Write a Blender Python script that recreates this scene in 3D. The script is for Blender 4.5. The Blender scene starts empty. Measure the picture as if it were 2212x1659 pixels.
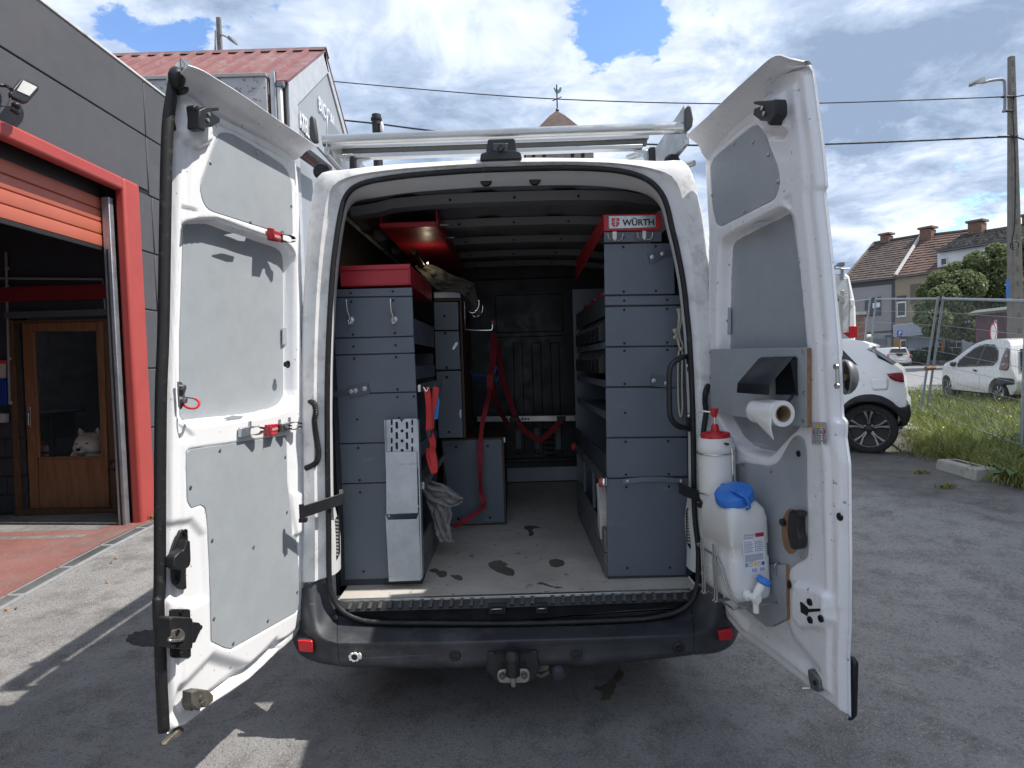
import bpy, bmesh, math, random
import numpy as np
from math import sin, cos, radians, pi, sqrt, atan2
from mathutils import Vector, Matrix
random.seed(7); np.random.seed(7)
SC = bpy.context.scene
COL = SC.collection
# ------------------------------------------------------------------ camera
# pixel units below are those of a 2212 x 1659 view of the photograph
F, CX, CY = 1330.0, 1106.0, 829.5
PITCH, ROLL = radians(2.0), 0.031
CAM = np.array([-.02, -2.72, 1.60])
_f = np.array([0, cos(PITCH), -sin(PITCH)]); _r = np.array([1., 0, 0]); _u = np.cross(_r, _f)
CR = _r*cos(ROLL) - _u*sin(ROLL); CU = _r*sin(ROLL) + _u*cos(ROLL)
cd = bpy.data.cameras.new('camera'); cam = bpy.data.objects.new('camera', cd); COL.objects.link(cam)
cd.sensor_width = 36; cd.lens = 36*F/2212; cd.clip_start = .05; cd.clip_end = 3000
m = Matrix.Identity(4)
for i in range(3):
    m[i][0] = CR[i]; m[i][1] = CU[i]; m[i][2] = -_f[i]; m[i][3] = CAM[i]
cam.matrix_world = m
SC.camera = cam
def ray(a, b): return _f + CR*((a-CX)/F) - CU*((b-CY)/F)
# ------------------------------------------------------------------ light
SUN = np.array([.565, -.075, .825]); SUN = SUN/np.linalg.norm(SUN)
sd = bpy.data.lights.new('sun', 'SUN'); sd.energy = 2.4; sd.angle = radians(.53); sd.color = (1, .95, .88)
so = bpy.data.objects.new('sun', sd); COL.objects.link(so)
so.rotation_euler = Vector(SUN).to_track_quat('Z', 'Y').to_euler()
SC.view_settings.view_transform = 'Standard'; SC.view_settings.look = 'None'
SC.view_settings.exposure = 1.33; SC.view_settings.gamma = 1.0
SC.render.film_transparent = False
try:
    SC.cycles.max_bounces = 8; SC.cycles.diffuse_bounces = 4; SC.cycles.transparent_max_bounces = 16
    SC.cycles.sample_clamp_indirect = 6; SC.cycles.caustics_reflective = False; SC.cycles.caustics_refractive = False
except Exception: pass
W = bpy.data.worlds.new('World'); SC.world = W; W.use_nodes = True
def sky_nodes():
    nt = W.node_tree; N = nt.nodes; L = nt.links; N.clear()
    out = N.new('ShaderNodeOutputWorld'); bg = N.new('ShaderNodeBackground'); bg.inputs[1].default_value = .10
    L.new(bg.outputs[0], out.inputs[0])
    sky = N.new('ShaderNodeTexSky'); sky.sky_type = 'NISHITA'; sky.sun_disc = False
    sky.sun_elevation = math.asin(SUN[2]); sky.sun_rotation = atan2(SUN[0], SUN[1]); sky.altitude = 100; sky.air_density = 1.0; sky.dust_density = .6; sky.ozone_density = 2.0
    tc = N.new('ShaderNodeTexCoord')
    def mth(op, a, b=None, c=None):
        n = N.new('ShaderNodeMath'); n.operation = op
        for i, v in enumerate((a, b, c)):
            if v is None: continue
            if isinstance(v, (int, float)): n.inputs[i].default_value = v
            else: L.new(v, n.inputs[i])
        return n.outputs[0]
    def vm(op, a, b=None):
        n = N.new('ShaderNodeVectorMath'); n.operation = op
        for i, v in enumerate((a, b)):
            if v is None: continue
            if isinstance(v, (tuple, list)): n.inputs[i].default_value = v
            else: L.new(v, n.inputs[i])
        return n
    sep = N.new('ShaderNodeSeparateXYZ'); L.new(tc.outputs['Generated'], sep.inputs[0])
    zz = mth('MAXIMUM', mth('ADD', sep.outputs[2], .22), .05)
    cmb = N.new('ShaderNodeCombineXYZ')
    L.new(mth('DIVIDE', sep.outputs[0], zz), cmb.inputs[0]); L.new(mth('DIVIDE', sep.outputs[1], zz), cmb.inputs[1]); 
    def noise(scale, detail, rough, off, dist=0.0):
        n = N.new('ShaderNodeTexNoise'); n.inputs['Scale'].default_value = scale; n.inputs['Detail'].default_value = detail
        n.inputs['Roughness'].default_value = rough; n.inputs['Distortion'].default_value = dist
        L.new(vm('ADD', cmb.outputs[0], off).outputs[0], n.inputs['Vector']); return n.outputs['Fac']
    big = noise(1.5, 9, .6, (3.1, 7.7, 0), .35); fine = noise(4.5, 8, .62, (11, 2, 5), .5); shade = noise(1.3, 6, .52, (5.3, 1.9, 2), .2)
    wn = N.new('ShaderNodeTexNoise'); wn.inputs['Scale'].default_value = 5.5; wn.inputs['Detail'].default_value = 6; wn.inputs['Roughness'].default_value = .62; L.new(cmb.outputs[0], wn.inputs['Vector'])
    wv_ = vm('MULTIPLY', vm('SUBTRACT', wn.outputs['Color'], (.5, .5, .5)).outputs[0], (.30, .30, .22)).outputs[0]
    gen = vm('ADD', tc.outputs['Generated'], wv_).outputs[0]
    def blob(px, py, rad, amp, stretch=1.0):
        d = ray(px, py); d = d/np.linalg.norm(d)
        v = vm('SUBTRACT', gen, tuple(d))
        v2 = vm('MULTIPLY', v.outputs[0], (1, 1, stretch))
        ln = vm('LENGTH', v2.outputs[0]).outputs['Value']
        g = mth('POWER', 2.718, mth('MULTIPLY', mth('MULTIPLY', ln, ln), -1.0/(rad*rad)))
        return mth('MULTIPLY', g, amp)
    holes = None
    for b in [(310, 50, .050, .8, 1.2), (385, 85, .036, .65, 1), (1325, 0, .062, 1.0, .9), (1345, 70, .042, .8, 1), (585, 15, .02, .4, 1), (2145, 430, .055, .75, 1.7), (2035, 505, .04, .65, 1.5), (1810, 575, .05, .3, 3), (1650, 350, .15, -.5, 1), (1900, 330, .15, -.5, 1)]:
        o = blob(*b); holes = o if holes is None else mth('ADD', holes, o)
    cov = mth('SUBTRACT', mth('ADD', mth('MULTIPLY', mth('SUBTRACT', big, .5), 1.5), mth('MULTIPLY', mth('SUBTRACT', fine, .5), 1.3)), mth('SUBTRACT', holes, .70))
    mr = N.new('ShaderNodeMapRange'); mr.interpolation_type = 'SMOOTHSTEP'; L.new(cov, mr.inputs[0])
    mr.inputs[1].default_value = .10; mr.inputs[2].default_value = .46; mr.inputs[3].default_value = 0; mr.inputs[4].default_value = 1
    dark = None
    for b in [(1750, 190, .28, .46, 1.6), (2080, 210, .20, .34, 2), (950, 285, .13, .26, 2.2), (640, 70, .1, .1, 1), (2000, 40, .2, -.05, 1), (1560, 70, .12, -.22, 1), (1430, 170, .10, -.12, 1), (1900, 370, .14, -.25, 2.2), (1000, 130, .25, -.1, 1), (2180, 540, .09, -.3, 2), (180, 80, .15, -.05, 1), (1820, 270, .10, .1, 3)]:
        o = blob(*b); dark = o if dark is None else mth('ADD', dark, o)
    sh = mth('ADD', mth('ADD', mth('MULTIPLY', mth('SUBTRACT', shade, .5), 1.7), mth('MULTIPLY', mth('SUBTRACT', fine, .5), 1.5)), mth('ADD', dark, .50))
    cr = N.new('ShaderNodeValToRGB'); L.new(sh, cr.inputs[0])
    e = cr.color_ramp.elements; e[0].position = .22; e[0].color = (4.3, 4.6, 5.15, 1); e[1].position = .95; e[1].color = (1.35, 1.8, 2.55, 1)
    k = e.new(.42); k.color = (3.45, 3.85, 4.6, 1); k = e.new(.66); k.color = (2.25, 2.75, 3.6, 1)
    mix = N.new('ShaderNodeMix'); mix.data_type = 'RGBA'
    hs = vm('MULTIPLY', sky.outputs[0], (.85, .95, 1.08))
    L.new(mr.outputs[0], mix.inputs[0]); L.new(hs.outputs[0], mix.inputs[6]); L.new(cr.outputs[0], mix.inputs[7])
    L.new(mix.outputs[2], bg.inputs[0])
sky_nodes()
# ------------------------------------------------------------------ pixel -> point helpers (each thing keeps its own true distance)
def PY(a, b, Y): d = ray(a, b); return CAM + d*((Y-CAM[1])/d[1])
def PX(a, b, X): d = ray(a, b); return CAM + d*((X-CAM[0])/d[0])
def PZ(a, b, Z): d = ray(a, b); return CAM + d*((Z-CAM[2])/d[2])
def PP(a, b, P, Nn): d = ray(a, b); return CAM + d*((np.dot(np.asarray(P)-CAM, Nn))/np.dot(d, Nn))
def sst(t): t = np.clip(t, 0, 1); return t*t*(3-2*t)
def gz(x, y):
    return .14*sst((y-.3)/3)*sst((-x-2)/2) + .32*sst((x-.9)/2.4)*sst((y+.8)/4.5) + .35*sst((y-12)/34) + 0*x
def PG(a, b):
    z = 0.
    for _ in range(30):
        p = PZ(a, b, z); z = .5*z + .5*float(gz(p[0], p[1]))
    return p
# ------------------------------------------------------------------ mesh building
class MB:
    def __init__(s): s.v = []; s.f = []
    def add(s, vs, fs):
        o = len(s.v); s.v.extend([tuple(map(float, p)) for p in vs]); s.f.extend([tuple(i+o for i in f) for f in fs]); return s
    def box(s, x0, x1, y0, y1, z0, z1):
        return s.add([(x0,y0,z0),(x1,y0,z0),(x1,y1,z0),(x0,y1,z0),(x0,y0,z1),(x1,y0,z1),(x1,y1,z1),(x0,y1,z1)],
                     [(0,3,2,1),(4,5,6,7),(0,1,5,4),(1,2,6,5),(2,3,7,6),(3,0,4,7)])
    def obox(s, c, A, B, Cc):   # centre and three half-axis vectors
        c, A, B, Cc = map(np.asarray, (c, A, B, Cc))
        vs = [c+i*A+j*B+k*Cc for k in (-1, 1) for (i, j) in ((-1,-1),(1,-1),(1,1),(-1,1))]
        return s.add(vs, [(0,3,2,1),(4,5,6,7),(0,1,5,4),(1,2,6,5),(2,3,7,6),(3,0,4,7)])
    def prism(s, poly, vec):
        poly = [np.asarray(p, float) for p in poly]; n = len(poly); vec = np.asarray(vec, float)
        vs = poly + [p+vec for p in poly]
        return s.add(vs, [tuple(range(n))[::-1], tuple(range(n, 2*n))] + [(i, (i+1) % n, n+(i+1) % n, n+i) for i in range(n)])
    def loft(s, rows, closed=False, cap=False):
        n = len(rows[0]); vs = [p for r in rows for p in r]; fs = []
        for i in range(len(rows)-1):
            for j in range(n if closed else n-1):
                k = (j+1) % n; fs.append((i*n+j, i*n+k, (i+1)*n+k, (i+1)*n+j))
        if cap: fs.append(tuple(range(n))[::-1]); fs.append(tuple((len(rows)-1)*n+j for j in range(n)))
        return s.add(vs, fs)
    def tube(s, path, r, n=8, closed=False, flat=None):
        P = [np.asarray(p, float) for p in path]; k = len(P)
        rs = r if isinstance(r, (list, tuple, np.ndarray)) else [r]*k
        if len(rs) != k: rs = np.interp(np.linspace(0, 1, k), np.linspace(0, 1, len(rs)), rs)
        T = []
        for i in range(k):
            a = P[(i-1) % k] if (closed or i > 0) else P[i]; b = P[(i+1) % k] if (closed or i < k-1) else P[i]
            t = b-a; T.append(t/(np.linalg.norm(t)+1e-12))
        up = np.array([0, 0, 1.]) if abs(T[0][2]) < .9 else np.array([1., 0, 0])
        rows = []; nrm = np.cross(T[0], up); nrm /= np.linalg.norm(nrm)
        for i in range(k):
            nrm = nrm - T[i]*np.dot(nrm, T[i]); nrm /= (np.linalg.norm(nrm)+1e-12); bn = np.cross(T[i], nrm)
            fx, fy = flat or (1, 1)
            rows.append([P[i] + rs[i]*(cos(2*pi*j/n)*nrm*fx + sin(2*pi*j/n)*bn*fy) for j in range(n)])
        if closed: rows.append(rows[0]); return s.loft(rows, True)
        return s.loft(rows, True, True)
    def cyl(s, a, b, r, n=16, r2=None): return s.tube([a, b], [r, r if r2 is None else r2], n)
    def lathe(s, prof, o, ax=(0,0,1), n=24, cap=True):
        ax = np.asarray(ax, float); ax = ax/np.linalg.norm(ax); o = np.asarray(o, float)
        t = np.array([1., 0, 0]) if abs(ax[0]) < .9 else np.array([0, 1., 0]); e1 = np.cross(ax, t); e1 /= np.linalg.norm(e1); e2 = np.cross(ax, e1)
        rows = [[o+ax*h+max(r, 1e-4)*(cos(2*pi*j/n)*e1+sin(2*pi*j/n)*e2) for j in range(n)] for r, h in prof]
        return s.loft(rows, True, cap)
    def ball(s, c, rad, n=14, R=None):
        rad = (rad,)*3 if isinstance(rad, (int, float)) else rad; c = np.asarray(c, float); rows = []
        for i in range(n//2+1):
            th = pi*i/(n//2); q = []
            for j in range(n):
                p = np.array([rad[0]*sin(th)*cos(2*pi*j/n), rad[1]*sin(th)*sin(2*pi*j/n), rad[2]*cos(th)])
                if R is not None: p = np.asarray(R) @ p
                q.append(c+p)
            rows.append(q)
        return s.loft(rows, True)
    def build(s, name, mat, parent=None, smooth=None, bevel=0, seg=2, solid=0, merge=True, **props):
        me = bpy.data.meshes.new(name); me.from_pydata(s.v, [], s.f); me.update()
        if merge and len(s.f) < 60000:
            bm = bmesh.new(); bm.from_mesh(me); bmesh.ops.remove_doubles(bm, verts=bm.verts, dist=1e-5)
            bmesh.ops.recalc_face_normals(bm, faces=bm.faces); bm.to_mesh(me); bm.free()
        return finish(me, name, mat, parent, smooth, bevel, seg, solid, props)
def finish(me, name, mat, parent=None, smooth=None, bevel=0, seg=2, solid=0, props={}):
    if smooth is not None:
        me.polygons.foreach_set('use_smooth', [True]*len(me.polygons))
        if smooth < 170: me.set_sharp_from_angle(angle=radians(smooth))
    o = bpy.data.objects.new(name, me); COL.objects.link(o)
    if mat is not None: me.materials.append(mat)
    if solid:
        md = o.modifiers.new('solid', 'SOLIDIFY'); md.thickness = solid; md.offset = 0
    if bevel:
        md = o.modifiers.new('bevel', 'BEVEL'); md.width = bevel; md.segments = seg; md.limit_method = 'ANGLE'; md.angle_limit = radians(35)
        if smooth is None:
            me.polygons.foreach_set('use_smooth', [True]*len(me.polygons)); me.set_sharp_from_angle(angle=radians(30)); md.harden_normals = False
    if parent is not None: attach(o, parent)
    for k, v in props.items(): o[k] = v
    return o
def attach(o, parent):
    o.parent = parent
    if parent.parent is None and parent.type == 'EMPTY': o.matrix_parent_inverse = parent.matrix_basis.inverted()
def T(name, label, cat, loc=(0,0,0), group=None):
    o = bpy.data.objects.new(name, None); COL.objects.link(o); o.location = tuple(map(float, loc)); o.empty_display_size = .1
    o['label'] = label; o['category'] = cat
    if group: o['group'] = group
    return o
def tag(o, label, cat, group=None):
    o['label'] = label; o['category'] = cat
    if group: o['group'] = group
    return o
def dup(root, loc=None, rotz=None, label=None, group=None):
    r = root.copy(); COL.objects.link(r)
    if loc is not None: r.location = tuple(map(float, loc))
    if rotz is not None: r.rotation_euler = (0, 0, rotz)
    if label: r['label'] = label
    if group: r['group'] = group
    for ch in list(root.children):
        mi = ch.matrix_parent_inverse.copy(); c = ch.copy(); COL.objects.link(c); c.parent = r; c.matrix_parent_inverse = mi
        for g in list(ch.children):
            d = g.copy(); COL.objects.link(d); d.parent = c
    return r
def clone(o, offset):  # one more mesh object sharing data, moved by offset
    c = o.copy(); COL.objects.link(c); c.location = Vector(o.location)+Vector(tuple(map(float, offset))); return c
def arc(c, r, a0, a1, n=6): return [(c[0]+r*cos(radians(a0+(a1-a0)*i/n)), c[1]+r*sin(radians(a0+(a1-a0)*i/n))) for i in range(n+1)]
def spline(P, n=6, closed=False):   # Catmull-Rom through points
    P = [np.asarray(p, float) for p in P]; k = len(P); out = []
    for i in range(k if closed else k-1):
        p0 = P[(i-1) % k] if (closed or i > 0) else P[i]; p1 = P[i]; p2 = P[(i+1) % k]; p3 = P[(i+2) % k] if (closed or i < k-2) else p2
        for j in range(n):
            t = j/n; out.append(.5*((2*p1)+(-p0+p2)*t+(2*p0-5*p1+4*p2-p3)*t*t+(-p0+3*p1-3*p2+p3)*t**3))
    if not closed: out.append(P[-1])
    return out
def rpoly(P, r, n=5):   # polygon with rounded corners (2D)
    P = [np.asarray(p, float) for p in P]; k = len(P); out = []
    for i in range(k):
        a, b, c = P[i-1], P[i], P[(i+1) % k]
        u1 = a-b; u2 = c-b; l1 = np.linalg.norm(u1); l2 = np.linalg.norm(u2); rr = r[i] if isinstance(r, (list, tuple)) else r
        d = min(rr, l1*.45, l2*.45)
        if d <= 1e-9: out.append(b); continue
        s0 = b+u1/l1*d; s1 = b+u2/l2*d
        for j in range(n+1):
            t = j/n; out.append((1-t)**2*s0+2*t*(1-t)*b+t*t*s1)
    return out
def poly_sd(poly, X, Y):   # signed distance (inside negative)
    P = np.asarray(poly, float); d = np.full(X.shape, 1e9); ins = np.zeros(X.shape, bool); n = len(P)
    for i in range(n):
        a = P[i]; b = P[(i+1) % n]; e = b-a; wx = X-a[0]; wy = Y-a[1]; L2 = max(e@e, 1e-12)
        t = np.clip((wx*e[0]+wy*e[1])/L2, 0, 1); d = np.minimum(d, (wx-e[0]*t)**2+(wy-e[1]*t)**2)
        c = ((a[1] > Y) != (b[1] > Y)) & (X < (b[0]-a[0])*(Y-a[1])/((b[1]-a[1]) if abs(b[1]-a[1]) > 1e-12 else 1e-12)+a[0])
        ins ^= c
    return np.where(ins, -1, 1)*np.sqrt(d)
def clipgrid(poly, h, fn, holes=()):
    """mesh of a polygon as a fine grid whose rim is snapped to the outline; fn(A,B)->(n,3) points. Returns verts, faces."""
    P = np.asarray(poly, float); lo = P.min(0)-h; hi = P.max(0)+h
    na = int((hi[0]-lo[0])/h)+2; nb = int((hi[1]-lo[1])/h)+2
    A, B = np.meshgrid(lo[0]+h*np.arange(na), lo[1]+h*np.arange(nb), indexing='ij')
    def SD(X, Y):
        s = poly_sd(poly, X, Y)
        for q in holes: s = np.maximum(s, -poly_sd(q, X, Y))
        return s
    cs = SD(A[:-1, :-1]+h/2, B[:-1, :-1]+h/2) < 0
    idx = np.arange(na*nb).reshape(na, nb)
    q = np.stack([idx[:-1, :-1], idx[1:, :-1], idx[1:, 1:], idx[:-1, 1:]], -1)[cs]
    cnt = np.zeros((na, nb), int)
    for di in (0, 1):
        for dj in (0, 1): cnt[di:na-1+di, dj:nb-1+dj] += cs
    rim = (cnt > 0) & (cnt < 4)
    ra, rb = A[rim], B[rim]; best = np.full(ra.shape, 1e9); na_, nb_ = ra.copy(), rb.copy()
    for pl in [poly]+list(holes):
        Q = np.asarray(pl, float)
        for i in range(len(Q)):
            a = Q[i]; b = Q[(i+1) % len(Q)]; e = b-a; L2 = max(e@e, 1e-12)
            t = np.clip(((ra-a[0])*e[0]+(rb-a[1])*e[1])/L2, 0, 1); xx = a[0]+e[0]*t; yy = a[1]+e[1]*t
            d = (xx-ra)**2+(yy-rb)**2; m_ = d < best; best = np.where(m_, d, best); na_ = np.where(m_, xx, na_); nb_ = np.where(m_, yy, nb_)
    A[rim] = na_; B[rim] = nb_
    used = np.unique(q); mp = -np.ones(na*nb, int); mp[used] = np.arange(len(used))
    V = fn(A.ravel()[used], B.ravel()[used])
    return np.asarray(V), mp[q]
def grid_obj(V, Fq, name, mat, parent=None, smooth=180, **kw):
    me = bpy.data.meshes.new(name); nv = len(V); nf = len(Fq)
    me.vertices.add(nv); me.vertices.foreach_set('co', np.asarray(V, np.float32).ravel())
    k = Fq.shape[1]; me.loops.add(nf*k); me.loops.foreach_set('vertex_index', Fq.astype(np.int32).ravel())
    me.polygons.add(nf); me.polygons.foreach_set('loop_start', np.arange(nf, dtype=np.int32)*k)
    me.update(calc_edges=True); me.validate()
    return finish(me, name, mat, parent, smooth, **kw)
# ------------------------------------------------------------------ materials
def srgb(r, g, b): return tuple(((c/255)/12.92 if c/255 <= .04045 else ((c/255+.055)/1.055)**2.4) for c in (r, g, b))
MATS = {}
def M(name, col, rough=.5, metal=0.0, var=.12, scale=6.0, bump=0.0, bscale=120.0, dirt=None, dscale=3.0, dlo=.55, dhi=.75, coat=0.0, trans=0.0, emit=None, spec=.5, stretch=None, fleck=None, rvar=.12, alpha=1.0, streak=None, ior=1.45):
    if name in MATS: return MATS[name]
    mt = bpy.data.materials.new(name); mt.use_nodes = True; nt = mt.node_tree; N = nt.nodes; L = nt.links
    bs = N['Principled BSDF']; tc = N.new('ShaderNodeTexCoord'); co = tc.outputs['Object']
    if stretch:
        mp = N.new('ShaderNodeMapping'); mp.inputs['Scale'].default_value = stretch; L.new(co, mp.inputs[0]); cs = mp.outputs[0]
    else: cs = co
    def nz(sc, det=5, r=.6, vec=None):
        n = N.new('ShaderNodeTexNoise'); n.inputs['Scale'].default_value = sc; n.inputs['Detail'].default_value = det; n.inputs['Roughness'].default_value = r
        L.new(vec or cs, n.inputs['Vector']); return n.outputs['Fac']
    def mixc(fac, a, b):
        x = N.new('ShaderNodeMix'); x.data_type = 'RGBA'
        if isinstance(fac, float): x.inputs[0].default_value = fac
        else: L.new(fac, x.inputs[0])
        for i, c in ((6, a), (7, b)):
            if isinstance(c, tuple): x.inputs[i].default_value = (*c[:3], 1)
            else: L.new(c, x.inputs[i])
        return x.outputs[2]
    def rng(v, a, b, c=0., d=1.):
        r = N.new('ShaderNodeMapRange'); L.new(v, r.inputs[0]); r.inputs[1].default_value = a; r.inputs[2].default_value = b; r.inputs[3].default_value = c; r.inputs[4].default_value = d; return r.outputs[0]
    n1 = nz(scale)
    lo = tuple(max(0, c*(1-var)) for c in col); hi = tuple(min(1, c*(1+var)) for c in col)
    c = mixc(rng(n1, .3, .7), lo, hi)
    if dirt:
        for k, dd in enumerate(dirt if isinstance(dirt, list) else [dirt]):
            c = mixc(rng(nz(dscale*(1+1.7*k), 8, .68), dlo, dhi, 0, dd[3] if len(dd) > 3 else 1.0), c, dd[:3])
    if streak:
        mp = N.new('ShaderNodeMapping'); mp.inputs['Scale'].default_value = streak[1]; L.new(co, mp.inputs[0])
        c = mixc(rng(nz(1.0, 4, .6, mp.outputs[0]), streak[2], streak[3], 0, streak[4]), c, streak[0])
    if fleck:
        vo = N.new('ShaderNodeTexNoise'); vo.inputs['Scale'].default_value = fleck[1]; vo.inputs['Detail'].default_value = 2; L.new(co, vo.inputs['Vector'])
        c = mixc(rng(vo.outputs['Fac'], fleck[2], fleck[3], 0, fleck[4]), c, fleck[0])
    L.new(c, bs.inputs['Base Color'])
    L.new(rng(nz(scale*1.7), .3, .7, max(.02, rough-rvar), min(1, rough+rvar)), bs.inputs['Roughness'])
    bs.inputs['Metallic'].default_value = metal; bs.inputs['Specular IOR Level'].default_value = spec
    bs.inputs['Coat Weight'].default_value = coat; bs.inputs['Transmission Weight'].default_value = trans; bs.inputs['IOR'].default_value = ior
    if coat: bs.inputs['Coat Roughness'].default_value = .08
    if emit: bs.inputs['Emission Color'].default_value = (*emit[:3], 1); bs.inputs['Emission Strength'].default_value = emit[3]
    if bump:
        bp = N.new('ShaderNodeBump'); bp.inputs['Strength'].default_value = min(1, bump); bp.inputs['Distance'].default_value = .004 if bump <= 1 else .004*bump
        L.new(nz(bscale, 6, .6), bp.inputs['Height']); L.new(bp.outputs[0], bs.inputs['Normal'])
    if alpha < 1: bs.inputs['Alpha'].default_value = alpha
    MATS[name] = mt; return mt
def glass_mat(name, tint=(.03, .035, .04), refl=.12, see=.5):
    if name in MATS: return MATS[name]
    mt = bpy.data.materials.new(name); mt.use_nodes = True; nt = mt.node_tree; N = nt.nodes; L = nt.links; N.clear()
    out = N.new('ShaderNodeOutputMaterial'); tr = N.new('ShaderNodeBsdfTransparent'); tr.inputs[0].default_value = (see, see*1.02, see*1.03, 1)
    gl = N.new('ShaderNodeBsdfGlossy'); gl.inputs['Roughness'].default_value = .03
    fr = N.new('ShaderNodeFresnel'); fr.inputs[0].default_value = 1.5; mx = N.new('ShaderNodeMixShader')
    L.new(fr.outputs[0], mx.inputs[0]); L.new(tr.outputs[0], mx.inputs[1]); L.new(gl.outputs[0], mx.inputs[2]); L.new(mx.outputs[0], out.inputs[0])
    MATS[name] = mt; return mt
WHITE = M('white_van_paint', (.81, .82, .84), .28, var=.02, scale=3, coat=.35, dirt=[(.42, .40, .36, .35), (.30, .28, .25, .25)], dscale=2.2, dlo=.58, dhi=.85, fleck=((.16, .14, .12), 48, .70, .75, .7), rvar=.06)
WHITE_CAR = M('white_car_paint', (.85, .85, .84), .22, var=.01, coat=.6, rvar=.03)
WHITE_DIRTY = M('white_dirty_paint', (.74, .745, .75), .4, var=.05, dirt=[(.30, .28, .22, .6), (.14, .15, .07, .5)], dscale=5, dlo=.52, dhi=.75, rvar=.1)
BOARD = M('grey_coated_plywood', (.325, .355, .385), .48, var=.05, scale=14, fleck=((.52, .54, .55), 420, .56, .68, .35), dirt=[(.50, .50, .48, .35)], dscale=2.0, dlo=.5, dhi=.8, bump=.05, bscale=500)
CAB = M('blue_grey_cabinet_steel', (.100, .122, .150), .42, var=.08, scale=3, dirt=[(.16, .18, .20, .30)], dscale=4, dlo=.60, dhi=.85, streak=((.20, .22, .24), (3, 30, 14), .66, .72, .35), rvar=.08)
CABD = M('dark_cabinet_steel', (.045, .055, .066), .5, var=.1, scale=4)
BLACK = M('black_plastic', (.016, .017, .019), .45, var=.2, scale=8, dirt=[(.07, .068, .065, .5)], dscale=4, dlo=.5, dhi=.8)
BUMP = M('bumper_plastic', (.042, .045, .053), .48, var=.15, scale=6, dirt=[(.17, .165, .16, .75), (.012, .012, .013, .7)], dscale=3.2, dlo=.50, dhi=.78, bump=.12, bscale=350, streak=((.15, .145, .14), (1.2, 8, 26), .62, .72, .5))
RUBBER = M('black_rubber', (.012, .012, .013), .55, var=.2, scale=12, fleck=((.06, .06, .06), 40, .62, .7, .5))
DARK = M('dark_void', (.010, .010, .012), .8, var=.2)
RED = M('red_powder_coat', (.42, .022, .035), .42, var=.07, scale=4, bump=.05, bscale=300)
GALV = M('galvanised_steel', (.42, .46, .50), .42, .75, var=.14, scale=9, dirt=[(.26, .28, .30, .5)], dscale=7, dlo=.5, dhi=.75, streak=((.10, .10, .10), (6, 6, 40), .66, .74, .5))
ALU = M('aluminium', (.42, .43, .43), .33, .85, var=.08, scale=5, dirt=[(.40, .38, .33, .5)], dscale=6, dlo=.52, dhi=.78, streak=((.45, .45, .44), (2, 40, 40), .5, .7, .4))
STEEL = M('steel', (.45, .45, .44), .32, .9, var=.15, scale=10)
CHROME = M('bright_steel', (.75, .75, .75), .16, 1.0, var=.05)
GRIME = M('grimy_metal', (.12, .11, .095), .6, .4, var=.35, scale=30, dirt=[(.30, .26, .20, .6)], dscale=18)
FLOORM = M('worn_floor_ply', (.50, .465, .42), .5, var=.13, scale=3, dirt=[(.62, .58, .52, .6), (.30, .22, .16, .4)], dscale=2.6, dlo=.48, dhi=.74, streak=((.50, .48, .45), (40, 5, 1), .62, .70, .5), fleck=((.10, .09, .08), 24, .64, .72, .75), bump=.05)
EDGEWOOD = M('plywood_edge', (.26, .15, .075), .7, var=.25, scale=40)
RACKIN = M('van_inner_primer', (.18, .19, .21), .5, var=.05, dirt=[(.2, .2, .2, .3)], dscale=4)
WALLIN = M('van_dark_lining', (.018, .020, .024), .6, var=.1)
DGLASS = M('dark_glass', (.012, .014, .016), .06, var=.0, spec=.8, rvar=.01)
REDLENS = M('red_lens', (.50, .012, .02), .15, var=.08, scale=60, coat=.5, rvar=.03)
WHITEP = M('white_plastic', (.74, .74, .72), .4, var=.03)
LIGHTG = M('light_grey_metal', (.42, .44, .46), .5, var=.04)
# ================================================================== ground setting
ASPH = M('worn_asphalt', (.262, .257, .252), .85, var=.16, scale=2.3, dirt=[(.165, .162, .163, .8), (.33, .32, .31, .6), (.06, .06, .062, .6)], dscale=1.1, dlo=.48, dhi=.68, fleck=((.42, .40, .38), 130, .57, .66, .8), bump=4.0, bscale=90, streak=((.10, .099, .10), (48, 48, 48), .53, .66, .6), rvar=.08)
def add_dark_tarmac(mt):
    nt = mt.node_tree; N = nt.nodes; L = nt.links; b = N['Principled BSDF']; src = b.inputs['Base Color'].links[0].from_socket; tc = N.new('ShaderNodeTexCoord')
    d = N.new('ShaderNodeVectorMath'); d.operation = 'DISTANCE'; mp = N.new('ShaderNodeMapping'); mp.inputs['Scale'].default_value = (1, .8, 0); L.new(tc.outputs['Object'], mp.inputs[0]); L.new(mp.outputs[0], d.inputs[0]); d.inputs[1].default_value = (5.0, 4.6, 0)
    out = None
    for sc_, am in ((.7, 2.2), (3.0, 1.2), (11, .8)):
        n = N.new('ShaderNodeTexNoise'); n.inputs['Scale'].default_value = sc_; n.inputs['Detail'].default_value = 5; L.new(tc.outputs['Object'], n.inputs['Vector']); a = N.new('ShaderNodeMath'); a.operation = 'MULTIPLY_ADD'; L.new(n.outputs['Fac'], a.inputs[0]); a.inputs[1].default_value = am; L.new(out or d.outputs['Value'], a.inputs[2]); out = a.outputs[0]
    r = N.new('ShaderNodeMapRange'); L.new(out, r.inputs[0]); r.inputs[1].default_value = 5.3; r.inputs[2].default_value = 4.2; r.inputs[3].default_value = 0; r.inputs[4].default_value = .85
    x = N.new('ShaderNodeMix'); x.data_type = 'RGBA'; x.blend_type = 'MULTIPLY'; L.new(r.outputs[0], x.inputs[0]); L.new(src, x.inputs[6]); x.inputs[7].default_value = (.36, .34, .34, 1); L.new(x.outputs[2], b.inputs['Base Color'])
add_dark_tarmac(ASPH)
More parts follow.
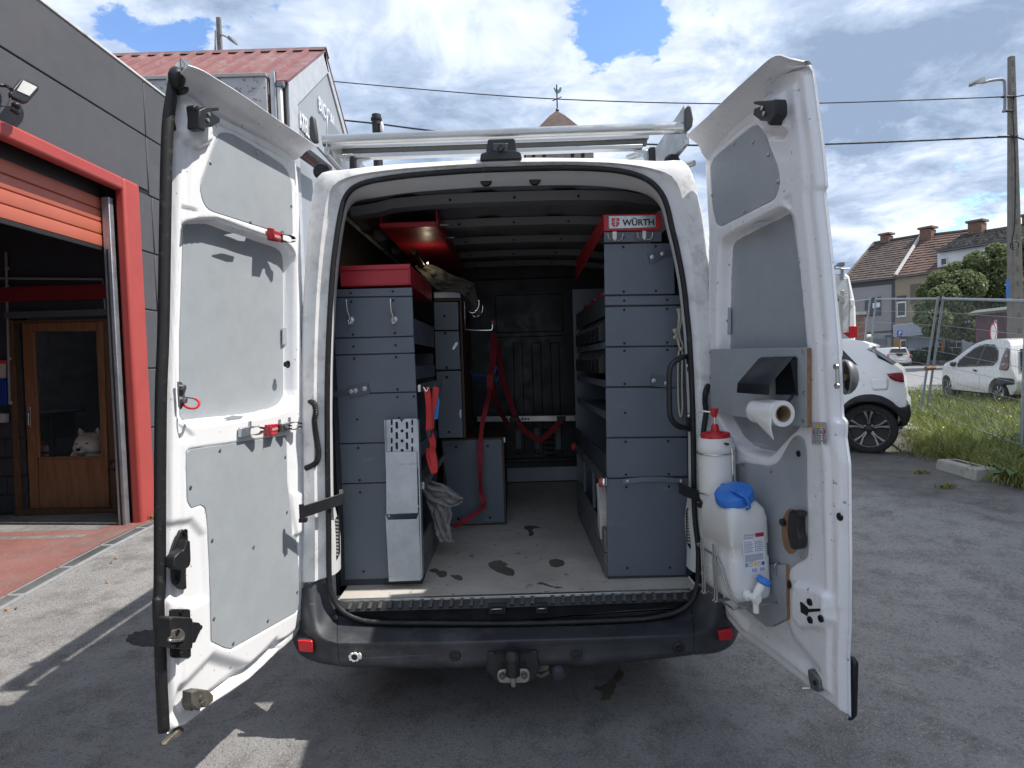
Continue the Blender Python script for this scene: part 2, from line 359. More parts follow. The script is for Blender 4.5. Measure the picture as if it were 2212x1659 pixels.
def sheet(x0, x1, y0, y1, nx, ny, fz, name, mat, fx=None, **kw):
    xs = np.linspace(x0, x1, nx) if fx is None else fx; ys = np.linspace(y0, y1, ny)
    X, Y = np.meshgrid(xs, ys, indexing='ij'); V = np.stack([X, Y, fz(X, Y)], -1).reshape(-1, 3); nx = len(xs)
    I = np.arange(nx*ny).reshape(nx, ny); q = np.stack([I[:-1, :-1], I[1:, :-1], I[1:, 1:], I[:-1, 1:]], -1).reshape(-1, 4)
    return grid_obj(V, q, name, mat, smooth=180, props=kw)
gx = np.concatenate([[-900, -300, -100, -40, -20], np.linspace(-12, 16, 85), [24, 40, 100, 300, 900]])
gy = np.concatenate([[-300, -80, -30, -12], np.linspace(-7, 14, 71), np.linspace(15, 60, 24), [100, 250, 600, 1200]])
X, Y = np.meshgrid(gx, gy, indexing='ij'); V = np.stack([X, Y, gz(X, Y)], -1).reshape(-1, 3); I = np.arange(X.size).reshape(X.shape)
grid_obj(V, np.stack([I[:-1, :-1], I[1:, :-1], I[1:, 1:], I[:-1, 1:]], -1).reshape(-1, 4), 'ground', ASPH, props={'kind': 'structure'})
# ================================================================== delivery van
van = T('delivery_van', 'white panel van seen from behind with both rear doors swung wide open', 'van', (0, 0, 0))
SEAL = [(711,1246),(710,1136),(708,1042),(707,846),(712,690),(719,582),(726,522),(732,482),(741,440),(754,415),(777,399),(817,388.5),(896,378),(1015,369),(1095,365.5),(1214,363),(1293,365),(1352,372),(1396,387),(1424,411),(1440,443),(1452,494),(1464,544),(1476,609),(1484,680),(1490,747),(1497,912),(1500,1097),(1508.5,1184),(1508,1240)]
SEALB = [(1505,1270),(1494,1297),(1466,1320),(1404,1335),(1310,1341),(1122,1346.5),(933,1346),(815,1344),(768,1335),(735,1315),(718,1287)]
OUT = [(654,1252),(655,1136),(655,1000),(654,850),(655,700),(660,600),(668,500),(674,440),(681,398),(691,379),(710,371),(737,370.5),(856,359),(1035,349),(1130,345),(1293,346.5),(1404,351),(1440,350),(1462,347.5),(1478,352),(1493,372),(1503,410),(1515,460),(1527,540),(1536,640),(1541,760),(1543,912),(1544,1097),(1546,1180),(1546,1240)]
def resample(P, n):
    P = np.array(P, float); d = np.r_[0, np.cumsum(np.linalg.norm(np.diff(P, axis=0), axis=1))]; t = np.linspace(0, d[-1], n)
    return np.stack([np.interp(t, d, P[:, i]) for i in range(P.shape[1])], 1)
def cumfrac(P): P = np.array(P, float); d = np.r_[0, np.cumsum(np.linalg.norm(np.diff(P, axis=0), axis=1))]; return d/d[-1]
NR = 140
sS = np.array([PY(a, b, 0.) for a, b in resample(spline(SEAL, 5), NR)])
_O = spline(OUT, 5)
def match(src, dst, n):   # points of dst that face those of src: matched by angle round the opening's centre with a ray march
    return resample(dst, n)
sO = np.array([PY(a, b, .03) for a, b in resample(_O, NR)])
def rowlerp(A, B, t, y): R = A*(1-t)+B*t; R[:, 1] = y; return R
tang = np.gradient(sS, axis=0); nin = np.stack([tang[:, 2], 0*tang[:, 0], -tang[:, 0]], 1); nin /= np.linalg.norm(nin, axis=1)[:, None]
topn = np.clip(-nin[:, 2], 0, 1)**2; side = np.abs(nin[:, 0])
low = sst((1.05-sS[:, 2])/.25)*side
def inset(d0, dt, dlow, y): R = sS + nin*(d0+dt*topn+dlow*low)[:, None]; R[:, 1] = y; return R
_ce = sO.mean(0)
grow = sO.copy(); grow[:, 0] *= 1.012; grow[:, 2] += .012*np.clip((sO[:, 2]-2.2)/.25, 0, 1); grow[:, 1] = .10
mb = MB(); mb.loft([list(r) for r in (rowlerp(sS, sO, 0, .03), rowlerp(sS, sO, .06, -.004), rowlerp(sS, sO, .34, -.014), rowlerp(sS, sO, .42, -.030), rowlerp(sS, sO, .80, -.018), rowlerp(sS, sO, .94, -.004), sO, grow)])
frame = mb.build('rear_frame', WHITE_DIRTY, van, smooth=40)
side2 = grow.copy(); side2[:, 1] = 3.2; side3 = grow.copy(); side3[:, 1] = 4.0; side3[:, 2] = np.where(side3[:, 2] > 1.45, 1.45+(side3[:, 2]-1.45)*.75, side3[:, 2]); side4 = side3.copy(); side4[:, 1] = 4.75; side4[:, 2] = np.minimum(side4[:, 2], 1.25); side4[:, 0] *= .9
MB().loft([list(grow), list(side2), list(side3), list(side4)]).build('body_shell', WHITE, van, smooth=40)
MB().box(-.9, .9, 4.62, 4.72, .45, 1.2).build('bonnet', WHITE, van)
# seal, inner flange, door header
mb = MB(); full = list(np.array([PY(a, b, -.008) for a, b in spline(SEAL+SEALB, 5, True)])); mb.tube(full, .0125, 8, True, flat=(1.1, 1.0)); mb.build('door_seal', RUBBER, van, smooth=180)
mb = MB(); mb.loft([list(inset(.004, 0, 0, .012)), list(inset(.010, .004, .006, .03)), list(inset(.004, .026, .018, .07)), list(inset(-.004, .040, .026, .09)), list(inset(-.012, .054, .034, .11)), list(inset(-.034, .06, .034, .15)), list(inset(-.06, .05, .0, .17))]); mb.build('inner_frame', M('frame_paint', (.60, .615, .63), .4, var=.03, dirt=[(.3, .29, .26, .35)], dscale=6), van, smooth=35)
# two dark holes in the upper corners of the frame
for pts in ([(880,366),(864,372)],):
    pass
def van_strip(name, rows, mat, smooth=50, n=4):
    R = []
    for row in rows: R.append([PY(*p) for p in spline(row, n)])
    return MB().loft(R).build(name, mat, van, smooth=smooth)
# ---------------- load floor and sill
FZ = .55
mb = MB(); mb.box(-.84, .79, .035, 2.62, FZ-.03, FZ); mb.build('cargo_floor', FLOORM, van, bevel=.002)
edge0, edge1 = PY(733, 1300, .03), PY(1492, 1277, .03)
mb = MB(); mb.obox((edge0+edge1)/2+np.array([0, .0, .001]), (edge1-edge0)/2, (0, .012, 0), (0, 0, .009)); mb.build('floor_edge_strip', ALU, van, bevel=.002)
van_strip('sill_step', [[(725,1296,.03),(1100,1287,.03),(1498,1275,.03)], [(727,1303,.012),(1100,1294,.012),(1497,1281,.012)], [(735,1322,-.012),(1100,1312,-.012),(1490,1298,-.012)], [(740,1327,.004),(1100,1317,.004),(1486,1304,.004)], [(742,1334,.012),(900,1342,.012),(1110,1342,.012),(1330,1336,.012),(1484,1312,.012)], [(742,1345,.02),(900,1352,.02),(1110,1353,.02),(1330,1347,.02),(1484,1325,.02)]], BLACK)
pad = None; TREAD = M('tread_rubber', (.035, .035, .036), .6, var=.25, scale=30, dirt=[(.15, .145, .14, .7)], dscale=20, dlo=.45, dhi=.7)
for i in range(34):
    t = i/33; a0 = 752+t*(1476-752); v0 = 1303.5-t*21.5
    if 1050 < a0 < 1092 or 1152 < a0 < 1184: continue
    p = PY(a0+3, v0+9, -.002)
    if pad is None:
        mb = MB(); c = p; mb.prism([c+np.array(q) for q in ((-.010,-.012,-.005),(.007,-.012,-.005),(.011,.010,.014),(-.005,.010,.014))], (0, -.002, .006)); pad = mb.build('tread_pad', TREAD, van, bevel=.0015); p0 = p
    else: clone(pad, p-p0)
STR = M('striker_dark', (.02, .02, .022), .45, .3, var=.3)
for (a, b, w_) in ((1074, 1313, 19), (1170, 1312, 14)):
    c = PY(a, b, -.012); s_ = w_*2.7/1330
    mb = MB(); mb.box(c[0]-s_, c[0]+s_, c[1]-.014, c[1]+.012, c[2]-.024, c[2]+.02); o = mb.build('latch_keeper', STR, van, bevel=.004)
    mb = MB(); mb.box(c[0]-s_*.72, c[0]+s_*.72, c[1]-.0165, c[1]-.010, c[2]-.016, c[2]+.012); mb.build('latch_slot', DARK, o)
    mb = MB(); mb.tube([c+np.array([-s_*.7, -.018, -.002]), c+np.array([-s_*.5, -.024, .004]), c+np.array([s_*.5, -.024, .004]), c+np.array([s_*.7, -.018, -.002])], .003, 6); mb.build('striker_wire', STEEL, o, smooth=180)
# ---------------- bumper
ROWS = [
 ([(704,1243,.01),(708,1265,.01),(716,1300,.01),(730,1330,.015)], [(768,1340,.016),(815,1349,.016),(933,1351,.016),(1122,1351,.016),(1310,1346,.016),(1404,1340,.016),(1466,1325,.016)], [(1492,1308,.015),(1504,1275,.01),(1509,1240,.01),(1512,1222,.01)]),
 ([(690,1252,0),(693,1280,-.01),(702,1318,-.015),(728,1352,-.02)], [(900,1358,-.022),(1110,1356,-.024),(1330,1350,-.022)], [(1496,1336,-.02),(1515,1305,-.015),(1523,1262,-.01),(1526,1230,0)]),
 ([(668,1262,-.02),(674,1310,-.06),(690,1362,-.10),(728,1384,-.125)], [(900,1384,-.132),(1110,1379,-.135),(1330,1373,-.132)], [(1500,1366,-.125),(1535,1345,-.10),(1550,1295,-.06),(1552,1240,-.02)]),
 ([(654,1270,.0),(660,1330,-.05),(684,1374,-.115),(728,1391,-.14)], [(900,1391,-.147),(1110,1386,-.15),(1330,1380,-.147)], [(1500,1373,-.14),(1541,1357,-.115),(1563,1310,-.05),(1566,1245,0)]),
 ([(640,1290,.06),(648,1350,.0),(678,1392,-.10),(730,1402,-.135)], [(900,1402,-.142),(1110,1397,-.145),(1330,1391,-.142)], [(1500,1384,-.135),(1550,1375,-.10),(1578,1335,0),(1584,1270,.06)]),
 ([(636,1330,.08),(644,1382,.0),(678,1410,-.10),(731,1417,-.132)], [(900,1419,-.139),(1110,1414,-.142),(1330,1408,-.139)], [(1499,1398,-.132),(1550,1391,-.10),(1585,1365,0),(1592,1310,.08)]),
 ([(632,1380,.10),(645,1409,.02),(680,1428,-.08),(733,1437,-.12)], [(900,1441,-.127),(1110,1439,-.13),(1330,1431,-.127)], [(1498,1413,-.12),(1550,1408,-.08),(1583,1390,.02),(1596,1360,.1)]),
 ([(636,1384,.16),(650,1411,.10),(682,1430,.05),(735,1440,.0)], [(900,1444,0),(1110,1441,0),(1330,1433,.0)], [(1496,1415,0),(1548,1409,.05),(1578,1391,.10),(1590,1362,.16)])]
bparts = []
for k, nm in enumerate(('bumper_corner', 'bumper_middle', 'bumper_corner')):
    R = []
    for row in ROWS:
        seg = row[k] if k != 1 else [row[0][-1]]+row[1]+[row[2][0]]
        q = np.array([PY(*p) for p in seg])
        q = resample(np.array(spline(list(q), 6)), 60 if k == 1 else 24)
        if k == 1: q[0][0] += .002; q[-1][0] -= .002
        R.append(list(q))
    Rz = np.array(R); Rs = []
    for j in range(Rz.shape[1]): Rs.append(spline(list(Rz[:, j]), 3))
    Rs = np.array(Rs).transpose(1, 0, 2)
    bparts.append(MB().loft([list(r) for r in Rs]).build(nm, BUMP, van, smooth=50))
def plate_px(mb, pts, Y, th, off=0):   # flat plate facing the camera side, traced on plane y=Y, thickness th towards -y
    mb.prism([PY(a, b, Y) for a, b in pts], (0, -th, 0)); return mb
for k, (pts, Y) in enumerate(((rpoly([(646,1378),(678,1380),(681,1405),(649,1403)], 4), -.095), (rpoly([(1548,1359),(1578,1354),(1580,1376),(1550,1380)], 4), -.095))):
    plate_px(MB(), pts, Y, .022).build('reflector', REDLENS, bparts[0 if k == 0 else 2], bevel=.003)
    o = np.array(pts); ctr = o.mean(0); plate_px(MB(), list(ctr+(o-ctr)*1.16), Y+.004, .014).build('reflector_surround', BLACK, bparts[0 if k == 0 else 2], bevel=.002)
for (a, b) in ((983, 1414.5), (1245, 1410), (1466, 1400)):
    c = PY(a, b, -.137); MB().lathe([(.026, 0), (.026, .006), (.022, .009), (.014, .0085), (.013, .003), (.009, .003), (.009, .009), (.002, .0095)], c, (0, -1, 0), 22).build('parking_sensor', BLACK, bparts[1], smooth=40)
c = PY(767, 1417, -.135); mb = MB(); mb.lathe([(.012, 0), (.012, .012), (.001, .013)], c, (0, -1, 0), 12); mb.build('sensor_core', BLACK, bparts[1], smooth=40)
mb = MB()
for i in range(16):
    a0 = radians(i*360/16); a1 = radians((i+1)*360/16); r0 = .014; r1 = .021+(.010 if i in (1, 15, 0) else .004*(i % 2))
    mb.prism([c+np.array([cos(a0)*r0, -.004, sin(a0)*r0]), c+np.array([cos(a0)*r1, -.004, sin(a0)*r1*.8]), c+np.array([cos(a1)*r1, -.004, sin(a1)*r1*.8]), c+np.array([cos(a1)*r0, -.004, sin(a1)*r0])], (0, -.010, 0))
mb.build('torn_sensor_rim', WHITEP, bparts[1])
for (a, b) in ((700, 1255), (726, 1333), (1500, 1330), (1518, 1228)):
    MB().lathe([(.012, 0), (.012, .01), (.006, .012), (.005, .008), (.001, .008)], PY(a, b, -.01), (0, -1, .25), 14).build('bumper_screw', BLACK, van, smooth=40)
# ---------------- tow bar
hp = rpoly([(1054,1407),(1161,1404),(1162,1430),(1168,1440),(1148,1469),(1070,1470),(1050,1440),(1053,1430)], 6)
hitch = plate_px(MB(), hp, -.15, .012).build('tow_bracket', BLACK, van, bevel=.004)
plate_px(MB(), rpoly([(1064,1407),(1152,1405),(1148,1412),(1068,1414)], 3), -.1625, .001).build('bracket_slot', DARK, hitch)
fl = rpoly([(1074,1444),(1144,1442),(1144,1472),(1075,1473)], 13)
plate_px(MB(), fl, -.165, .014).build('tow_flange', M('weathered_steel', (.33, .33, .31), .5, .6, var=.2, scale=40), hitch, bevel=.004)
for a, b in ((1085.5, 1459), (1132.5, 1458)):
    mb = MB(); mb.lathe([(.016, 0), (.016, .004), (.012, .005), (.012, .016), (.002, .017)], PY(a, b, -.179), (0, -1, 0), 6); mb.build('flange_bolt', GRIME, hitch)
for a, b in ((1085, 1434), (1132.5, 1433)):
    MB().lathe([(.0085, 0), (.0085, .002), (.001, .002)], PY(a, b, -.162), (0, -1, 0), 14).build('bracket_hole', DARK, hitch)
c = PY(1108, 1452, -.215)
MB().lathe([(.030, -.012), (.029, .03), (.029, .05), (.033, .053), (.032, .075), (.022, .088), (.020, .094), (.002, .096)], c, (0, 0, 1), 20).build('ball_cover', BLACK, hitch, smooth=40)
mb = MB(); mb.tube([PY(1109, 1453, -.20), PY(1109, 1468, -.205), PY(1109, 1482, -.20)], [.016, .013, .009], 10); mb.build('ball_neck', M('weathered_steel', (.3, .3, .3)), hitch, smooth=50)
c = PY(1206, 1451, -.13); mb = MB(); mb.lathe([(.022, -.03), (.030, -.02), (.031, .01), (.024, .026), (.002, .030)], c, (.1, -1, -.25), 18); sk = mb.build('trailer_socket', M('dusty_plastic', (.045, .048, .055), .6), van, smooth=50)
mb = MB(); mb.obox(PY(1168, 1441, -.11), (.035, 0, .004), (0, .006, 0), (.004, 0, .018)); mb.tube([PY(1150, 1452, -.08), PY(1170, 1460, -.09), PY(1188, 1450, -.10)], .011, 8); mb.build('socket_bracket', GRIME, sk, bevel=.002)
MB().box(-.86, .82, .02, 4.4, .26, .5).build('underbody', DARK, van)
for x in (-.86, .82):
    for y in (.95, 3.9):
        MB().lathe([(.20, -.1), (.31, -.1), (.335, -.07), (.335, .07), (.31, .1), (.20, .1), (.19, .06), (.02, .05)], (x, y, .335), (1 if x > 0 else -1, 0, 0), 32).build('wheel', RUBBER, van, smooth=40)
# ---------------- interior lining
MB().box(-.90, -.88, .22, 2.66, .5, 2.44).build('side_lining', WALLIN, van); MB().box(.84, .86, .22, 2.66, .5, 2.44).build('side_lining', WALLIN, van)
BK = M('bulkhead_dark', (.006, .008, .012), .45, var=.1, bump=.1, bscale=250)
bulk = MB().box(-.9, .86, 2.62, 2.66, .5, 2.45).build('bulkhead', BK, van)
for i, (a0, a1, b0, b1, nm, mt) in enumerate([(1096,1248,1006,1041,'bulkhead_kick_plate',M('kick_plate', (.36, .385, .41), .5)),(1090,1270,985,1000,'bulkhead_rail',BK),(1072,1215,634,720,'bulkhead_panel',BK),(1030,1240,600,604,'bulkhead_beam',BK),(1115,1128,740,980,'bulkhead_rib',BK),(1155,1168,740,980,'bulkhead_rib',BK),(1195,1207,740,980,'bulkhead_rib',BK),(1062,1218,724,730,'bulkhead_beam',BK),(1000,1240,540,560,'bulkhead_beam',M('bulkhead_beam', (.03,.034,.04),.5))]):
    p0 = PY(a0, b1, 2.62); p1 = PY(a1, b0, 2.62); MB().box(p0[0], p1[0], 2.60-.006*(i % 2), 2.621, p0[2], p1[2]).build(nm, mt, bulk, bevel=.006)
for i in range(7):
    p = PY(1190, 928+i*11, 2.62); MB().obox(p, (.045, 0, 0), (0, .012, .004), (0, -.002, .005)).build('vent_slat', BK, bulk)
for x_ in (1117, 1157, 1203):
    p0, p1 = PY(x_, 970, 2.6), PY(x_+7, 935, 2.6); MB().box(p0[0]-.01, p1[0]+.006, 2.585, 2.6, p0[2], p1[2]+.05).build('bulkhead_foot', M('grey_foot', (.16, .175, .19), .5), bulk, bevel=.004)
# roof: outer skin is the shell; inside a skin with ribs
RZ = 2.452
mb = MB(); xs = np.linspace(-.86, .83, 60); ys = [.2, 2.62]
def arch(x): return -.05*np.abs(x/.85)**3
rows = []
for y in (.2, .8, 1.4, 2.0, 2.62): rows.append([(x, y, RZ+.012*(1 if (int((x+1)*7.5) % 3) == 0 else 0)+arch(x)) for x in xs])
mb.loft(rows); mb.build('roof_skin', RACKIN, van, smooth=35)
for k, yb in enumerate((.44, .98, 1.50, 2.02, 2.5)):
    rows = []
    for (dy, dz) in ((-.075, .005), (-.045, -.035), (.045, -.035), (.075, .005)):
        rows.append([(x, yb+dy, RZ-.01+dz+arch(x)-(0.01 if abs(x) > .62 else 0)) for x in np.linspace(-.80, .78, 24)])
    MB().loft(rows).build('roof_rib', RACKIN, van, smooth=30)
    if k < 3:
        for x in np.linspace(-.55, .55, 6)+.03*k:
            MB().box(x-.03, x+.03, yb+.078, yb+.13, RZ-.02, RZ+.0125+arch(x)).build('rib_bracket', RACKIN, van, bevel=.008)
    for x in (-.3, .02, .34):
        MB().lathe([(.007, 0), (.007, .001), (.001, .001)], (x, yb-.062, RZ-.0315+arch(x)), (0, -.75, -.66), 10).build('rib_hole', DARK, van)
for a in (1000, 1.0):
    pass
for (y, a0, a1) in ((1.12, 1015, 1200), (1.63, 1035, 1245)):
    p0 = PY(a0, 494 if y < 1.3 else 526, y); p1 = PY(a1, 492 if y < 1.3 else 524, y); MB().box(p0[0], p1[0], y-.02, y+.02, p0[2]+.012, p0[2]+.024).build('roof_rail', ALU, van, bevel=.002)
for a, b in ((1050, 391), (1155, 388.5)):
    c = PY(a, b, .095); mb = MB(); mb.box(c[0]-.052, c[0]+.052, c[1]-.016, c[1]+.01, c[2]-.006, c[2]+.008); o = mb.build('upper_striker', BLACK, van, bevel=.005)
    mb = MB(); mb.prism([c+np.array(q) for q in ((-.026,-.03,.012),(.026,-.03,.012),(.026,-.03,-.012),(.012,-.03,-.026),(-.012,-.03,-.026),(-.026,-.03,-.012))], (0, .03, 0)); mb.build('striker_body', BLACK, o, bevel=.003)
# vents in the inner frame, tail lights, conduits, door arms, grab handle
for (pts, nm) in (([(720,1130),(731,1110),(734,1125),(735,1195),(727,1212),(722,1195)], 0), ([(1481,1104),(1488,1092),(1494,1102),(1496,1170),(1490,1186),(1483,1172)], 1)):
    Y_ = .045
    o = plate_px(MB(), rpoly(pts, 4), Y_+.012, .008).build('air_vent', BLACK, van, bevel=.002)
    q = np.array(pts); x0, x1 = q[:, 0].min()+3, q[:, 0].max()-3
    for i in range(11):
        v = q[:, 1].min()+14+i*(q[:, 1].ptp()-28)/10 if hasattr(q, 'ptp') else q[:, 1].min()+14+i*(np.ptp(q[:, 1])-28)/10
        MB().prism([PY(a, b, Y_+.003) for a, b in ((x0+1, v-2.3), (x1-1, v-1.3), (x1-1, v+2.0), (x0+1, v+1.0))], (0, -.003, 0)).build('vent_slat', M('vent_slat', (.5, .48, .44), .5), o)
for sx, pts in ((-1, [(659,930),(678,915),(680,1222),(660,1228)]), (1, [(1540,915),(1553,930),(1553,1215),(1541,1210)])):
    o = plate_px(MB(), rpoly(pts, 5), .02, .03).build('tail_light', BLACK, van, bevel=.006)
    q = np.array(pts, float); q[0, 1] += 170; q[1, 1] += 170; plate_px(MB(), [q[0]+(2, 0), (q[0]+q[1])/2, (q[2]+q[3])/2-(0, 8), q[3]+(2, -8)], -.011, .004).build('tail_light_lens', REDLENS, o)
def conduit(pts, r, name='cable_conduit'):
    P = spline(pts, 12); rr = [r*(1.12 if i % 2 else .9) for i in range(len(P))]; MB().tube(P, rr, 10).build(name, RUBBER, van, smooth=60)
conduit([PY(666,866,.0), PY(678,872,-.04), PY(682,890,-.045), PY(679,910,-.04), PY(683,945,-.03), PY(688,978,-.03), PY(682,1000,-.03), PY(660,1012,-.02)], .012)
conduit([PY(1529,832,-.02), PY(1524,850,-.05), PY(1523,868,-.05), PY(1525,892,-.05), PY(1520,930,-.05), PY(1518,965,-.04)], .012)
for (p, q, yy) in (((654,1106,-.13), (744,1076,.03), 1), ((1466,1054,.03), (1514,1074,-.14), -1)):
    A_, B_ = PY(*p), PY(*q); d = B_-A_; L_ = np.linalg.norm(d); d /= L_
    mb = MB(); mb.obox((A_+B_)/2, d*L_/2, np.array([0, .004, 0]), np.array([0, 0, .026])); o = mb.build('door_check_arm', BLACK, van, bevel=.003)
    E_ = A_ if yy > 0 else B_; mb = MB(); mb.cyl(E_+np.array([0, -.012, -.035]), E_+np.array([0, -.012, .035]), .011, 12); mb.box(E_[0]-.014, E_[0]+.016, E_[1]-.014, E_[1]+.012, E_[2]-.042, E_[2]-.026); mb.build('arm_pivot', STR, o, smooth=40)
    E_ = B_ if yy > 0 else A_; mb = MB(); mb.cyl(E_+np.array([-.012*yy, .0, .02]), E_+np.array([-.012*yy, .0, .04]), .009, 12); mb.build('arm_bolt', STEEL, o, smooth=40)
mb = MB(); mb.tube(spline([PY(1487,770,.03), PY(1470,773,-.02), PY(1452,787,-.035), PY(1446,806,-.04), PY(1446,850,-.04), PY(1447,893,-.04), PY(1455,912,-.035), PY(1470,922,-.02), PY(1492,926,.03)], 6), .0125, 10); gh = mb.build('grab_handle', BLACK, van, smooth=180)
for a, b in ((1485, 790), (1488, 898)): MB().lathe([(.007, 0), (.007, .006), (.001, .007)], PY(a, b, .012), (-.3, -1, 0), 6).build('handle_bolt', STEEL, gh)
for b0, b1 in ((764, 803), (893, 932)): plate_px(MB(), rpoly([(1481,b0),(1489,b0),(1492,b1),(1484,b1)], 3), .03, .012).build('handle_foot', BLACK, gh, bevel=.002)
# high level camera pod on the roof edge
c0 = PY(1083, 352, -.02); w_ = 44*2.72/1330
pod = MB().prism([PY(a, b, .06) for a, b in rpoly([(1039,362),(1041,348),(1056,343),(1110,341),(1124,345),(1127,359)], 3)], (0, -.10, 0)).build('camera_pod', BLACK, van, bevel=.006)
MB().prism([PY(a, b, .03) for a, b in rpoly([(1050,344),(1055,311),(1112,309),(1117,341)], 4)], (0, -.06, 0)).build('camera_housing', BLACK, pod, bevel=.006)
MB().prism([PY(a, b, -.03) for a, b in rpoly([(1064,329),(1064,311.5),(1097,310.5),(1096,331)], 4)], (0, -.014, 0)).build('camera_face', M('camera_face', (.05, .055, .06), .3), pod, bevel=.004)
MB().lathe([(.016, 0), (.016, .006), (.011, .008), (.010, .003), (.001, .003)], PY(1082, 320, -.043), (0, -1, 0), 20).build('camera_lens', DGLASS, pod, smooth=40)
# ---------------- roof rack (bolted on top, a thing of its own)
rack = T('roof_rack', 'aluminium roof rack with a rear roller tube on top of the van', 'roof rack', (0, .2, 2.6))
A_, B_ = PY(698, 304, .16), PY(1476, 276, .16); MB().tube([A_, B_], .0265, 20).build('roller_tube', ALU, rack, smooth=40)
for (y, va, vb) in ((.42, (712, 323), (1400, 300)), ):
    A_, B_ = PY(*va, y), PY(*vb, y); d = (B_-A_)/2; cc = (A_+B_)/2
    mb = MB(); mb.obox(cc+np.array([0, 0, .006]), d, (0, .022, 0), (0, 0, .011)); mb.build('cross_bar', ALU, rack, bevel=.003)
    mb = MB(); mb.obox(cc+np.array([0, .004, -.018]), d*.99, (0, .014, 0), (0, 0, .014)); mb.build('bar_slot', M('bar_slot_grey', (.14, .135, .125), .6), rack)
    mb = MB(); mb.obox(cc+np.array([0, 0, -.042]), d*.96, (0, .022, 0), (0, 0, .011)); mb.build('cross_bar', ALU, rack, bevel=.003)
for y in (1.4, 2.4):
    mb = MB(); mb.box(-.80, .76, y-.02, y+.02, 2.63, 2.67); mb.build('cross_bar', ALU, rack, bevel=.003)
for sx, ex in ((-1, A_[0]-.02), (1, B_[0]+.02)):
    x_ = (-.835 if sx < 0 else .815)
    mb = MB(); mb.box(x_-.012, x_+.012, .14, 2.9, 2.575, 2.615); mb.build('side_rail', ALU, rack, bevel=.003)
    pr = [(x_, .13, 2.60), (x_, 2.9, 2.60), (x_, 2.9, 2.76), (x_, .16, 2.76)]
    mb = MB(); mb.prism([np.array(p)+np.array([-.003, 0, 0]) for p in pr], (.006, 0, 0)); mb.build('side_plate', ALU, rack, bevel=.001)
    q = [(672,262),(676,254),(683,258),(688,290),(690,311),(680,312),(673,303)] if sx < 0 else [(1476,240),(1482,233),(1489,234),(1494,262),(1492,278),(1484,286),(1476,284)]
    mb = MB(); mb.prism([PY(a, b, .15) for a, b in q], (0, -.03, 0)); mb.build('end_cap', M('end_cap_grey', (.05, .05, .052), .5), rack, bevel=.006)
    mb = MB(); mb.prism([PY(a, b, .42) for a, b in (((758,341),(770,341),(770,372),(758,372)) if sx < 0 else ((1400,322),(1413,321),(1414,354),(1401,354)))], (0, -.03, 0)); mb.build('rack_foot', BLACK, rack, bevel=.003)
    bp = ([(771,346),(800,341),(801,348),(785,352),(779,362),(786,375),(776,372),(770,362)] if sx < 0 else [(1398,326),(1368,325),(1370,332),(1386,336),(1392,347),(1384,360),(1394,357),(1399,347)])
    mb = MB(); mb.prism([PY(a, b, .43) for a, b in bp], (0, -.02, 0)); mb.build('foot_bracket', ALU, rack, bevel=.003)
    c = PY(694 if sx < 0 else 1452, 370 if sx < 0 else 350, .3); mb = MB(); mb.lathe([(.03, -.02), (.04, 0), (.03, .02)], c, (0, 1, 0), 20); mb.build('rubber_stop', RUBBER, rack, smooth=40)
mb = MB(); c = PY(1500, 352, .6); mb.tube([c+np.array([-.1, .12, .0]), c], .016, 12); mb.build('ladder_clamp_tube', ALU, rack, smooth=40)
mb = MB(); mb.tube([PY(1356, 341, 1.0), PY(1400, 327, .9)], .018, 8); mb.build('rack_brace', ALU, rack, smooth=40)
# ================================================================== rear doors
class Door:
    def __init__(s, O, A, lean, sgn):
        s.O = np.array(O, float); s.A = np.array([A[0], A[1], 0.]); s.A /= np.linalg.norm(s.A)
        z = np.array([lean, 0, 1.]); z -= s.A*np.dot(z, s.A); s.Z = z/np.linalg.norm(z); n = np.cross(s.A, s.Z); s.N = n if n[0]*sgn > 0 else -n
    def P(s, a, b, w=0.): return PP(a, b, s.O+s.N*w, s.N)
    def az(s, pts, w=0.):
        out = []
        for a, b in pts: p = s.P(a, b, w)-s.O; out.append((np.dot(p, s.A), np.dot(p, s.Z)))
        return np.array(out)
    def W(s, a, z, w): a = np.asarray(a)[..., None]; z = np.asarray(z)[..., None]; w = np.asarray(w)[..., None]; return s.O+a*s.A+z*s.Z+w*s.N
    def plate(s, mb, pts, w, th): mb.prism([s.P(a, b, w+th) for a, b in pts], -s.N*th); return mb
DL = Door((-.955, -.02, 1.48), (-.167, -.73), .045, 1)
DR = Door((.848, -.02, 1.48), (.147, -.73), -.030, -1)
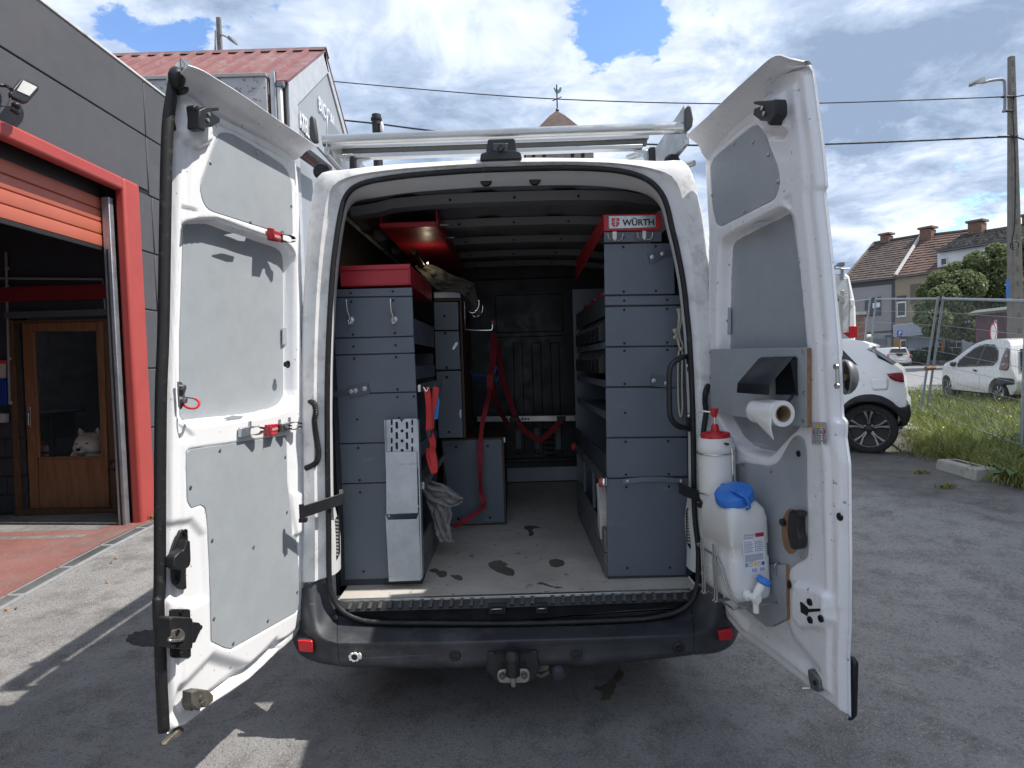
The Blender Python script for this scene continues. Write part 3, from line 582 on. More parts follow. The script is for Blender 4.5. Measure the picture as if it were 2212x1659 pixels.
def make_door(D, name, label, outline, feats, lip, lipw):
    door = None
    ol = D.az(outline, -.030)
    F_ = [(D.az(p, 0), dep, bl) for p, dep, bl in feats]
    def h(a, z):
        sd = poly_sd(ol, a, z); w = -.030*(1-sst(-sd/.020))
        w = w - .010*(1-sst((-sd-.045)/.02))
        for p, dep, bl in F_:
            s_ = poly_sd(p, a, z); w = w + dep*sst(.5-s_/bl)
        return w
    def fn(a, z): return D.W(a, z, h(a, z))
    V, Q = clipgrid(ol, .0065, fn)
    door = grid_obj(V, Q, name, WHITE, van, smooth=180); door['label'] = label
    # outer skin: slightly larger, behind
    c_ = ol.mean(0); big = ol+(ol-c_)/np.linalg.norm(ol-c_, axis=1)[:, None]*.006
    amax = big[:, 0].max(); big[:, 0] -= .070*sst((big[:, 0]-amax+.32)/.32)
    ring = [D.W(a, z, -.030) for a, z in ol]; back = [D.W(a, z, -.070) for a, z in big]
    mb = MB(); mb.prism(back, -D.N*.012); mb.loft([ring+ring[:1], back+back[:1]]); mb.build('outer_skin', WHITE, door, smooth=30)
    if lip:
        base, edge, ramp = lip; n = 32; b3 = np.array([D.P(a, b, .0) for a, b in resample(spline(base, 4), n)]); e3 = np.array([D.P(a, b, .006+lipw*float(sst(k_/(n*ramp)))) for k_, (a, b) in enumerate(resample(spline(edge, 4), n))])
        rows = [list(b3-D.N*.02)]
        for t in (0, .15, .32, .5, .68, .84, .95, 1.0):
            bend = -.016*sin(pi*t)+.008*sin(2*pi*t)
            rows.append(list(b3*(1-t)+e3*t + D.N*bend))
        up = D.Z*.004-D.N*.004; rows.append(list(e3+up)); rows.append(list((b3*.5+e3*.5)+D.Z*.012-D.N*.02)); rows.append(list(b3+D.Z*.006-D.N*.03))
        MB().loft(rows).build('top_lip', WHITE, door, smooth=50)
    return door, h
def dfeat(D, px, w=0): return D.az(px, w)
Z5 = lambda x, y: (301.7+x*.3638, 109.7+y*.3638)
Z6 = lambda x, y: (301.7+x*.3308, 713.2+y*.3308)
Z7 = lambda x, y: (x*.3472, 1097+y*.3472)
outL = [(366,184),(374,255),(368,328),(366,474),(359,713),(354,846),(353,1011),(353,1262),(350,1305),(356,1479),(361,1585),(392,1571),(440,1534),(480,1508),(530,1474),(590,1418),(628,1384),(650,1350),(661,1300),(662,1229),(660,1044),(658,812),(653,713),(647,560),(644,480),(641,400),(635,352),(622,326),(578,300),(520,268),(472,244),(410,200),(385,184)]
rimL = rpoly([(391,720),(398,560),(402,478),(470,476),(578,515),(638,535),(640,720),(640,880),(560,899),(411,916),(394,905),(391,850)], [10,5,40,10,5,45,5,50,5,20,10,5])
lowL = [(404,978),(411,971),(619,941),(621,1044),(625,1075),(628,1100),(642,1176),(647,1262),(646,1312),(639,1323),(500,1401),(486,1399),(457,1385),(455,1271),(450,1149),(448,1120),(444,1097),(434,1090),(414,1097),(406,1083),(403,1011)]
upL = rpoly([Z5(*p) for p in ((480,488),(545,488),(870,690),(905,800),(910,1095),(880,1095),(395,942),(355,820),(455,530))], [12,12,30,10,6,6,20,25,10])
featL = [(rimL, -.060, .022),
  ([(a, b) for a, b in lowL], -.010, .012), (upL, -.008, .010),
  ([Z5(*p) for p in ((230,470),(262,320),(300,300),(400,460),(405,540),(340,570),(280,530))], .030, .022),
  ([Z7(*p) for p in ((1060,110),(1195,80),(1270,170),(1290,560),(1200,600),(1050,560))], -.012, .03),
  ([Z7(*p) for p in ((1140,1130),(1330,930),(1560,1000),(1720,830),(1750,880),(1360,1180),(1180,1290),(1090,1320))], -.024, .05),
  ([Z7(*p) for p in ((1330,1150),(1740,830),(1800,800),(1640,960),(1380,1160))], -.018, .012),
  ([Z5(*p) for p in ((268,920),(340,945),(345,960),(290,1040),(265,1040))], -.006, .008),
  ([Z6(*p) for p in ((270,600),(355,690),(345,725),(275,725))], -.006, .008),
  ([Z6(*p) for p in ((985,1060),(1060,1060),(1075,1300),(990,1360))], .012, .02)]
doorL, hL = make_door(DL, 'rear_door', 'left rear door with three grey boards on its sunlit inside', outL, featL,
    ([(372,186),(410,203),(472,246),(520,270),(578,302),(622,330),(640,345)], [(386,136),(432,150),(470,172),(520,203),(592,253),(655,296),(687,317)], .08), .085)
def board(D, door, px, w, th, name='cladding_board', mat=BOARD, label=None):
    mb = MB(); D.plate(mb, px, w, th); o = mb.build(name, mat, door, bevel=.0012, seg=1)
    if label: o['label'] = label
    return o
def rivets(D, door, pts, w, r=.0055, mat=STEEL, name='board_screw'):
    for a, b in pts: MB().lathe([(r*1.3, 0), (r*1.3, .0015), (r*.8, .003), (r*.3, .0035), (.0005, .0025)], D.P(a, b, w), D.N, 10).build(name, mat, door, smooth=50)
def rim_edge(D, door, px, w, th=.010):
    mb = MB(); n = len(px); P = [D.P(a, b, w) for a, b in px]; mb.loft([P+[P[0]], [p-D.N*th for p in P]+[P[0]-D.N*th]]); mb.build('board_edge', EDGEWOOD, door)
board(DL, doorL, upL, -.006, .006); board(DL, doorL, lowL, -.006, .006)
rivets(DL, doorL, [Z5(419,664), Z5(697,606), Z5(900,922), Z5(657,1017), Z6(523,787), Z6(950,828), Z6(331,1029), Z6(962,1190), Z6(473,1374), Z6(743,1418), Z6(1020,1414), Z7(1330,690), Z7(1450,845), Z7(1665,703), Z7(1848,525)], .0)
winL = rpoly([(389,720),(396,520),(400,470),(470,470),(600,505),(612,520),(612,880),(560,893),(405,912),(389,900)], [8,5,20,10,8,10,45,5,20,8])
board(DL, doorL, winL, -.062, .006)
for pts in (rpoly([Z6(935,-20),Z6(975,-20),Z6(978,75),Z6(945,97),Z6(935,97)], 4), ):
    board(DL, doorL, pts, -.05, .006, 'board_tab')
board(DL, doorL, [Z6(550,575), Z6(610,556), Z6(678,560), Z6(672,575), Z6(580,587)], -.012, .005, 'board_tab')
board(DL, doorL, [Z5(500,1094), Z5(560,1085), Z5(632,1108), Z5(625,1132), Z5(590,1130)], -.012, .005, 'board_tab')
MB().lathe([(.0165, 0), (.0165, .003), (.013, .004), (.011, -.012), (.001, -.013)], DL.P(621, 787, .002), DL.N, 20).build('rubber_plug', RUBBER, doorL, smooth=40)
# black seal along the swing edge
seal_px = [(378,170),(372,200),(364,255),(360,328),(357,474),(353,713),(348,846),(346,1011),(345,1262),(342,1305),(346,1400),(349,1479),(354,1578)]
mb = MB(); P = [DL.P(a, b, -.014) for a, b in spline(seal_px, 5)]; mb.tube(P, [.018]*len(P), 10); mb.build('edge_seal', RUBBER, doorL, smooth=180)
mb = MB(); mb.tube([DL.P(a, b, .004) for a, b in spline([(380,185),(388,178),(398,183),(396,194),(384,196)], 4)], .014, 8); mb.ball(DL.P(382, 168, .012), (.026, .026, .035)); mb.build('seal_end', RUBBER, doorL, smooth=180)
mb = MB(); mb.prism([DL.P(*Z5(*p), .05) for p in ((237,42),(262,55),(268,95),(240,100))], DL.N*.004); mb.prism([DL.P(*Z5(*p), .04) for p in ((240,95),(300,95),(360,150),(362,172),(300,128),(245,120))], DL.N*.004); mb.prism([DL.P(*Z5(*p), .052) for p in ((237,42),(300,70),(305,105),(262,75))], DL.N*.003); mb.build('bent_trim', M('bent_trim', (.30, .32, .34), .4, .5), doorL)
# latches
def latch(D, door, px, w, conv, mat, flip=1, sub=True):
    mb = MB(); D.plate(mb, [conv(*p) for p in px], w, .045); o = mb.build('door_latch', mat, door, bevel=.004); return o
lt = latch(DL, doorL, ((355,350),(400,330),(470,335),(478,355),(440,350),(430,365),(480,400),(478,425),(430,452),(395,455),(388,480),(350,460)), .030, Z5, BLACK)
mb = MB(); DL.plate(mb, rpoly([Z5(*p) for p in ((320,325),(345,318),(365,350),(358,430),(330,405))], 4), .026, .03); mb.build('latch_base', BLACK, doorL, bevel=.003)
for p in ((333,350),(337,395)): MB().lathe([(.008, 0), (.008, .008), (.004, .009), (.004, .005), (.001, .005)], DL.P(*Z5(*p), .058), DL.N, 10).build('latch_bolt', STR, doorL, smooth=40)
for p in ((408,377),(402,412)): MB().lathe([(.006, 0), (.006, .004), (.001, .005)], DL.P(*Z5(*p), .075), DL.N, 10).build('latch_rivet', STEEL, doorL, smooth=40)
mb = MB(); DL.plate(mb, rpoly([Z7(*p) for p in ((1125,140),(1150,133),(1172,150),(1175,260),(1160,400),(1165,510),(1120,510),(1080,470),(1075,300),(1100,200))], 8), -.012, .012); hb = mb.build('handle_base', BLACK, doorL, bevel=.004)
mb = MB(); DL.plate(mb, rpoly([Z7(*p) for p in ((1165,200),(1185,205),(1190,330),(1180,370),(1120,392),(1080,370),(1085,310),(1120,275),(1145,265))], 6), .002, .035); mb.build('inside_handle', BLACK, doorL, bevel=.010, seg=3)
for p in ((1150,150),(1098,445)): MB().lathe([(.010, 0), (.009, .004), (.004, .004), (.004, .001), (.001, .001)], DL.P(*Z7(*p), .001), DL.N, 12).build('handle_screw', STR, doorL, smooth=40)
mb = MB(); DL.plate(mb, rpoly([Z7(*p) for p in ((1062,640),(1072,630),(1185,630),(1187,700),(1190,900),(1190,925),(1175,935),(1080,935),(1068,925))], 5), -.005, .008); mb.build('lock_base', BLACK, doorL, bevel=.002)
mb = MB(); DL.plate(mb, rpoly([Z7(*p) for p in ((1060,690),(1085,680),(1200,685),(1205,740),(1200,870),(1190,880),(1065,875))], 6), .003, .050); lk = mb.build('lock_case', BLACK, doorL, bevel=.010, seg=3)
mb = MB(); DL.plate(mb, rpoly([Z7(*p) for p in ((1200,710),(1245,715),(1255,745),(1215,840),(1200,840))], 4), .003, .02); mb.build('lock_lever', BLACK, doorL, bevel=.004)
mb = MB(); DL.plate(mb, rpoly([Z7(*p) for p in ((1065,800),(1075,760),(1130,750),(1155,780),(1150,830),(1075,835))], 5), .053, .008); mb.build('lock_plate', GRIME, doorL, bevel=.003)
mb = MB(); mb.tube(spline([DL.P(*Z7(1075,800), .06), DL.P(*Z7(1050,815), .075), DL.P(*Z7(1060,825), .09), DL.P(*Z7(1120,822), .09), DL.P(*Z7(1140,800), .06)], 5), .004, 8); mb.build('striker_loop', STEEL, doorL, smooth=180)
for p in ((1102,772),(1125,648),(1132,912),(1197,740),(1243,745)): MB().lathe([(.009, 0), (.008, .005), (.004, .005), (.0035, .002), (.001, .002)], DL.P(*Z7(*p), .060 if p[1] == 772 else .003), DL.N, 12).build('lock_screw', STR, doorL, smooth=40)
mb = MB(); DL.plate(mb, [Z7(*p) for p in ((1195,1145),(1245,1130),(1300,1135),(1330,1165),(1330,1200),(1290,1240),(1255,1245),(1240,1265),(1195,1225))], .0, .04); mb.build('door_latch', GRIME, doorL, bevel=.004)
mb = MB(); DL.plate(mb, rpoly([Z7(*p) for p in ((1172,1200),(1200,1160),(1200,1270),(1180,1240))], 4), -.01, .03); mb.build('latch_base', GRIME, doorL, bevel=.003)
for p in ((1250,1180),(1262,1215)): MB().lathe([(.008, 0), (.008, .005), (.001, .006)], DL.P(*Z7(*p), .04), DL.N, 12).build('latch_rivet', STEEL, doorL, smooth=40)
mb = MB(); mb.prism([DL.P(*Z7(*p), -.035) for p in ((985,1470),(1100,1355),(1118,1370),(1110,1400),(1000,1480))], DL.N*.02); mb.build('torn_corner_trim', GRIME, doorL, bevel=.004)
# ---------------- right door
Z3 = lambda x, y: (1481.2+x*.3968, 109.7+y*.3968)
Z1 = lambda x, y: (1481.2+x*.3472, 740.6+y*.3472)
Z4 = lambda x, y: (1481.2+x*.2724, 1206.9+y*.2724)
outR = [(1662,175),(1700,150),(1745,138),(1755,155),(1776,316),(1784,403),(1779,411),(1794,546),(1811,741),(1818,900),(1827,911),(1825,945),(1833,1001),(1835,1207),(1834,1359),(1831,1419),(1833,1552),(1811,1531),(1767,1501),(1735,1474),(1672,1425),(1612,1381),(1579,1343),(1563,1308),(1554,1283),(1541,1240),(1534,1100),(1532,900),(1532.8,768),(1536,506),(1528,356),(1533,332),(1556,300),(1600,256),(1648,220)]
rimR = rpoly([(1549,760),(1551,600),(1555,520),(1590,500),(1687,450),(1712,470),(1725,600),(1742,768),(1745,880),(1720,925),(1705,937),(1686,958),(1672,975),(1655,985),(1610,975),(1580,950),(1553,900)], [10,10,22,10,12,22,20,10,20,6,8,8,8,10,10,10,10])
upR = rpoly([Z3(*p) for p in ((360,412),(392,404),(428,450),(502,650),(508,730),(488,805),(190,956),(165,940),(145,850),(135,620),(165,570))], [10,10,12,25,15,25,12,8,10,20,14])
lowR = rpoly([Z1(*p) for p in ((350,745),(520,770),(575,745),(610,680),(655,600),(690,572),(735,600),(748,680),(755,1340),(690,1370),(640,1410),(620,1470),(300,1470),(300,760))], [6,20,15,10,15,12,20,10,14,12,15,10,6,6])
featR = [(rimR, -.058, .022), (upR, -.008, .010), (lowR, -.008, .012),
  ([Z3(*p) for p in ((380,280),(540,230),(560,420),(470,470),(440,440),(395,390))], .022, .03),
  ([Z3(*p) for p in ((440,440),(550,425),(535,470),(455,475))], -.02, .02),
  ([Z4(*p) for p in ((885,185),(1100,250),(1150,300),(1160,490),(1100,545),(930,545),(870,450),(870,310))], .022, .020),
  ([Z4(*p) for p in ((400,420),(640,560),(800,530),(830,620),(1040,880),(960,900),(760,760),(480,560))], -.022, .06),
  ([Z3(*p) for p in ((600,120),(660,110),(740,720),(790,1659),(1000,1659),(1000,110))], -.010, .020),
  ([Z3(*p) for p in ((530,805),(570,785),(575,860),(540,850))], -.006, .008),
  ([Z1(*p) for p in ((820,0),(880,0),(960,1659),(880,1659))], .004, .02)]
doorR, hR = make_door(DR, 'rear_door', 'right rear door in shade with board and handcleaner fittings inside', outR, featR,
    ([(1737,143),(1700,152),(1662,180),(1648,221),(1600,256),(1556,299),(1535,328),(1527,345)], [(1736,134),(1705,127),(1672,121),(1620,165),(1575,206),(1535,245),(1505,273),(1481,294)], .30), .085)
board(DR, doorR, upR, -.006, .006); board(DR, doorR, lowR, -.006, .006)
mb = MB(); DR.plate(mb, rpoly([(1575,1215),(1697,1221),(1699,1338),(1668,1353),(1655,1354),(1609,1315),(1575,1285)], 3), .003, .012); o = mb.build('cladding_board', BOARD, doorR, bevel=.001, seg=1)
mb = MB(); P = [DR.P(a, b, .015) for a, b in ((1697.5,1221),(1699.5,1338),(1668,1354),(1655,1355))]; mb.loft([P, [p-DR.N*.013 for p in P]]); mb.build('board_edge', EDGEWOOD, doorR)
winR = rpoly([(1545,780),(1549,560),(1552,500),(1690,436),(1712,470),(1730,600),(1745,780),(1745,900),(1690,975),(1610,985),(1560,905)], [8,5,25,20,22,8,8,10,20,20,10]); board(DR, doorR, winR, -.062, .006)
board(DR, doorR, rpoly([Z3(*p) for p in ((206,1420),(225,1396),(242,1400),(242,1545),(222,1542),(206,1515))], 4), -.05, .006, 'board_tab')
board(DR, doorR, rpoly([Z3(*p) for p in ((355,960),(385,932),(470,935),(400,968))], 3), -.014, .005, 'board_tab')
board(DR, doorR, rpoly([Z1(*p) for p in ((412,628),(445,612),(525,640),(470,645),(420,638))], 3), -.014, .005, 'board_tab')
rivets(DR, doorR, [Z3(262,506), Z3(366,497), Z3(450,567), Z3(143,786), Z3(318,876), Z3(504,712), Z1(677,608), Z1(530,798), Z1(361,757), Z1(720,1328), Z1(602,1450), Z4(768,135), Z4(768,233), Z4(763,403)], .001)
rivets(DR, doorR, [Z3(224,1470)], -.043)
lt = latch(DR, doorR, ((370,275),(470,268),(482,262),(490,290),(490,350),(465,385),(460,408),(445,400),(440,380),(405,382),(365,350),(370,315),(405,300),(365,290)), .022, Z3, BLACK)
for p in ((419,312),(429,342)): MB().lathe([(.0075, 0), (.0075, .004), (.001, .005)], DR.P(*Z3(*p), .068), DR.N, 12).build('latch_rivet', STEEL, doorR, smooth=40)
ov = [Z1(655+62*cos(t)*(1 if cos(t) > 0 else .95), 1172+142*sin(t)) for t in np.linspace(0, 2*pi, 32, endpoint=False)]
mb = MB(); DR.plate(mb, ov, .0002, .0012); mb.build('handle_recess', EDGEWOOD, doorR)
mb = MB(); DR.plate(mb, rpoly([Z1(*p) for p in ((640,1040),(700,1048),(708,1075),(690,1100),(692,1180),(706,1215),(704,1285),(650,1290),(625,1180),(630,1090))], 8), .002, .035); mb.build('inside_handle', BLACK, doorR, bevel=.008, seg=3)
MB().lathe([(.013, 0), (.013, .012), (.008, .016), (.002, .017)], DR.P(*Z1(612,1115), .002), DR.N, 16).build('handle_pivot', BLACK, doorR, smooth=40)
for p, rx, rz in (((702,690), .011, .018), ): MB().lathe([(rx, 0), (rx, .002), (.001, .002)], DR.P(*Z1(*p), .001), DR.N, 16).build('board_hole', DARK, doorR)
tp = [Z4(*p) for p in ((905,342),(920,345),(965,385),(972,398),(1065,395),(1072,408),(1060,418),(972,425),(962,455),(912,425))]
mb = MB(); DR.plate(mb, tp, .0222, .0012); mb.build('lock_hole', DARK, doorR)
for p in ((987,343),(990,485),(1076,475)): MB().lathe([(.0125, 0), (.0115, .006), (.005, .006), (.005, .002), (.001, .002)], DR.P(*Z4(*p), .022), DR.N, 16).build('lock_bolt', STR, doorR, smooth=40)
MB().lathe([(.019, 0), (.018, .004), (.006, .006), (.001, .006)], DR.P(*Z4(812,198), .004), DR.N, 18).build('rubber_plug', RUBBER, doorR, smooth=40)
MB().lathe([(.0135, 0), (.013, .004), (.006, .006), (.001, .006)], DR.P(*Z1(962,1082), .001), DR.N, 18).build('rubber_plug', RUBBER, doorR, smooth=40)
mb = MB(); DR.plate(mb, rpoly([Z4(*p) for p in ((960,870),(1010,905),(1060,960),(1065,1040),(1045,1062),(990,1040),(970,960))], 6), -.02, .03); ml = mb.build('bottom_latch', M('dull_grey_metal', (.18, .19, .2), .5, .6, var=.3, scale=25), doorR, bevel=.006)
mb = MB(); mb.tube([DR.P(*Z4(985,1025), .0), DR.P(*Z4(925,1027), .02)], .007, 8); mb.build('latch_pin', STEEL, doorR, smooth=40)
MB().lathe([(.008, 0), (.008, .003), (.001, .003)], DR.P(*Z4(1026,985), .011), DR.N, 10).build('latch_hole', DARK, doorR)
mb = MB(); mb.prism([DR.P(*Z4(*p), -.05) for p in ((1280,772),(1300,776),(1335,828),(1336,850),(1326,1250),(1300,1285),(1280,1290))], -DR.N*.02); mb.build('outer_moulding', BLACK, doorR, bevel=.006)
mb = MB(); a_, b_ = DR.P(*Z1(941,145), .0), DR.P(*Z1(946,272), .0); mb.tube([a_, b_], .006, 8); mb.build('lock_stay', STEEL, doorR, smooth=40)
for p in ((940,148),(946,268)): MB().lathe([(.009, 0), (.009, .006), (.001, .008)], DR.P(*Z1(*p), .0), DR.N, 10).build('stay_bolt', STEEL, doorR, smooth=40)
# dome shaped security lock half on the outside of the right door
c = DR.P(1824, 815, -.06); mm = DR.N*.96-DR.A*.29; m2 = np.cross(mm, DR.Z); mb = MB(); rows = []
for i in range(8):
    th = i/7*pi/2; rr = cos(th); rows.append([c-mm*(.040*sin(th))+DR.Z*(.056*rr*sin(ph))+m2*(.040*rr*cos(ph)) for ph in np.linspace(0, 2*pi, 28, endpoint=False)])
mb.loft(rows, True); lk = mb.build('security_lock', M('lock_shell', (.22, .225, .23), .42, .6, var=.1), doorR, smooth=60, solid=.003)
mb = MB(); mb.obox(c-mm*.012, mm*.002, DR.Z*.034, m2*.024); mb.build('lock_inside', DARK, lk)
mb = MB(); mb.cyl(c-mm*.012, c-mm*.002, .011, 14); mb.build('lock_barrel', M('brass', (.45, .32, .12), .35, .8), lk, smooth=40)
# pictogram sticker
stk = MB(); DR.plate(stk, rpoly([Z1(*p) for p in ((783,492),(874,494),(878,632),(784,632))], 3), .002, .0012); st = stk.build('warning_sticker', M('sticker_grey', (.36, .37, .38), .5, var=.02), doorR)
def stickerbit(pts, mat, nm, w=.0034): mb = MB(); DR.plate(mb, [Z1(*p) for p in pts], w, .0006); mb.build(nm, mat, st)
YEL = M('sign_yellow', (.80, .52, .02), .5, var=.02); PBLK = M('print_black', (.02, .02, .022), .6, var=.05); PRED = M('print_red', (.62, .03, .03), .5, var=.03); PGR = M('print_grey', (.20, .205, .21), .6, var=.03)
stickerbit(((829,497),(846,526),(811,526)), YEL, 'sticker_triangle'); stickerbit(((828,506),(831,506),(830.5,517),(828.5,517)), PBLK, 'sticker_mark', .0042); stickerbit(((828,519),(831,519),(831,522),(828,522)), PBLK, 'sticker_mark', .0042)
for (x0, y0, x1, y1) in ((799,532,861,536),(799,532,803,594),(857,532,861,594),(803,576,857,580),(800,590,818,594),(842,590,860,594)): stickerbit(((x0,y0),(x1,y0),(x1,y1),(x0,y1)), PGR, 'sticker_pictogram')
for sx in (1, -1):
    cx = 830-sx*36; stickerbit(((cx,540),(cx+sx*8,548),(cx+sx*3,552),(cx+sx*9,556),(cx,566),(cx-sx*5,553)), PRED, 'sticker_pictogram')
    t = np.linspace(0, 2*pi, 18, endpoint=False); e1 = [(830-sx*17+11*cos(k), 554+11*sin(k)) for k in t]; stickerbit(e1, PBLK, 'sticker_pictogram'); stickerbit([(830-sx*17-sx*2+9*cos(k), 553+9*sin(k)) for k in t], MATS['sticker_grey'], 'sticker_pictogram', .0042)
stickerbit(((787,612),(808,600),(808,624)), PGR, 'sticker_pictogram'); stickerbit(((790,612),(806,603.5),(806,620.5)), MATS['sticker_grey'], 'sticker_pictogram', .0042)
stickerbit(((836,612),(852,601),(876,603),(862,618)), PGR, 'sticker_pictogram'); stickerbit(((842,612),(853,605),(868,606),(860,614)), MATS['sticker_grey'], 'sticker_pictogram', .0042)
for x0 in (815,821,827): stickerbit(((x0,608),(x0+4,608),(x0+4,614),(x0,614)), PGR, 'sticker_pictogram')
# ================================================================== writing
def text(s, org, xd, yd, h, mat, parent, width=None, th=.0008, name='lettering', shear=0, bold=.0):
    cu = bpy.data.curves.new(name, 'FONT'); cu.body = s; cu.extrude = 0; cu.offset = bold; cu.resolution_u = 3; cu.shear = shear
    to = bpy.data.objects.new(name, cu); me = bpy.data.meshes.new_from_object(to); bpy.data.objects.remove(to)
    n = len(me.vertices); co = np.zeros(n*3, np.float32); me.vertices.foreach_get('co', co); co = co.reshape(-1, 3)
    w0 = co[:, 0].max()-co[:, 0].min(); h0 = .70
    xd = np.asarray(xd, float); xd /= np.linalg.norm(xd); yd = np.asarray(yd, float); yd = yd-xd*np.dot(xd, yd); yd /= np.linalg.norm(yd); nn = np.cross(xd, yd)
    sx = (width/w0) if width else h/h0; x = (co[:, 0]-co[:, 0].min())*sx; y = co[:, 1]*h/h0
    P = np.asarray(org, float)[None]+x[:, None]*xd+y[:, None]*yd+nn*th
    me.vertices.foreach_set('co', P.astype(np.float32).ravel()); me.update()
    return finish(me, name, mat, parent)
from mathutils import noise as mnoise
def crumple(path, radii, amp, freq, n=28, sub=6, seed=0):
    P = np.array(spline(path, sub)); R = np.array(spline([np.array([r[0], r[1], 0]) for r in radii], sub))
    rows = []; k = len(P)
    t0 = P[-1]-P[0]
    for i in range(k):
        t = P[min(i+1, k-1)]-P[max(i-1, 0)]; t /= np.linalg.norm(t)+1e-9
        e1 = np.cross(t, (0, 1, 0.05)); e1 /= np.linalg.norm(e1)+1e-9; e2 = np.cross(e1, t); row = []
        for j in range(n):
            a = 2*pi*j/n; d = cos(a)*e1*R[i][0]+sin(a)*e2*R[i][1]; p = P[i]+d
            q = Vector(tuple(p*freq+seed)); nz_ = mnoise.fractal(q, .9, 2.0, 3)+.6*(1-abs(mnoise.noise(q*1.7))*2.2)
            row.append(p+d/(np.linalg.norm(d)+1e-6)*amp*nz_)
        rows.append(row)
    return MB().loft(rows, True, True)
def ribbon(path, w, th, sub=8, twist=None):
    P = [np.asarray(p, float) for p in spline(path, sub)]; rows = []; k = len(P)
    for i in range(k):
        t = P[min(i+1, k-1)]-P[max(i-1, 0)]; t /= np.linalg.norm(t)+1e-9
        e1 = np.cross(t, (0, 1, 0)); e1 /= np.linalg.norm(e1)+1e-9; e2 = np.cross(t, e1)
        if twist: a = twist(i/k); e1, e2 = cos(a)*e1+sin(a)*e2, cos(a)*e2-sin(a)*e1
        rows.append([P[i]+e1*w/2*s1+e2*th/2*s2 for s1, s2 in ((-1,-1),(1,-1),(1,1),(-1,1))])
    return MB().loft(rows, True, True)
Zc = lambda x, y: (658.3+.3307*x, 548.6+.3307*y)
Zr = lambda x, y: (1206.9+.2976*x, 416.9+.2976*y)
Zs = lambda x, y: (987.5+.3307*x, 548.6+.3307*y)
Zb = lambda x, y: (702.2+.1984*x, 1042.3+.1984*y)
Zd = lambda x, y: (702.2+.1825*x, 351.1+.1825*y)
Zt = lambda x, y: (603.5+.4713*x, 1042.3+.4713*y)
BOLT = M('bolt_bright', (.36, .37, .38), .32, .9, var=.1)
def panel(parent, quad, Y, th=.012, name='cabinet_panel', mat=None, gap=1.1):
    q = np.array(quad, float); q[0:2, 1] += gap; q[2:4, 1] -= gap
    return MB().prism([PY(a, b, Y) for a, b in q], (0, th, 0)).build(name, mat or CAB, parent, bevel=.0025)
def holes(parent, pts, Y, r=.0075, name='panel_hole'):
    for a, b in pts: MB().lathe([(r, 0), (r, .0012), (.001, .0012)], PY(a, b, Y+.0002), (0, -1, 0), 14).build(name, DARK, parent)
# ------------------------------------------------ left cabinet beside the door
YL = .20
cabL = T('shelving_unit', 'blue grey steel shelving unit at the left door opening with two coat hooks', 'shelving', (-.7, .4, FZ))
lv = [(Zc(190,228), Zc(700,215)), (Zc(190,284), Zc(703,277)), (Zc(193,551), Zc(712,538)), (Zc(199,661), Zc(718,648)), (Zc(211,916), Zc(730,902)), (Zc(228,1241), Zc(745,1228)), (Zc(241,1502), Zc(755,1488)), ((744.9,1254.2), (909,1248.5))]
hl = [[(300,255),(575,245)],[(304,313),(578,303),(315,526),(589,517)],[(319,605),(593,596)],[(323,684),(597,674),(606,885)],[(343,1081),(615,1071),(605,934),(712,931)],[(350,1267),(359,1477)],[(362,1557)]]
for i in range(7):
    p = panel(cabL, [lv[i][0], lv[i][1], lv[i+1][1], lv[i+1][0]], YL); holes(p, [Zc(*q) for q in hl[i]]+([Zb(419,968)] if i == 6 else []), YL, .0062 if i != 4 else .0055)
tl, tr_, br_, bl_ = PY(*lv[0][0], YL), PY(*lv[0][1], YL), PY(*lv[7][1], YL), PY(*lv[7][0], YL)
xR0, xR1 = tr_[0], br_[0]; xL = -.875; zt = tr_[2]; y1 = 1.05
MB().prism([(xL, YL+.014, FZ), (xR1-.004, YL+.014, FZ), (xR0-.004, YL+.014, zt-.004), (xL, YL+.014, zt-.004)], (0, .01, 0)).build('end_frame', CABD, cabL)
MB().box(xL, xL+.02, YL+.03, y1, FZ, zt).build('back_panel', CABD, cabL)
MB().box(xL+.022, xR1-.01, y1-.01, y1, FZ+.002, zt-.3).build('end_panel', CABD, cabL)
for v in ((715,440),(720,520),(735,760),(755,1300),(760,1500)):
    z = PY(*Zc(*v), YL)[2]; xx = xR0+(xR1-xR0)*(zt-z)/(zt-FZ)
    o = MB().box(xL+.023, xx-.012, YL+.026, y1-.012, z-.012, z-.006).build('shelf', CAB, cabL)
    MB().box(xx-.0115, xx-.006, YL+.026, y1-.012, z-.045, z+.02).build('shelf_lip', CAB, o, bevel=.002)
for k, (z0, z1) in enumerate(((FZ+.002, FZ+.085), (FZ+.09, FZ+.19))): MB().box(xR1-.010, xR1+.004, YL+.03, .86, z0, z1).build('plinth_board', M('plinth_grey', (.17, .175, .18), .5, .3, var=.15, scale=10), cabL, bevel=.002)
o = MB().prism([PY(a, b, YL-.002) for a, b in (Zb(690,1030), Zb(640,1070), Zb(635,1105), Zb(1062,1102), Zb(1088,1020))], (0, .03, 0)).build('plinth_foot', BLACK, cabL, bevel=.002)
# extrusion rails with strap hooks on the aisle side
for (p0, p1, nm) in ((Zc(738,875), Zc(875,832), 0), (Zc(762,1510), Zc(890,1300), 1)):
    z = PY(*p0, YL)[2]; xx = PY(*p0, YL)[0]+.004
    MB().box(xx-.004, xx+.012, YL-.005, y1+.05, z-.020, z+.016).build('lashing_rail', ALU, cabL, bevel=.003)
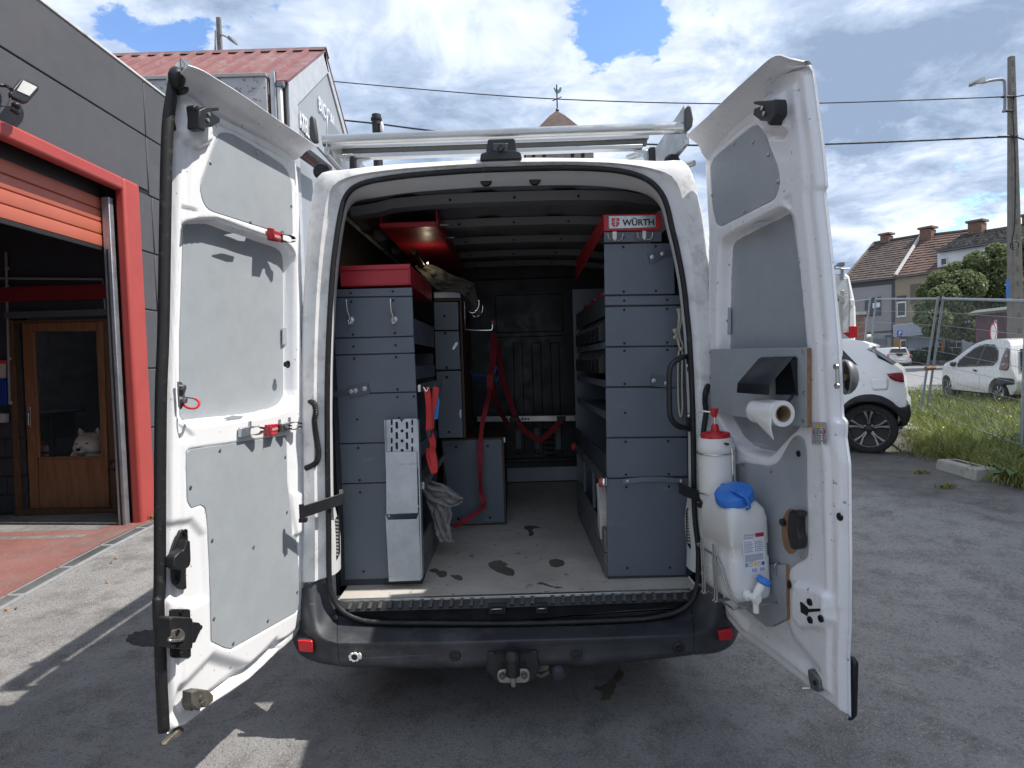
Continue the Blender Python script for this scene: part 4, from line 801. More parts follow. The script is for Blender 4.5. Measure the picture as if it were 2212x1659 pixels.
# red drawer box on top
rb = T('red_drawer_box', 'red steel drawer box lying on top of the left cabinet', 'drawer', PY(811, 618, YL+.02))
q = [(735.5,575),(886.5,571),(887.5,616),(737.7,620.7)]; P4 = [PY(a, b, YL+.03) for a, b in q]
zb = P4[2][2]; x0, x1, z1 = P4[0][0], P4[1][0], P4[0][2]
MB().box(x0, x0+.004, YL+.034, 1.0, zb, z1).build('drawer_side', RED, rb); MB().box(x1-.004, x1, YL+.034, 1.0, zb, z1-.004).build('drawer_side', RED, rb)
MB().box(x0+.004, x1-.004, YL+.05, 1.0, zb, zb+.004).build('drawer_bottom', RED, rb)
fr = MB().box(x0, x1, YL+.028, YL+.033, zb, z1).build('drawer_front', RED, rb)
for bx in ((x0, x1, z1-.024, z1), (x0, x0+.007, zb, z1-.024), (x1-.010, x1, zb, z1-.024), (x0+.007, x1-.010, zb, zb+.007)): MB().box(bx[0], bx[1], YL+.018, YL+.0279, bx[2], bx[3]).build('front_flange', RED, fr, bevel=.003)
# coat hooks
def coat_hook(a, b, top, Y, label):
    c = PY(a, b, Y); t = T('coat_hook', label, 'hook', c, 'coat hooks on the left cabinet')
    MB().lathe([(.018, 0), (.018, .002), (.015, .004), (.001, .0045)], c, (0, -1, 0), 20).build('hook_plate', BOLT, t, smooth=40)
    for dx, dz in ((.009,.010),(-.009,.010),(.009,-.010),(-.009,-.010)): MB().lathe([(.003, 0), (.002, .002), (.0005, .002)], c+np.array([dx, -.004, dz]), (0, -1, 0), 8).build('hook_screw', STEEL, t)
    tp = PY(*top, Y-.05)
    MB().tube(spline([c+np.array([-.002, -.006, .0]), c+np.array([-.003, -.020, .025]), (c+tp)/2+np.array([-.004, -.008, 0]), tp+np.array([0, 0, -.01]), tp], 6), [.0045]*24+[.0055], 8).build('hook_arm', CHROME, t, smooth=180)
    MB().tube(spline([c+np.array([0, -.006, -.006]), c+np.array([-.002, -.018, -.024]), c+np.array([-.002, -.034, -.018]), c+np.array([-.002, -.038, .0])], 5), .0042, 8).build('hook_arm', CHROME, t, smooth=180)
coat_hook(*Zc(300,433), Zc(272,300), YL, 'steel coat hook nearer the open van door, on the left cabinet'); coat_hook(*Zc(584,432), Zc(560,296), YL, 'steel coat hook nearer the aisle, on the left cabinet')
# strut bracket with bolts (left and right)
def bolts(parent, pts, Y, r=.0115):
    for a, b in pts:
        MB().lathe([(r, 0), (r, .003), (r*.62, .004), (r*.6, .010), (r*.3, .0105), (r*.25, .007), (.001, .007)], PY(a, b, Y), (0, -1, 0), 18).build('bracket_bolt', BOLT, parent, smooth=40)
def bracket(label, loc, polys, bl, Y):
    t = T('mounting_bracket', label, 'bracket', loc, 'brackets that hold the cabinets')
    for k, pl in enumerate(polys): MB().prism([PY(a, b, Y-.003*k-.001) for a, b in pl], (0, -.004, 0)).build('bracket_plate' if k else 'bracket_arm', M('bracket_grey', (.085, .10, .12), .45, .2), t, bevel=.001)
    bolts(t, bl, Y-.006-.002*len(polys)); return t
bracket('grey slotted bracket with three bolts fixing the left cabinet to the pillar', PY(*Zc(350,890), YL), [[Zc(160,905), Zc(300,878), Zc(300,912), Zc(160,945)], [Zc(280,868), Zc(412,843), Zc(428,912), Zc(295,940)]], [Zc(301,899), Zc(331,893), Zc(391,880)], YL)
t_ = bracket('grey bracket with two bolts high on the right cabinet', PY(*Zr(700,460), .19), [[Zr(640,440), Zr(830,415), Zr(832,450), Zr(740,475), Zr(735,490), Zr(660,517)]], [Zr(680,466), Zr(755,441)], .18)
bracket('grey slotted bracket behind the grab handle on the right cabinet', PY(*Zr(700,1370), .19), [[Zr(780,1372), Zr(925,1385), Zr(925,1420), Zr(780,1405)], [Zr(672,1320), Zr(785,1335), Zr(780,1415), Zr(662,1400)]], [Zr(692,1364), Zr(782,1382)], .18)
# ------------------------------------------------ galvanised chute
ch = T('cable_tray_chute', 'galvanised steel tray chute standing against the left cabinet', 'tray', PY(875, 1250, .14))
cp = [PY(a, b, .15) for a, b in (Zc(530,1292), Zc(732,1290), Zb(1015,330), Zb(670,345))]
MB().prism(cp, (0, -.004, 0)).build('front_sheet', GALV, ch, bevel=.001)
MB().prism([PY(a, b, .146) for a, b in (Zb(660,345), Zb(685,405), Zb(1000,395), Zb(1020,330), Zb(1050,1045), Zb(1038,1062), Zb(697,1076))], (0, -.005, 0)).build('front_sheet', GALV, ch, bevel=.001)
MB().prism([PY(a, b, .155) for a, b in (Zc(520,1085), Zc(618,1078), Zc(632,1100), Zc(650,1076), Zc(735,1076), Zc(745,1400), Zc(528,1400))], (0, .004, 0)).build('back_sheet', GALV, ch, bevel=.001)
for a in (Zc(733,1076), Zb(1050,1045)): pass
MB().prism([PY(a, b, .145) for a, b in (Zc(733,1085), Zc(741,1085), Zb(1062,1040), Zb(1045,1052))], (0, .055, 0)).build('side_sheet', GALV, ch, bevel=.001); MB().prism([PY(a, b, .145) for a, b in (Zc(518,1085), Zc(524,1085), Zc(530,1290), Zc(526,1290))], (0, .02, 0)).build('side_sheet', GALV, ch)
for cx in (600, 667):
    for cy in (1120, 1187, 1255): MB().prism([PY(a, b, .1545) for a, b in rpoly([Zc(cx-8,cy-24), Zc(cx+8,cy-24), Zc(cx+10,cy+22), Zc(cx-6,cy+22)], 2.4)], (0, -.0012, 0)).build('tray_slot', DARK, ch)
for cx in (568, 702):
    for cy in (1100, 1150, 1220, 1275): MB().prism([PY(a, b, .1545) for a, b in rpoly([Zc(cx-6,cy-18), Zc(cx+6,cy-18), Zc(cx+6,cy+18), Zc(cx-6,cy+18)], 2)], (0, -.0012, 0)).build('tray_slot', DARK, ch)
for cy in (1156, 1221, 1283): MB().lathe([(.0075, 0), (.0075, .0012), (.001, .0012)], PY(*Zc(636,cy), .1545), (0, -1, 0), 16).build('tray_hole', DARK, ch)
for p in ((692,283),(1012,258),(696,366),(678,437),(992,425),(710,1030),(1032,1018)): MB().lathe([(.0045, 0), (.004, .003), (.001, .0035)], PY(*Zb(*p), .1405), (0, -1, 0), 10).build('rivet', STEEL, ch, smooth=40)
# ------------------------------------------------ second unit on the left
Y2 = 1.10
un = T('tall_cabinet', 'narrow dark cabinet with wooden sides behind the left shelving unit', 'cabinet', (-.45, 1.4, FZ))
uq = [[(843,311),(1002,308),(1006,498),(848,501)],[(848,503),(1007,500),(1018,757),(856,761)],[(857,764),(1020,759),(1035,1203),(875,1207)]]
uh = [[(912,405)],[(917,518),(926,743)],[(928,805),(941,1163)]]
for q, h_ in zip(uq, uh): o = panel(un, [Zc(*p) for p in q], Y2); holes(o, [Zc(*p) for p in h_], Y2, .009)
pa, pb = PY(*Zc(843,290), Y2), PY(*Zc(1040,1205), Y2)
WOODD = M('dark_wood_edge', (.055, .032, .02), .6, var=.3, scale=20, stretch=(1, 1, .15))
MB().prism([PY(*Zc(1010,300), Y2), PY(*Zc(1024,298), Y2), PY(*Zc(1054,1200), Y2), PY(*Zc(1037,1205), Y2)], (0, .75, 0)).build('wooden_side', WOODD, un, bevel=.002)
MB().prism([PY(*Zc(845,296), Y2-.004), PY(*Zc(1020,290), Y2-.004), PY(*Zc(1022,304), Y2-.004), PY(*Zc(845,310), Y2-.004)], (0, .6, 0)).build('wooden_top', WOODD, un)
MB().prism([PY(*Zc(q[0], q[1]), Y2-.012) for q in ((843,250),(1013,243),(1018,284),(845,289))], (0, .03, 0)).build('silver_strip', LIGHTG, un, bevel=.002)
for pts in ([(985,575),(1002,578),(1000,592),(978,625),(962,628),(965,610)], [(1012,1015),(1024,1015),(1024,1070),(1014,1076),(1008,1045)]):
    MB().prism([PY(*Zc(*p), Y2-.001) for p in pts], (0, -.006, 0)).build('latch_plate', STEEL, un, bevel=.002)
bs_ = T('low_cupboard', 'low blue grey cupboard with dark wooden top beside the aisle', 'cupboard', (-.27, 1.5, FZ))
o = panel(bs_, [Zc(893,1214), Zc(1286,1208), (1090.5,1129.4), (975,1135.5)], 1.235); holes(o, [Zc(988,1261), Zc(1195,1254), Zb(1452,397), Zb(1797,384)], 1.235, .009)
q0, q1 = PY(*Zc(893,1214), 1.235), PY(1090, 1129.6, 1.235)
MB().box(q0[0], q1[0]+.012, 1.25, 2.0, FZ, q0[2]-.012).build('cupboard_body', WOODD, bs_, bevel=.002); MB().box(q0[0], q1[0]+.018, 1.232, 2.0, q0[2]-.008, q0[2]+.004).build('wooden_top', WOODD, bs_, bevel=.002)
MB().prism([PY(*Zc(*p), 1.23) for p in ((1299,1198),(1310,1200),(1309,1230),(1301,1230))], (0, -.006, 0)).build('latch_plate', WHITEP, bs_)
# hanging rail hooks: steel U hooks and blue hooks
def wire(name, label, cat, pts, r, mat, Y=None, group=None, tip=None):
    P = [PY(a, b, y) for (a, b), y in pts]; t = T(name, label, cat, P[0], group)
    MB().tube(spline(P, 5), r, 8).build('hook_rod', mat, t, smooth=180)
    if tip: MB().cyl(P[-1]-(P[-1]-P[-2])/np.linalg.norm(P[-1]-P[-2])*.002, P[-1]+(P[-1]-P[-2])/np.linalg.norm(P[-1]-P[-2])*.018, r*1.5, 10).build('hook_tip', tip, t, smooth=40)
wire('utility_hook', 'long steel utility hook with red tip beside the tall cabinet', 'hook', [(Zc(1042,310),1.06),(Zc(1046,420),1.04),(Zc(1050,485),1.02),(Zc(1070,497),1.0),(Zc(1205,498),.98),(Zc(1224,488),.98),(Zc(1226,458),.98)], .006, CHROME, tip=RED)
wire('utility_hook', 'upper thin steel wire hook under the grey jacket', 'hook', [(Zc(1138,300),1.0),(Zc(1135,345),1.0),(Zc(1108,382),1.0),(Zc(1075,378),1.0),(Zc(1052,345),1.02)], .004, CHROME)
wire('utility_hook', 'lower thin steel wire hook under the grey jacket', 'hook', [(Zc(1162,335),1.1),(Zc(1158,378),1.1),(Zc(1125,410),1.1),(Zc(1095,400),1.1),(Zc(1078,360),1.12)], .004, CHROME)
BLUEH = M('blue_dipped_hook', (.02, .09, .28), .4, var=.08)
wire('utility_hook', 'upper blue coated hook holding red straps', 'hook', [(Zc(1068,700),1.7),(Zc(1080,770),1.65),(Zc(1120,793),1.6),(Zc(1215,785),1.55),(Zc(1245,760),1.55),(Zc(1250,732),1.55)], .009, BLUEH, group=None)
wire('utility_hook', 'lower blue coated hook under the upper blue hook', 'hook', [(Zc(1105,800),1.8),(Zc(1130,838),1.75),(Zc(1215,845),1.7),(Zc(1255,825),1.68),(Zc(1262,800),1.68)], .009, BLUEH)
# straps
STRAP = M('red_webbing', (.30, .025, .035), .75, var=.2, scale=60, bump=.4, bscale=700)
def strap(label, pts, w, loc=None, sub=8, tw=None, mats=STRAP, group=None):
    P = [PY(a, b, y) for (a, b), y in pts]; t = T('lashing_strap', label, 'strap', loc if loc is not None else P[0], group)
    ribbon(P, w, .003, sub, tw).build('webbing', mats, t, smooth=40); return t
s1 = strap('bright red lashing strap looped from the rail of the left shelving unit', [(Zc(795,870),.17),(Zc(806,940),.165),(Zc(812,1040),.16),(Zc(812,1140),.16),(Zc(820,1180),.16),(Zc(838,1240),.16),(Zc(832,1290),.17),(Zc(845,1350),.17),(Zc(845,1420),.17),(Zc(815,1330),.18),(Zc(815,1270),.2)], .030, mats=M('red_webbing_bright', (.46, .03, .03), .7, var=.15, scale=60, bump=.4, bscale=700), tw=lambda t: .5*sin(t*9))
ribbon([PY(*Zc(858,870), .20), PY(*Zc(848,950), .19), PY(*Zc(828,1030), .17), PY(*Zc(824,1140), .165)], .028, .003).build('webbing', MATS['red_webbing_bright'], s1, smooth=40)
MB().prism([PY(*Zc(*p), .155) for p in ((796,1150),(832,1148),(833,1192),(797,1195))], (0, -.012, 0)).build('buckle', BLACK, s1, bevel=.004)
MB().tube(spline([PY(*Zc(775,868), .165), PY(*Zc(795,898), .16), PY(*Zc(808,870), .165)], 6), .003, 8).build('hook_wire', CHROME, s1, smooth=180)
bt = MB().prism([PY(*Zc(*p), .21) for p in ((852,918),(872,925),(880,960),(868,1080),(846,1080))], (0, .002, 0)).build('blue_tag', M('blue_tag_plastic', (.03, .20, .55), .4), s1)
strap('long dark red strap hanging from the blue hook to the floor', [(Zc(1208,790),1.5),(Zc(1206,900),1.45),(Zc(1185,1000),1.3),(Zc(1158,1120),1.2),(Zc(1148,1250),1.15),(Zc(1145,1400),1.12),(Zc(1150,1540),1.12),(Zc(1165,1600),1.13),(Zc(1172,1650),1.14),(Zb(1725,190),1.14),(Zb(1700,285),1.13),(Zb(1560,390),1.1),(Zb(1395,478),1.05)], .032, tw=lambda t: .7*sin(t*17))
strap('red strap bundle wrapped round the upper blue hook', [(Zc(1235,520),1.8),(Zc(1232,640),1.7),(Zc(1228,740),1.6),(Zc(1210,790),1.5),(Zc(1212,880),1.48),(Zc(1235,840),1.6)], .040)
strap('dark red strap running from the bulkhead down to the cross rail', [(Zc(1262,590),2.4),(Zc(1285,780),2.35),(Zc(1330,930),2.3),(Zc(1375,1060),2.3),(Zc(1425,1140),2.28),(Zs(470,1175),2.28),(Zs(540,1215),2.28),(Zs(590,1180),2.28),(Zs(680,1085),2.28)], .045)
strap('short red strap slanting from the blue hook to the cross rail', [(Zc(1215,850),1.6),(Zc(1250,960),1.8),(Zc(1295,1060),2.1),(Zc(1330,1120),2.25)], .036)
# cross rail
cr_ = T('cross_rail', 'perforated aluminium lashing rail across the aisle near the bulkhead', 'rail', PY(1170, 906, 2.3))
A_, B_ = PY(*Zs(130,1078), 2.32), PY(*Zs(810,1072), 2.3); MB().obox((A_+B_)/2, (B_-A_)/2, (0, .012, 0), (0, 0, .024)).build('rail_beam', M('rail_alu', (.34, .34, .33), .4, .8), cr_, bevel=.003)
for i in range(24):
    x = 325+i*20; MB().lathe([(.0095, 0), (.0095, .001), (.001, .001)], PY(*Zs(x, 1080-.012*(x-325)), 2.299), (0, -1, 0), 8).build('rail_hole', DARK, cr_)
for x in (375, 680): c = PY(*Zs(x, 1080), 2.29); MB().box(c[0]-.035, c[0]+.035, c[1]-.02, c[1]+.0, c[2]-.022, c[2]+.026).build('rail_clip', BLACK, cr_, bevel=.006)
# red roof tray with torch
tray = T('roof_tray', 'red steel tray hung under the van roof on the left', 'tray', PY(880, 491, .5))
ya, yb_ = .50, 2.25; c0, c1 = PY(*Zd(660,768), ya), PY(*Zd(1320,765), ya); ct = PY(*Zd(1340,485), ya); zb = (c0[2]+c1[2])/2; lipz = PY(*Zd(1000,705), ya)[2]
MB().box(c0[0]+.004, c1[0]-.004, ya+.004, yb_, zb, zb+.003).build('tray_bottom', RED, tray); MB().box(c0[0], c0[0]+.004, ya+.002, yb_, zb, min(ct[2], 2.40)).build('tray_side', RED, tray); MB().box(c1[0], c1[0]+.005, ya+.002, yb_, zb, min(ct[2], 2.40)).build('tray_side', RED, tray)
MB().box(c0[0]-.006, c1[0]-.002, ya-.008, ya+.0015, zb, lipz).build('tray_front', RED, tray, bevel=.004)
MB().box(c0[0]+.01, c1[0]-.01, ya+.85, ya+.86, zb-.002, zb).build('tray_seam', DARK, tray)
for y in (.62, .95): MB().box(c1[0]+.005, c1[0]+.05, y, y+.03, zb+.03, zb+.036).build('tray_bracket', STEEL, tray)
tq0, tq1 = PY(*Zd(1085,1125), .80), PY(*Zd(1035,1040), .72)
tor = T('torch', 'lit black torch pointing up under the red roof tray', 'torch', tq0)
tor_d = tq1-tq0; tor_d /= np.linalg.norm(tor_d)
MB().tube([tq0-tor_d*.10, tq0, tq0+tor_d*.03, tq1-tor_d*.02], [.018, .019, .024, .022], 14).build('torch_body', BLACK, tor, smooth=40)
MB().cyl(tq1-tor_d*.02, tq1+tor_d*.006, .016, 14).build('torch_ring', M('brass_ring', (.5, .42, .25), .3, .9), tor, smooth=40)
pl = bpy.data.lights.new('torch_light', 'POINT'); pl.energy = .10; pl.color = (1, .88, .6); pl.shadow_soft_size = .012
plo = bpy.data.objects.new('torch_light', pl); COL.objects.link(plo); plo.location = tuple(PY(*Zd(1215,1190), .98)); attach(plo, tor)
MB().ball(PY(*Zd(1215,1190), .98)+np.array([0, 0, 0.0]), .004, 8).build('torch_bulb', M('bulb', (.9, .85, .6), .5, emit=(1, .85, .55, 12)), tor)
JACK = M('dark_grey_canvas', (.075, .07, .06), .85, var=.15, scale=14, bump=.5, bscale=500)
jk = T('work_jacket', 'dark grey canvas jacket bundled on top of the tall cabinet', 'jacket', PY(*Zd(1500,1480), 1.15))
def drape(name, parent, LQ, RQ, dep, amp, mat, conv, nk=30, f1=11, f2=23, seed=0, th=.006):
    rows = []
    for r_, ((a, b), (c_, d_)) in enumerate(zip(spline(LQ, 5), spline(RQ, 5))):
        row = []
        for k in range(nk):
            t = k/(nk-1); q = Vector((t*3.1+seed, r_*.17, seed*.7)); fold = sin(t*f1+r_*.21+2*mnoise.noise(q))*.6+sin(t*f2-r_*.33)*.3+mnoise.fractal(q*2.2, .9, 2, 3)*.8
            row.append(PY(*conv(a+(c_-a)*t+6*mnoise.noise(q*3), b+(d_-b)*t+10*mnoise.noise(q*2.5+Vector((5, 0, 0)))), dep+amp*fold))
        rows.append(row)
    return MB().loft(rows).build(name, mat, parent, smooth=180, solid=th)
drape('jacket_body', jk, [(1062,1228),(1120,1215),(1230,1205),(1340,1240),(1480,1320),(1620,1370),(1776,1432)], [(1110,1292),(1150,1340),(1240,1430),(1320,1500),(1440,1522),(1590,1540),(1650,1578)], 1.06, .020, JACK, Zd, 30, 4.5, 8)
drape('jacket_sleeve', jk, [(1600,1500),(1650,1560),(1720,1660),(1760,1760),(1790,1830)], [(1770,1440),(1780,1520),(1800,1600),(1835,1700),(1860,1800)], 1.10, .018, JACK, Zd, 22, 4, 7, 4)
CLOTH = M('grey_dust_cloth', (.33, .315, .315), .9, var=.10, scale=10, bump=.4, bscale=450)
cl = T('dust_sheet', 'crumpled grey cloth hanging out of the left shelving unit to the floor', 'cloth', PY(*Zb(1330,650), .62))
drape('cloth_fold', cl, [(1075,-30),(1180,-15),(1310,35),(1420,110),(1500,180)], [(1058,95),(1125,190),(1250,235),(1385,258),(1490,215)], .57, .030, CLOTH, Zb, 34, 8, 15, 2)
drape('cloth_fold', cl, [(1105,150),(1118,240),(1150,330),(1185,430),(1200,520),(1225,600),(1255,650)], [(1385,190),(1372,270),(1376,360),(1360,450),(1372,550),(1380,610),(1405,656)], .60, .020, CLOTH, Zb, 40, 7, 14, 9)
# ------------------------------------------------ right cabinet
YR = .18
cabR = T('shelving_unit', 'tall blue grey steel shelving unit at the right door opening under a red header', 'shelving', (.6, .4, FZ))
rv = [[(328,279),(748,273),(748,356),(331,362)],[(330,367),(830,359),(845,736),(333,742)],[(336,747),(885,738),(890,813),(337,819)],[(338,827),(890,815),(915,1110),(340,1116)],[(341,1120),(915,1112),(930,1404),(342,1408)]]
rh = [[(470,322)],[(469,393),(703,387),(472,716),(705,711)],[(475,782),(787,776)],[(475,849),(787,842),(477,1091),(788,1085)],[(477,1145),(788,1139),(479,1385)]]
for q, h_ in zip(rv, rh): o = panel(cabR, [Zr(*p) for p in q], YR); holes(o, [Zr(*p) for p in h_], YR, .0062)
for q, h_ in (([Zr(342,1413), Zr(930,1410), Zs(1500,1195), Zs(975,1201)], [Zr(482,1596)]), ([Zs(975,1204), Zs(1502,1198), Zs(1508,1455), Zs(978,1466)], [Zs(1100,1227), Zs(1378,1223), Zs(1103,1441), Zs(1382,1438)]), ([Zs(978,1469), Zs(1510,1458), (1481.5,1243.5), (1312.5,1246.5)], [Zs(1105,1523), Zs(1383,1519), Zt(1595,392), Zt(1790,390)])):
    o = panel(cabR, q, YR); holes(o, h_, YR, .0062)
tl, br_ = PY(*Zr(330,367), YR), PY(1312.5, 1246.5, YR); xa0, xa1 = tl[0], br_[0]; ztR = PY(*Zr(330,300), YR)[2]
y2 = 1.50
MB().prism([(xa1+.004, YR+.014, FZ), (.80, YR+.014, FZ), (.74, YR+.014, ztR-.12), (xa0+.004, YR+.014, ztR-.06)], (0, .008, 0)).build('end_frame', CABD, cabR)
MB().box(.80, .82, YR+.03, y2, FZ, ztR-.1).build('back_panel', CABD, cabR); MB().box(xa1+.004, .798, y2, y2+.012, FZ, ztR-.1).build('end_panel', CAB, cabR)
for (v, lip) in (((335,830), 3), ((335,1110), 1), ((340,1395), 1), ((340,1630), 1)):
    z = PY(*Zr(*v), YR)[2]; xx = xa0+(xa1-xa0)*(ztR-z)/(ztR-FZ)
    o = MB().box(xx+.012, .798, YR+.026, y2-.002, z-.004, z+.002).build('shelf', CAB, cabR); MB().box(xx+.004, xx+.0095, YR+.026, y2-.002, z-.012*lip, z+.022*lip).build('shelf_lip', CABD if lip > 1 else CAB, o, bevel=.002)
for (z0, z1) in ((FZ+.002, FZ+.12), (FZ+.125, FZ+.23)): MB().box(xa1-.006, xa1+.008, YR+.03, 1.45, z0, z1).build('plinth_board', MATS['plinth_grey'], cabR, bevel=.002)
for y in (.62, 1.05): MB().box(xa1-.004, xa1+.012, y, y+.035, FZ+.24, PY(*Zs(790,1250), y2)[2]-.02).build('upright', CAB, cabR, bevel=.002)
pr0, pr1 = PY(*Zs(968,1490), .17), PY(*Zs(770,1255), 1.48)
MB().obox((pr0+pr1)/2, (pr1-pr0)/2, (.010, 0, 0), (0, 0, .020)).build('lashing_rail', ALU, cabR, bevel=.003)
MB().obox((pr0+pr1)/2+np.array([.012, 0, .075]), (pr1-pr0)/2*.97, (.004, 0, 0), (0, 0, .05)).build('side_board', CABD, cabR)
pc = PY(*Zs(945,1490), .14); MB().lathe([(.020, -.012), (.024, 0), (.020, .012), (.008, .014)], pc, (1, -.3, 0), 16).build('rail_knob', M('red_knob', (.35, .05, .04), .5), cabR, smooth=40); MB().lathe([(.026, -.004), (.026, .004), (.01, .005)], pc+np.array([.012, 0, 0]), (1, -.3, 0), 16).build('knob_washer', CHROME, cabR, smooth=40)
pc = PY(*Zs(768,1258), 1.46); MB().ball(pc, .03, 10).build('rail_knob', MATS['red_knob'], cabR, smooth=180)
MB().prism([PY(*Zs(*p), YR-.004) for p in ((1075,1470),(1200,1458),(1330,1455),(1480,1468),(1480,1500),(1330,1486),(1200,1490),(1075,1505))], (0, -.005, 0)).build('curved_strap_plate', M('strap_plate', (.14, .16, .185), .45, .2), cabR, bevel=.001)
bolts(cabR, [Zs(1115,1485)], YR-.009, .008)
# red header box with sign
hd = T('header_tray', 'red header tray with brand plate on top of the right shelving unit', 'tray', PY(1366, 497, YR))
h0, h1, h2 = PY(*Zr(325,276), YR-.006), PY(*Zr(745,270), YR-.006), PY(*Zr(745,148), YR-.006); hq = [Zr(325,155), Zr(745,148), Zr(746,270), Zr(326,277)]
MB().prism([PY(a, b, YR-.006) for a, b in hq], (0, .012, 0)).build('header_front', RED, hd, bevel=.004)
pz0, pz1 = PY(*hq[3], YR), PY(*hq[0], YR)
MB().prism([(pz0[0], YR+.008, pz0[2]), (pz0[0], YR+.008, pz1[2]), (pz0[0]+.01, 1.5, pz1[2]), (pz0[0]+.01, 1.5, pz0[2]-.05)], (.004, 0, 0)).build('header_side', RED, hd)
MB().prism([PY(*Zr(*p), YR-.007) for p in ((362,168),(705,162),(706,250),(363,260))], (0, -.0025, 0)).build('brand_plate', M('brushed_plate', (.40, .42, .43), .35, .7, var=.1, scale=20, stretch=(1, 1, .1)), hd, bevel=.001)
SIGNR = M('sign_red', (.50, .02, .02), .5, var=.02)
Ys = YR-.0102
for q in (((384,184),(409,183),(409,192),(398,194),(398,200),(409,200),(409,206),(384,208)), ((415,183),(441,182),(441,206),(415,206),(415,200),(430,199),(430,193),(415,192)), ((384,214),(409,213),(409,222),(398,223),(398,229),(409,229),(409,247),(394,240),(385,228)), ((415,213),(441,212),(440,227),(430,240),(415,247),(415,229),(428,228),(428,222),(415,222))):
    MB().prism([PY(*Zr(*p), Ys) for p in q], (0, -.001, 0)).build('brand_emblem', SIGNR, hd)
o_ = PY(*Zr(462,237), Ys); text('WÜRTH', o_, PY(*Zr(692,232), Ys)-o_, (0, 0, 1), PY(*Zr(500,192), Ys)[2]-o_[2], PBLK, hd, width=np.linalg.norm(PY(*Zr(692,232), Ys)-o_), bold=.03)
def dhook(a, b, label, tilt):
    c = PY(a, b, YR-.002); t = T('double_hook', label, 'hook', c, 'double hooks under the red header')
    MB().prism([c+np.array(q) for q in ((-.012+tilt*.004,0,.020),(-.008,0,.026),(.008,0,.026),(.012,0,.020),(.010,0,-.02),(-.010,0,-.02))], (0, -.006, 0)).build('hook_plate', M('hook_nickel', (.42, .40, .36), .35, .8), t, bevel=.002)
    for sg in (-1, 1): MB().tube(spline([c+np.array([sg*.006, -.006, -.014]), c+np.array([sg*.016, -.016, -.020]), c+np.array([sg*.030, -.026, -.012]), c+np.array([sg*.036, -.028, .012])], 5), [.004]*15+[.005], 8).build('hook_arm', MATS['hook_nickel'], t, smooth=180)
    for dz in (.016, -.012): MB().lathe([(.004, 0), (.003, .002), (.0005, .002)], c+np.array([0, -.006, dz]), (0, -1, 0), 8).build('hook_screw', STEEL, t)
dhook(*Zr(405,320), 'nickel double coat hook under the red cross emblem of the header', 0); dhook(*Zr(618,314), 'nickel double coat hook nearer the van pillar under the header', 1)
# shelf bins
BIN = M('black_bin_plastic', (.022, .024, .027), .4, var=.1)
bp_ = None
for k, (vz, lab) in enumerate((((330,1085), 'upper'), ((335,1330), 'lower'))):
    z = PY(*Zr(*vz), YR)[2]+.012
    for i in range(7):
        y = .30+i*.155; xx = xa0+(xa1-xa0)*(ztR-z)/(ztR-FZ)-.012; base = (xx, y, z)
        names = ('nearest the doorway', 'second from the doorway', 'third from the doorway', 'fourth from the doorway', 'fifth from the doorway', 'second from the bulkhead end', 'at the bulkhead end')
        lb = 'black plastic storage bin on the %s bin shelf, %s' % (lab, names[i])
        if bp_ is None:
            bp_ = T('storage_bin', lb, 'bin', base, 'black storage bins on the right shelves')
            B0 = np.array(base); prof = [(0, 0), (.20, 0), (.20, .14), (.06, .14), (0, .07)]
            for sd_, yy in ((0, 0), (1, .137)): MB().prism([B0+np.array([px_, yy, pz_]) for px_, pz_ in prof], (0, .004, 0)).build('bin_side', BIN, bp_, bevel=.001)
            MB().box(B0[0], B0[0]+.004, B0[1]+.005, B0[1]+.136, B0[2], B0[2]+.068).build('bin_front', BIN, bp_, bevel=.001); MB().box(B0[0]+.0045, B0[0]+.2, B0[1]+.005, B0[1]+.136, B0[2], B0[2]+.004).build('bin_floor', BIN, bp_); MB().box(B0[0]+.196, B0[0]+.2, B0[1]+.005, B0[1]+.136, B0[2]+.0045, B0[2]+.14).build('bin_back', BIN, bp_)
            bp_['label'] = lb
        else: dup(bp_, base, label=lb)
z3 = PY(*Zr(335,830), YR)[2]+.004
for (y, lb) in ((.45, 'nearest the doorway'), (.75, 'in the middle'), (1.05, 'farthest inside')):
    t = T('red_case', 'small red case on the upper right shelf, %s' % lb, 'case', (xa0+.10, y+.1, z3), 'red cases on the upper right shelf')
    MB().box(xa0+.025, xa0+.20, y, y+.2, z3, z3+.075).build('case_body', RED, t, bevel=.01); MB().box(xa0+.024, xa0+.201, y-.001, y+.201, z3+.0755, z3+.098).build('case_lid', RED, t, bevel=.008)
# white rope hung behind the handle
ROPE = M('white_rope', (.48, .45, .38), .8, var=.15, scale=90, bump=.5, bscale=400)
rp = T('rope', 'white cotton rope hanging in knotted loops on the right cabinet', 'rope', PY(*Zr(880,850), YR))
def ropel(pts, closed=False): MB().tube(spline([PY(*Zr(a, b), YR-.012-d) for a, b, d in pts], 6, closed), .0042, 8, closed).build('rope_loop', ROPE, rp, smooth=180)
ropel([(866,848,0),(880,842,0),(892,852,0),(893,920,.004),(876,1000,.006),(884,1060,.006),(901,1110,.004),(890,1140,.004),(872,1110,0),(858,1040,0),(868,960,0),(872,900,0)], True)
ropel([(858,850,0),(870,846,.004),(880,880,.004),(870,960,.006),(862,1020,.004),(880,1130,.008)])
ropel([(884,1130,.008),(872,1160,.004),(866,1250,0),(866,1400,0),(870,1540,0),(884,1625,.004),(898,1560,0),(895,1400,0),(897,1250,0),(898,1160,.004),(888,1128,.008)])
ropel([(872,1020,.01),(850,990,.014),(832,996,.014),(845,1012,.014),(850,1040,.012),(835,1045,.012),(845,1056,.012),(866,1040,.01)])
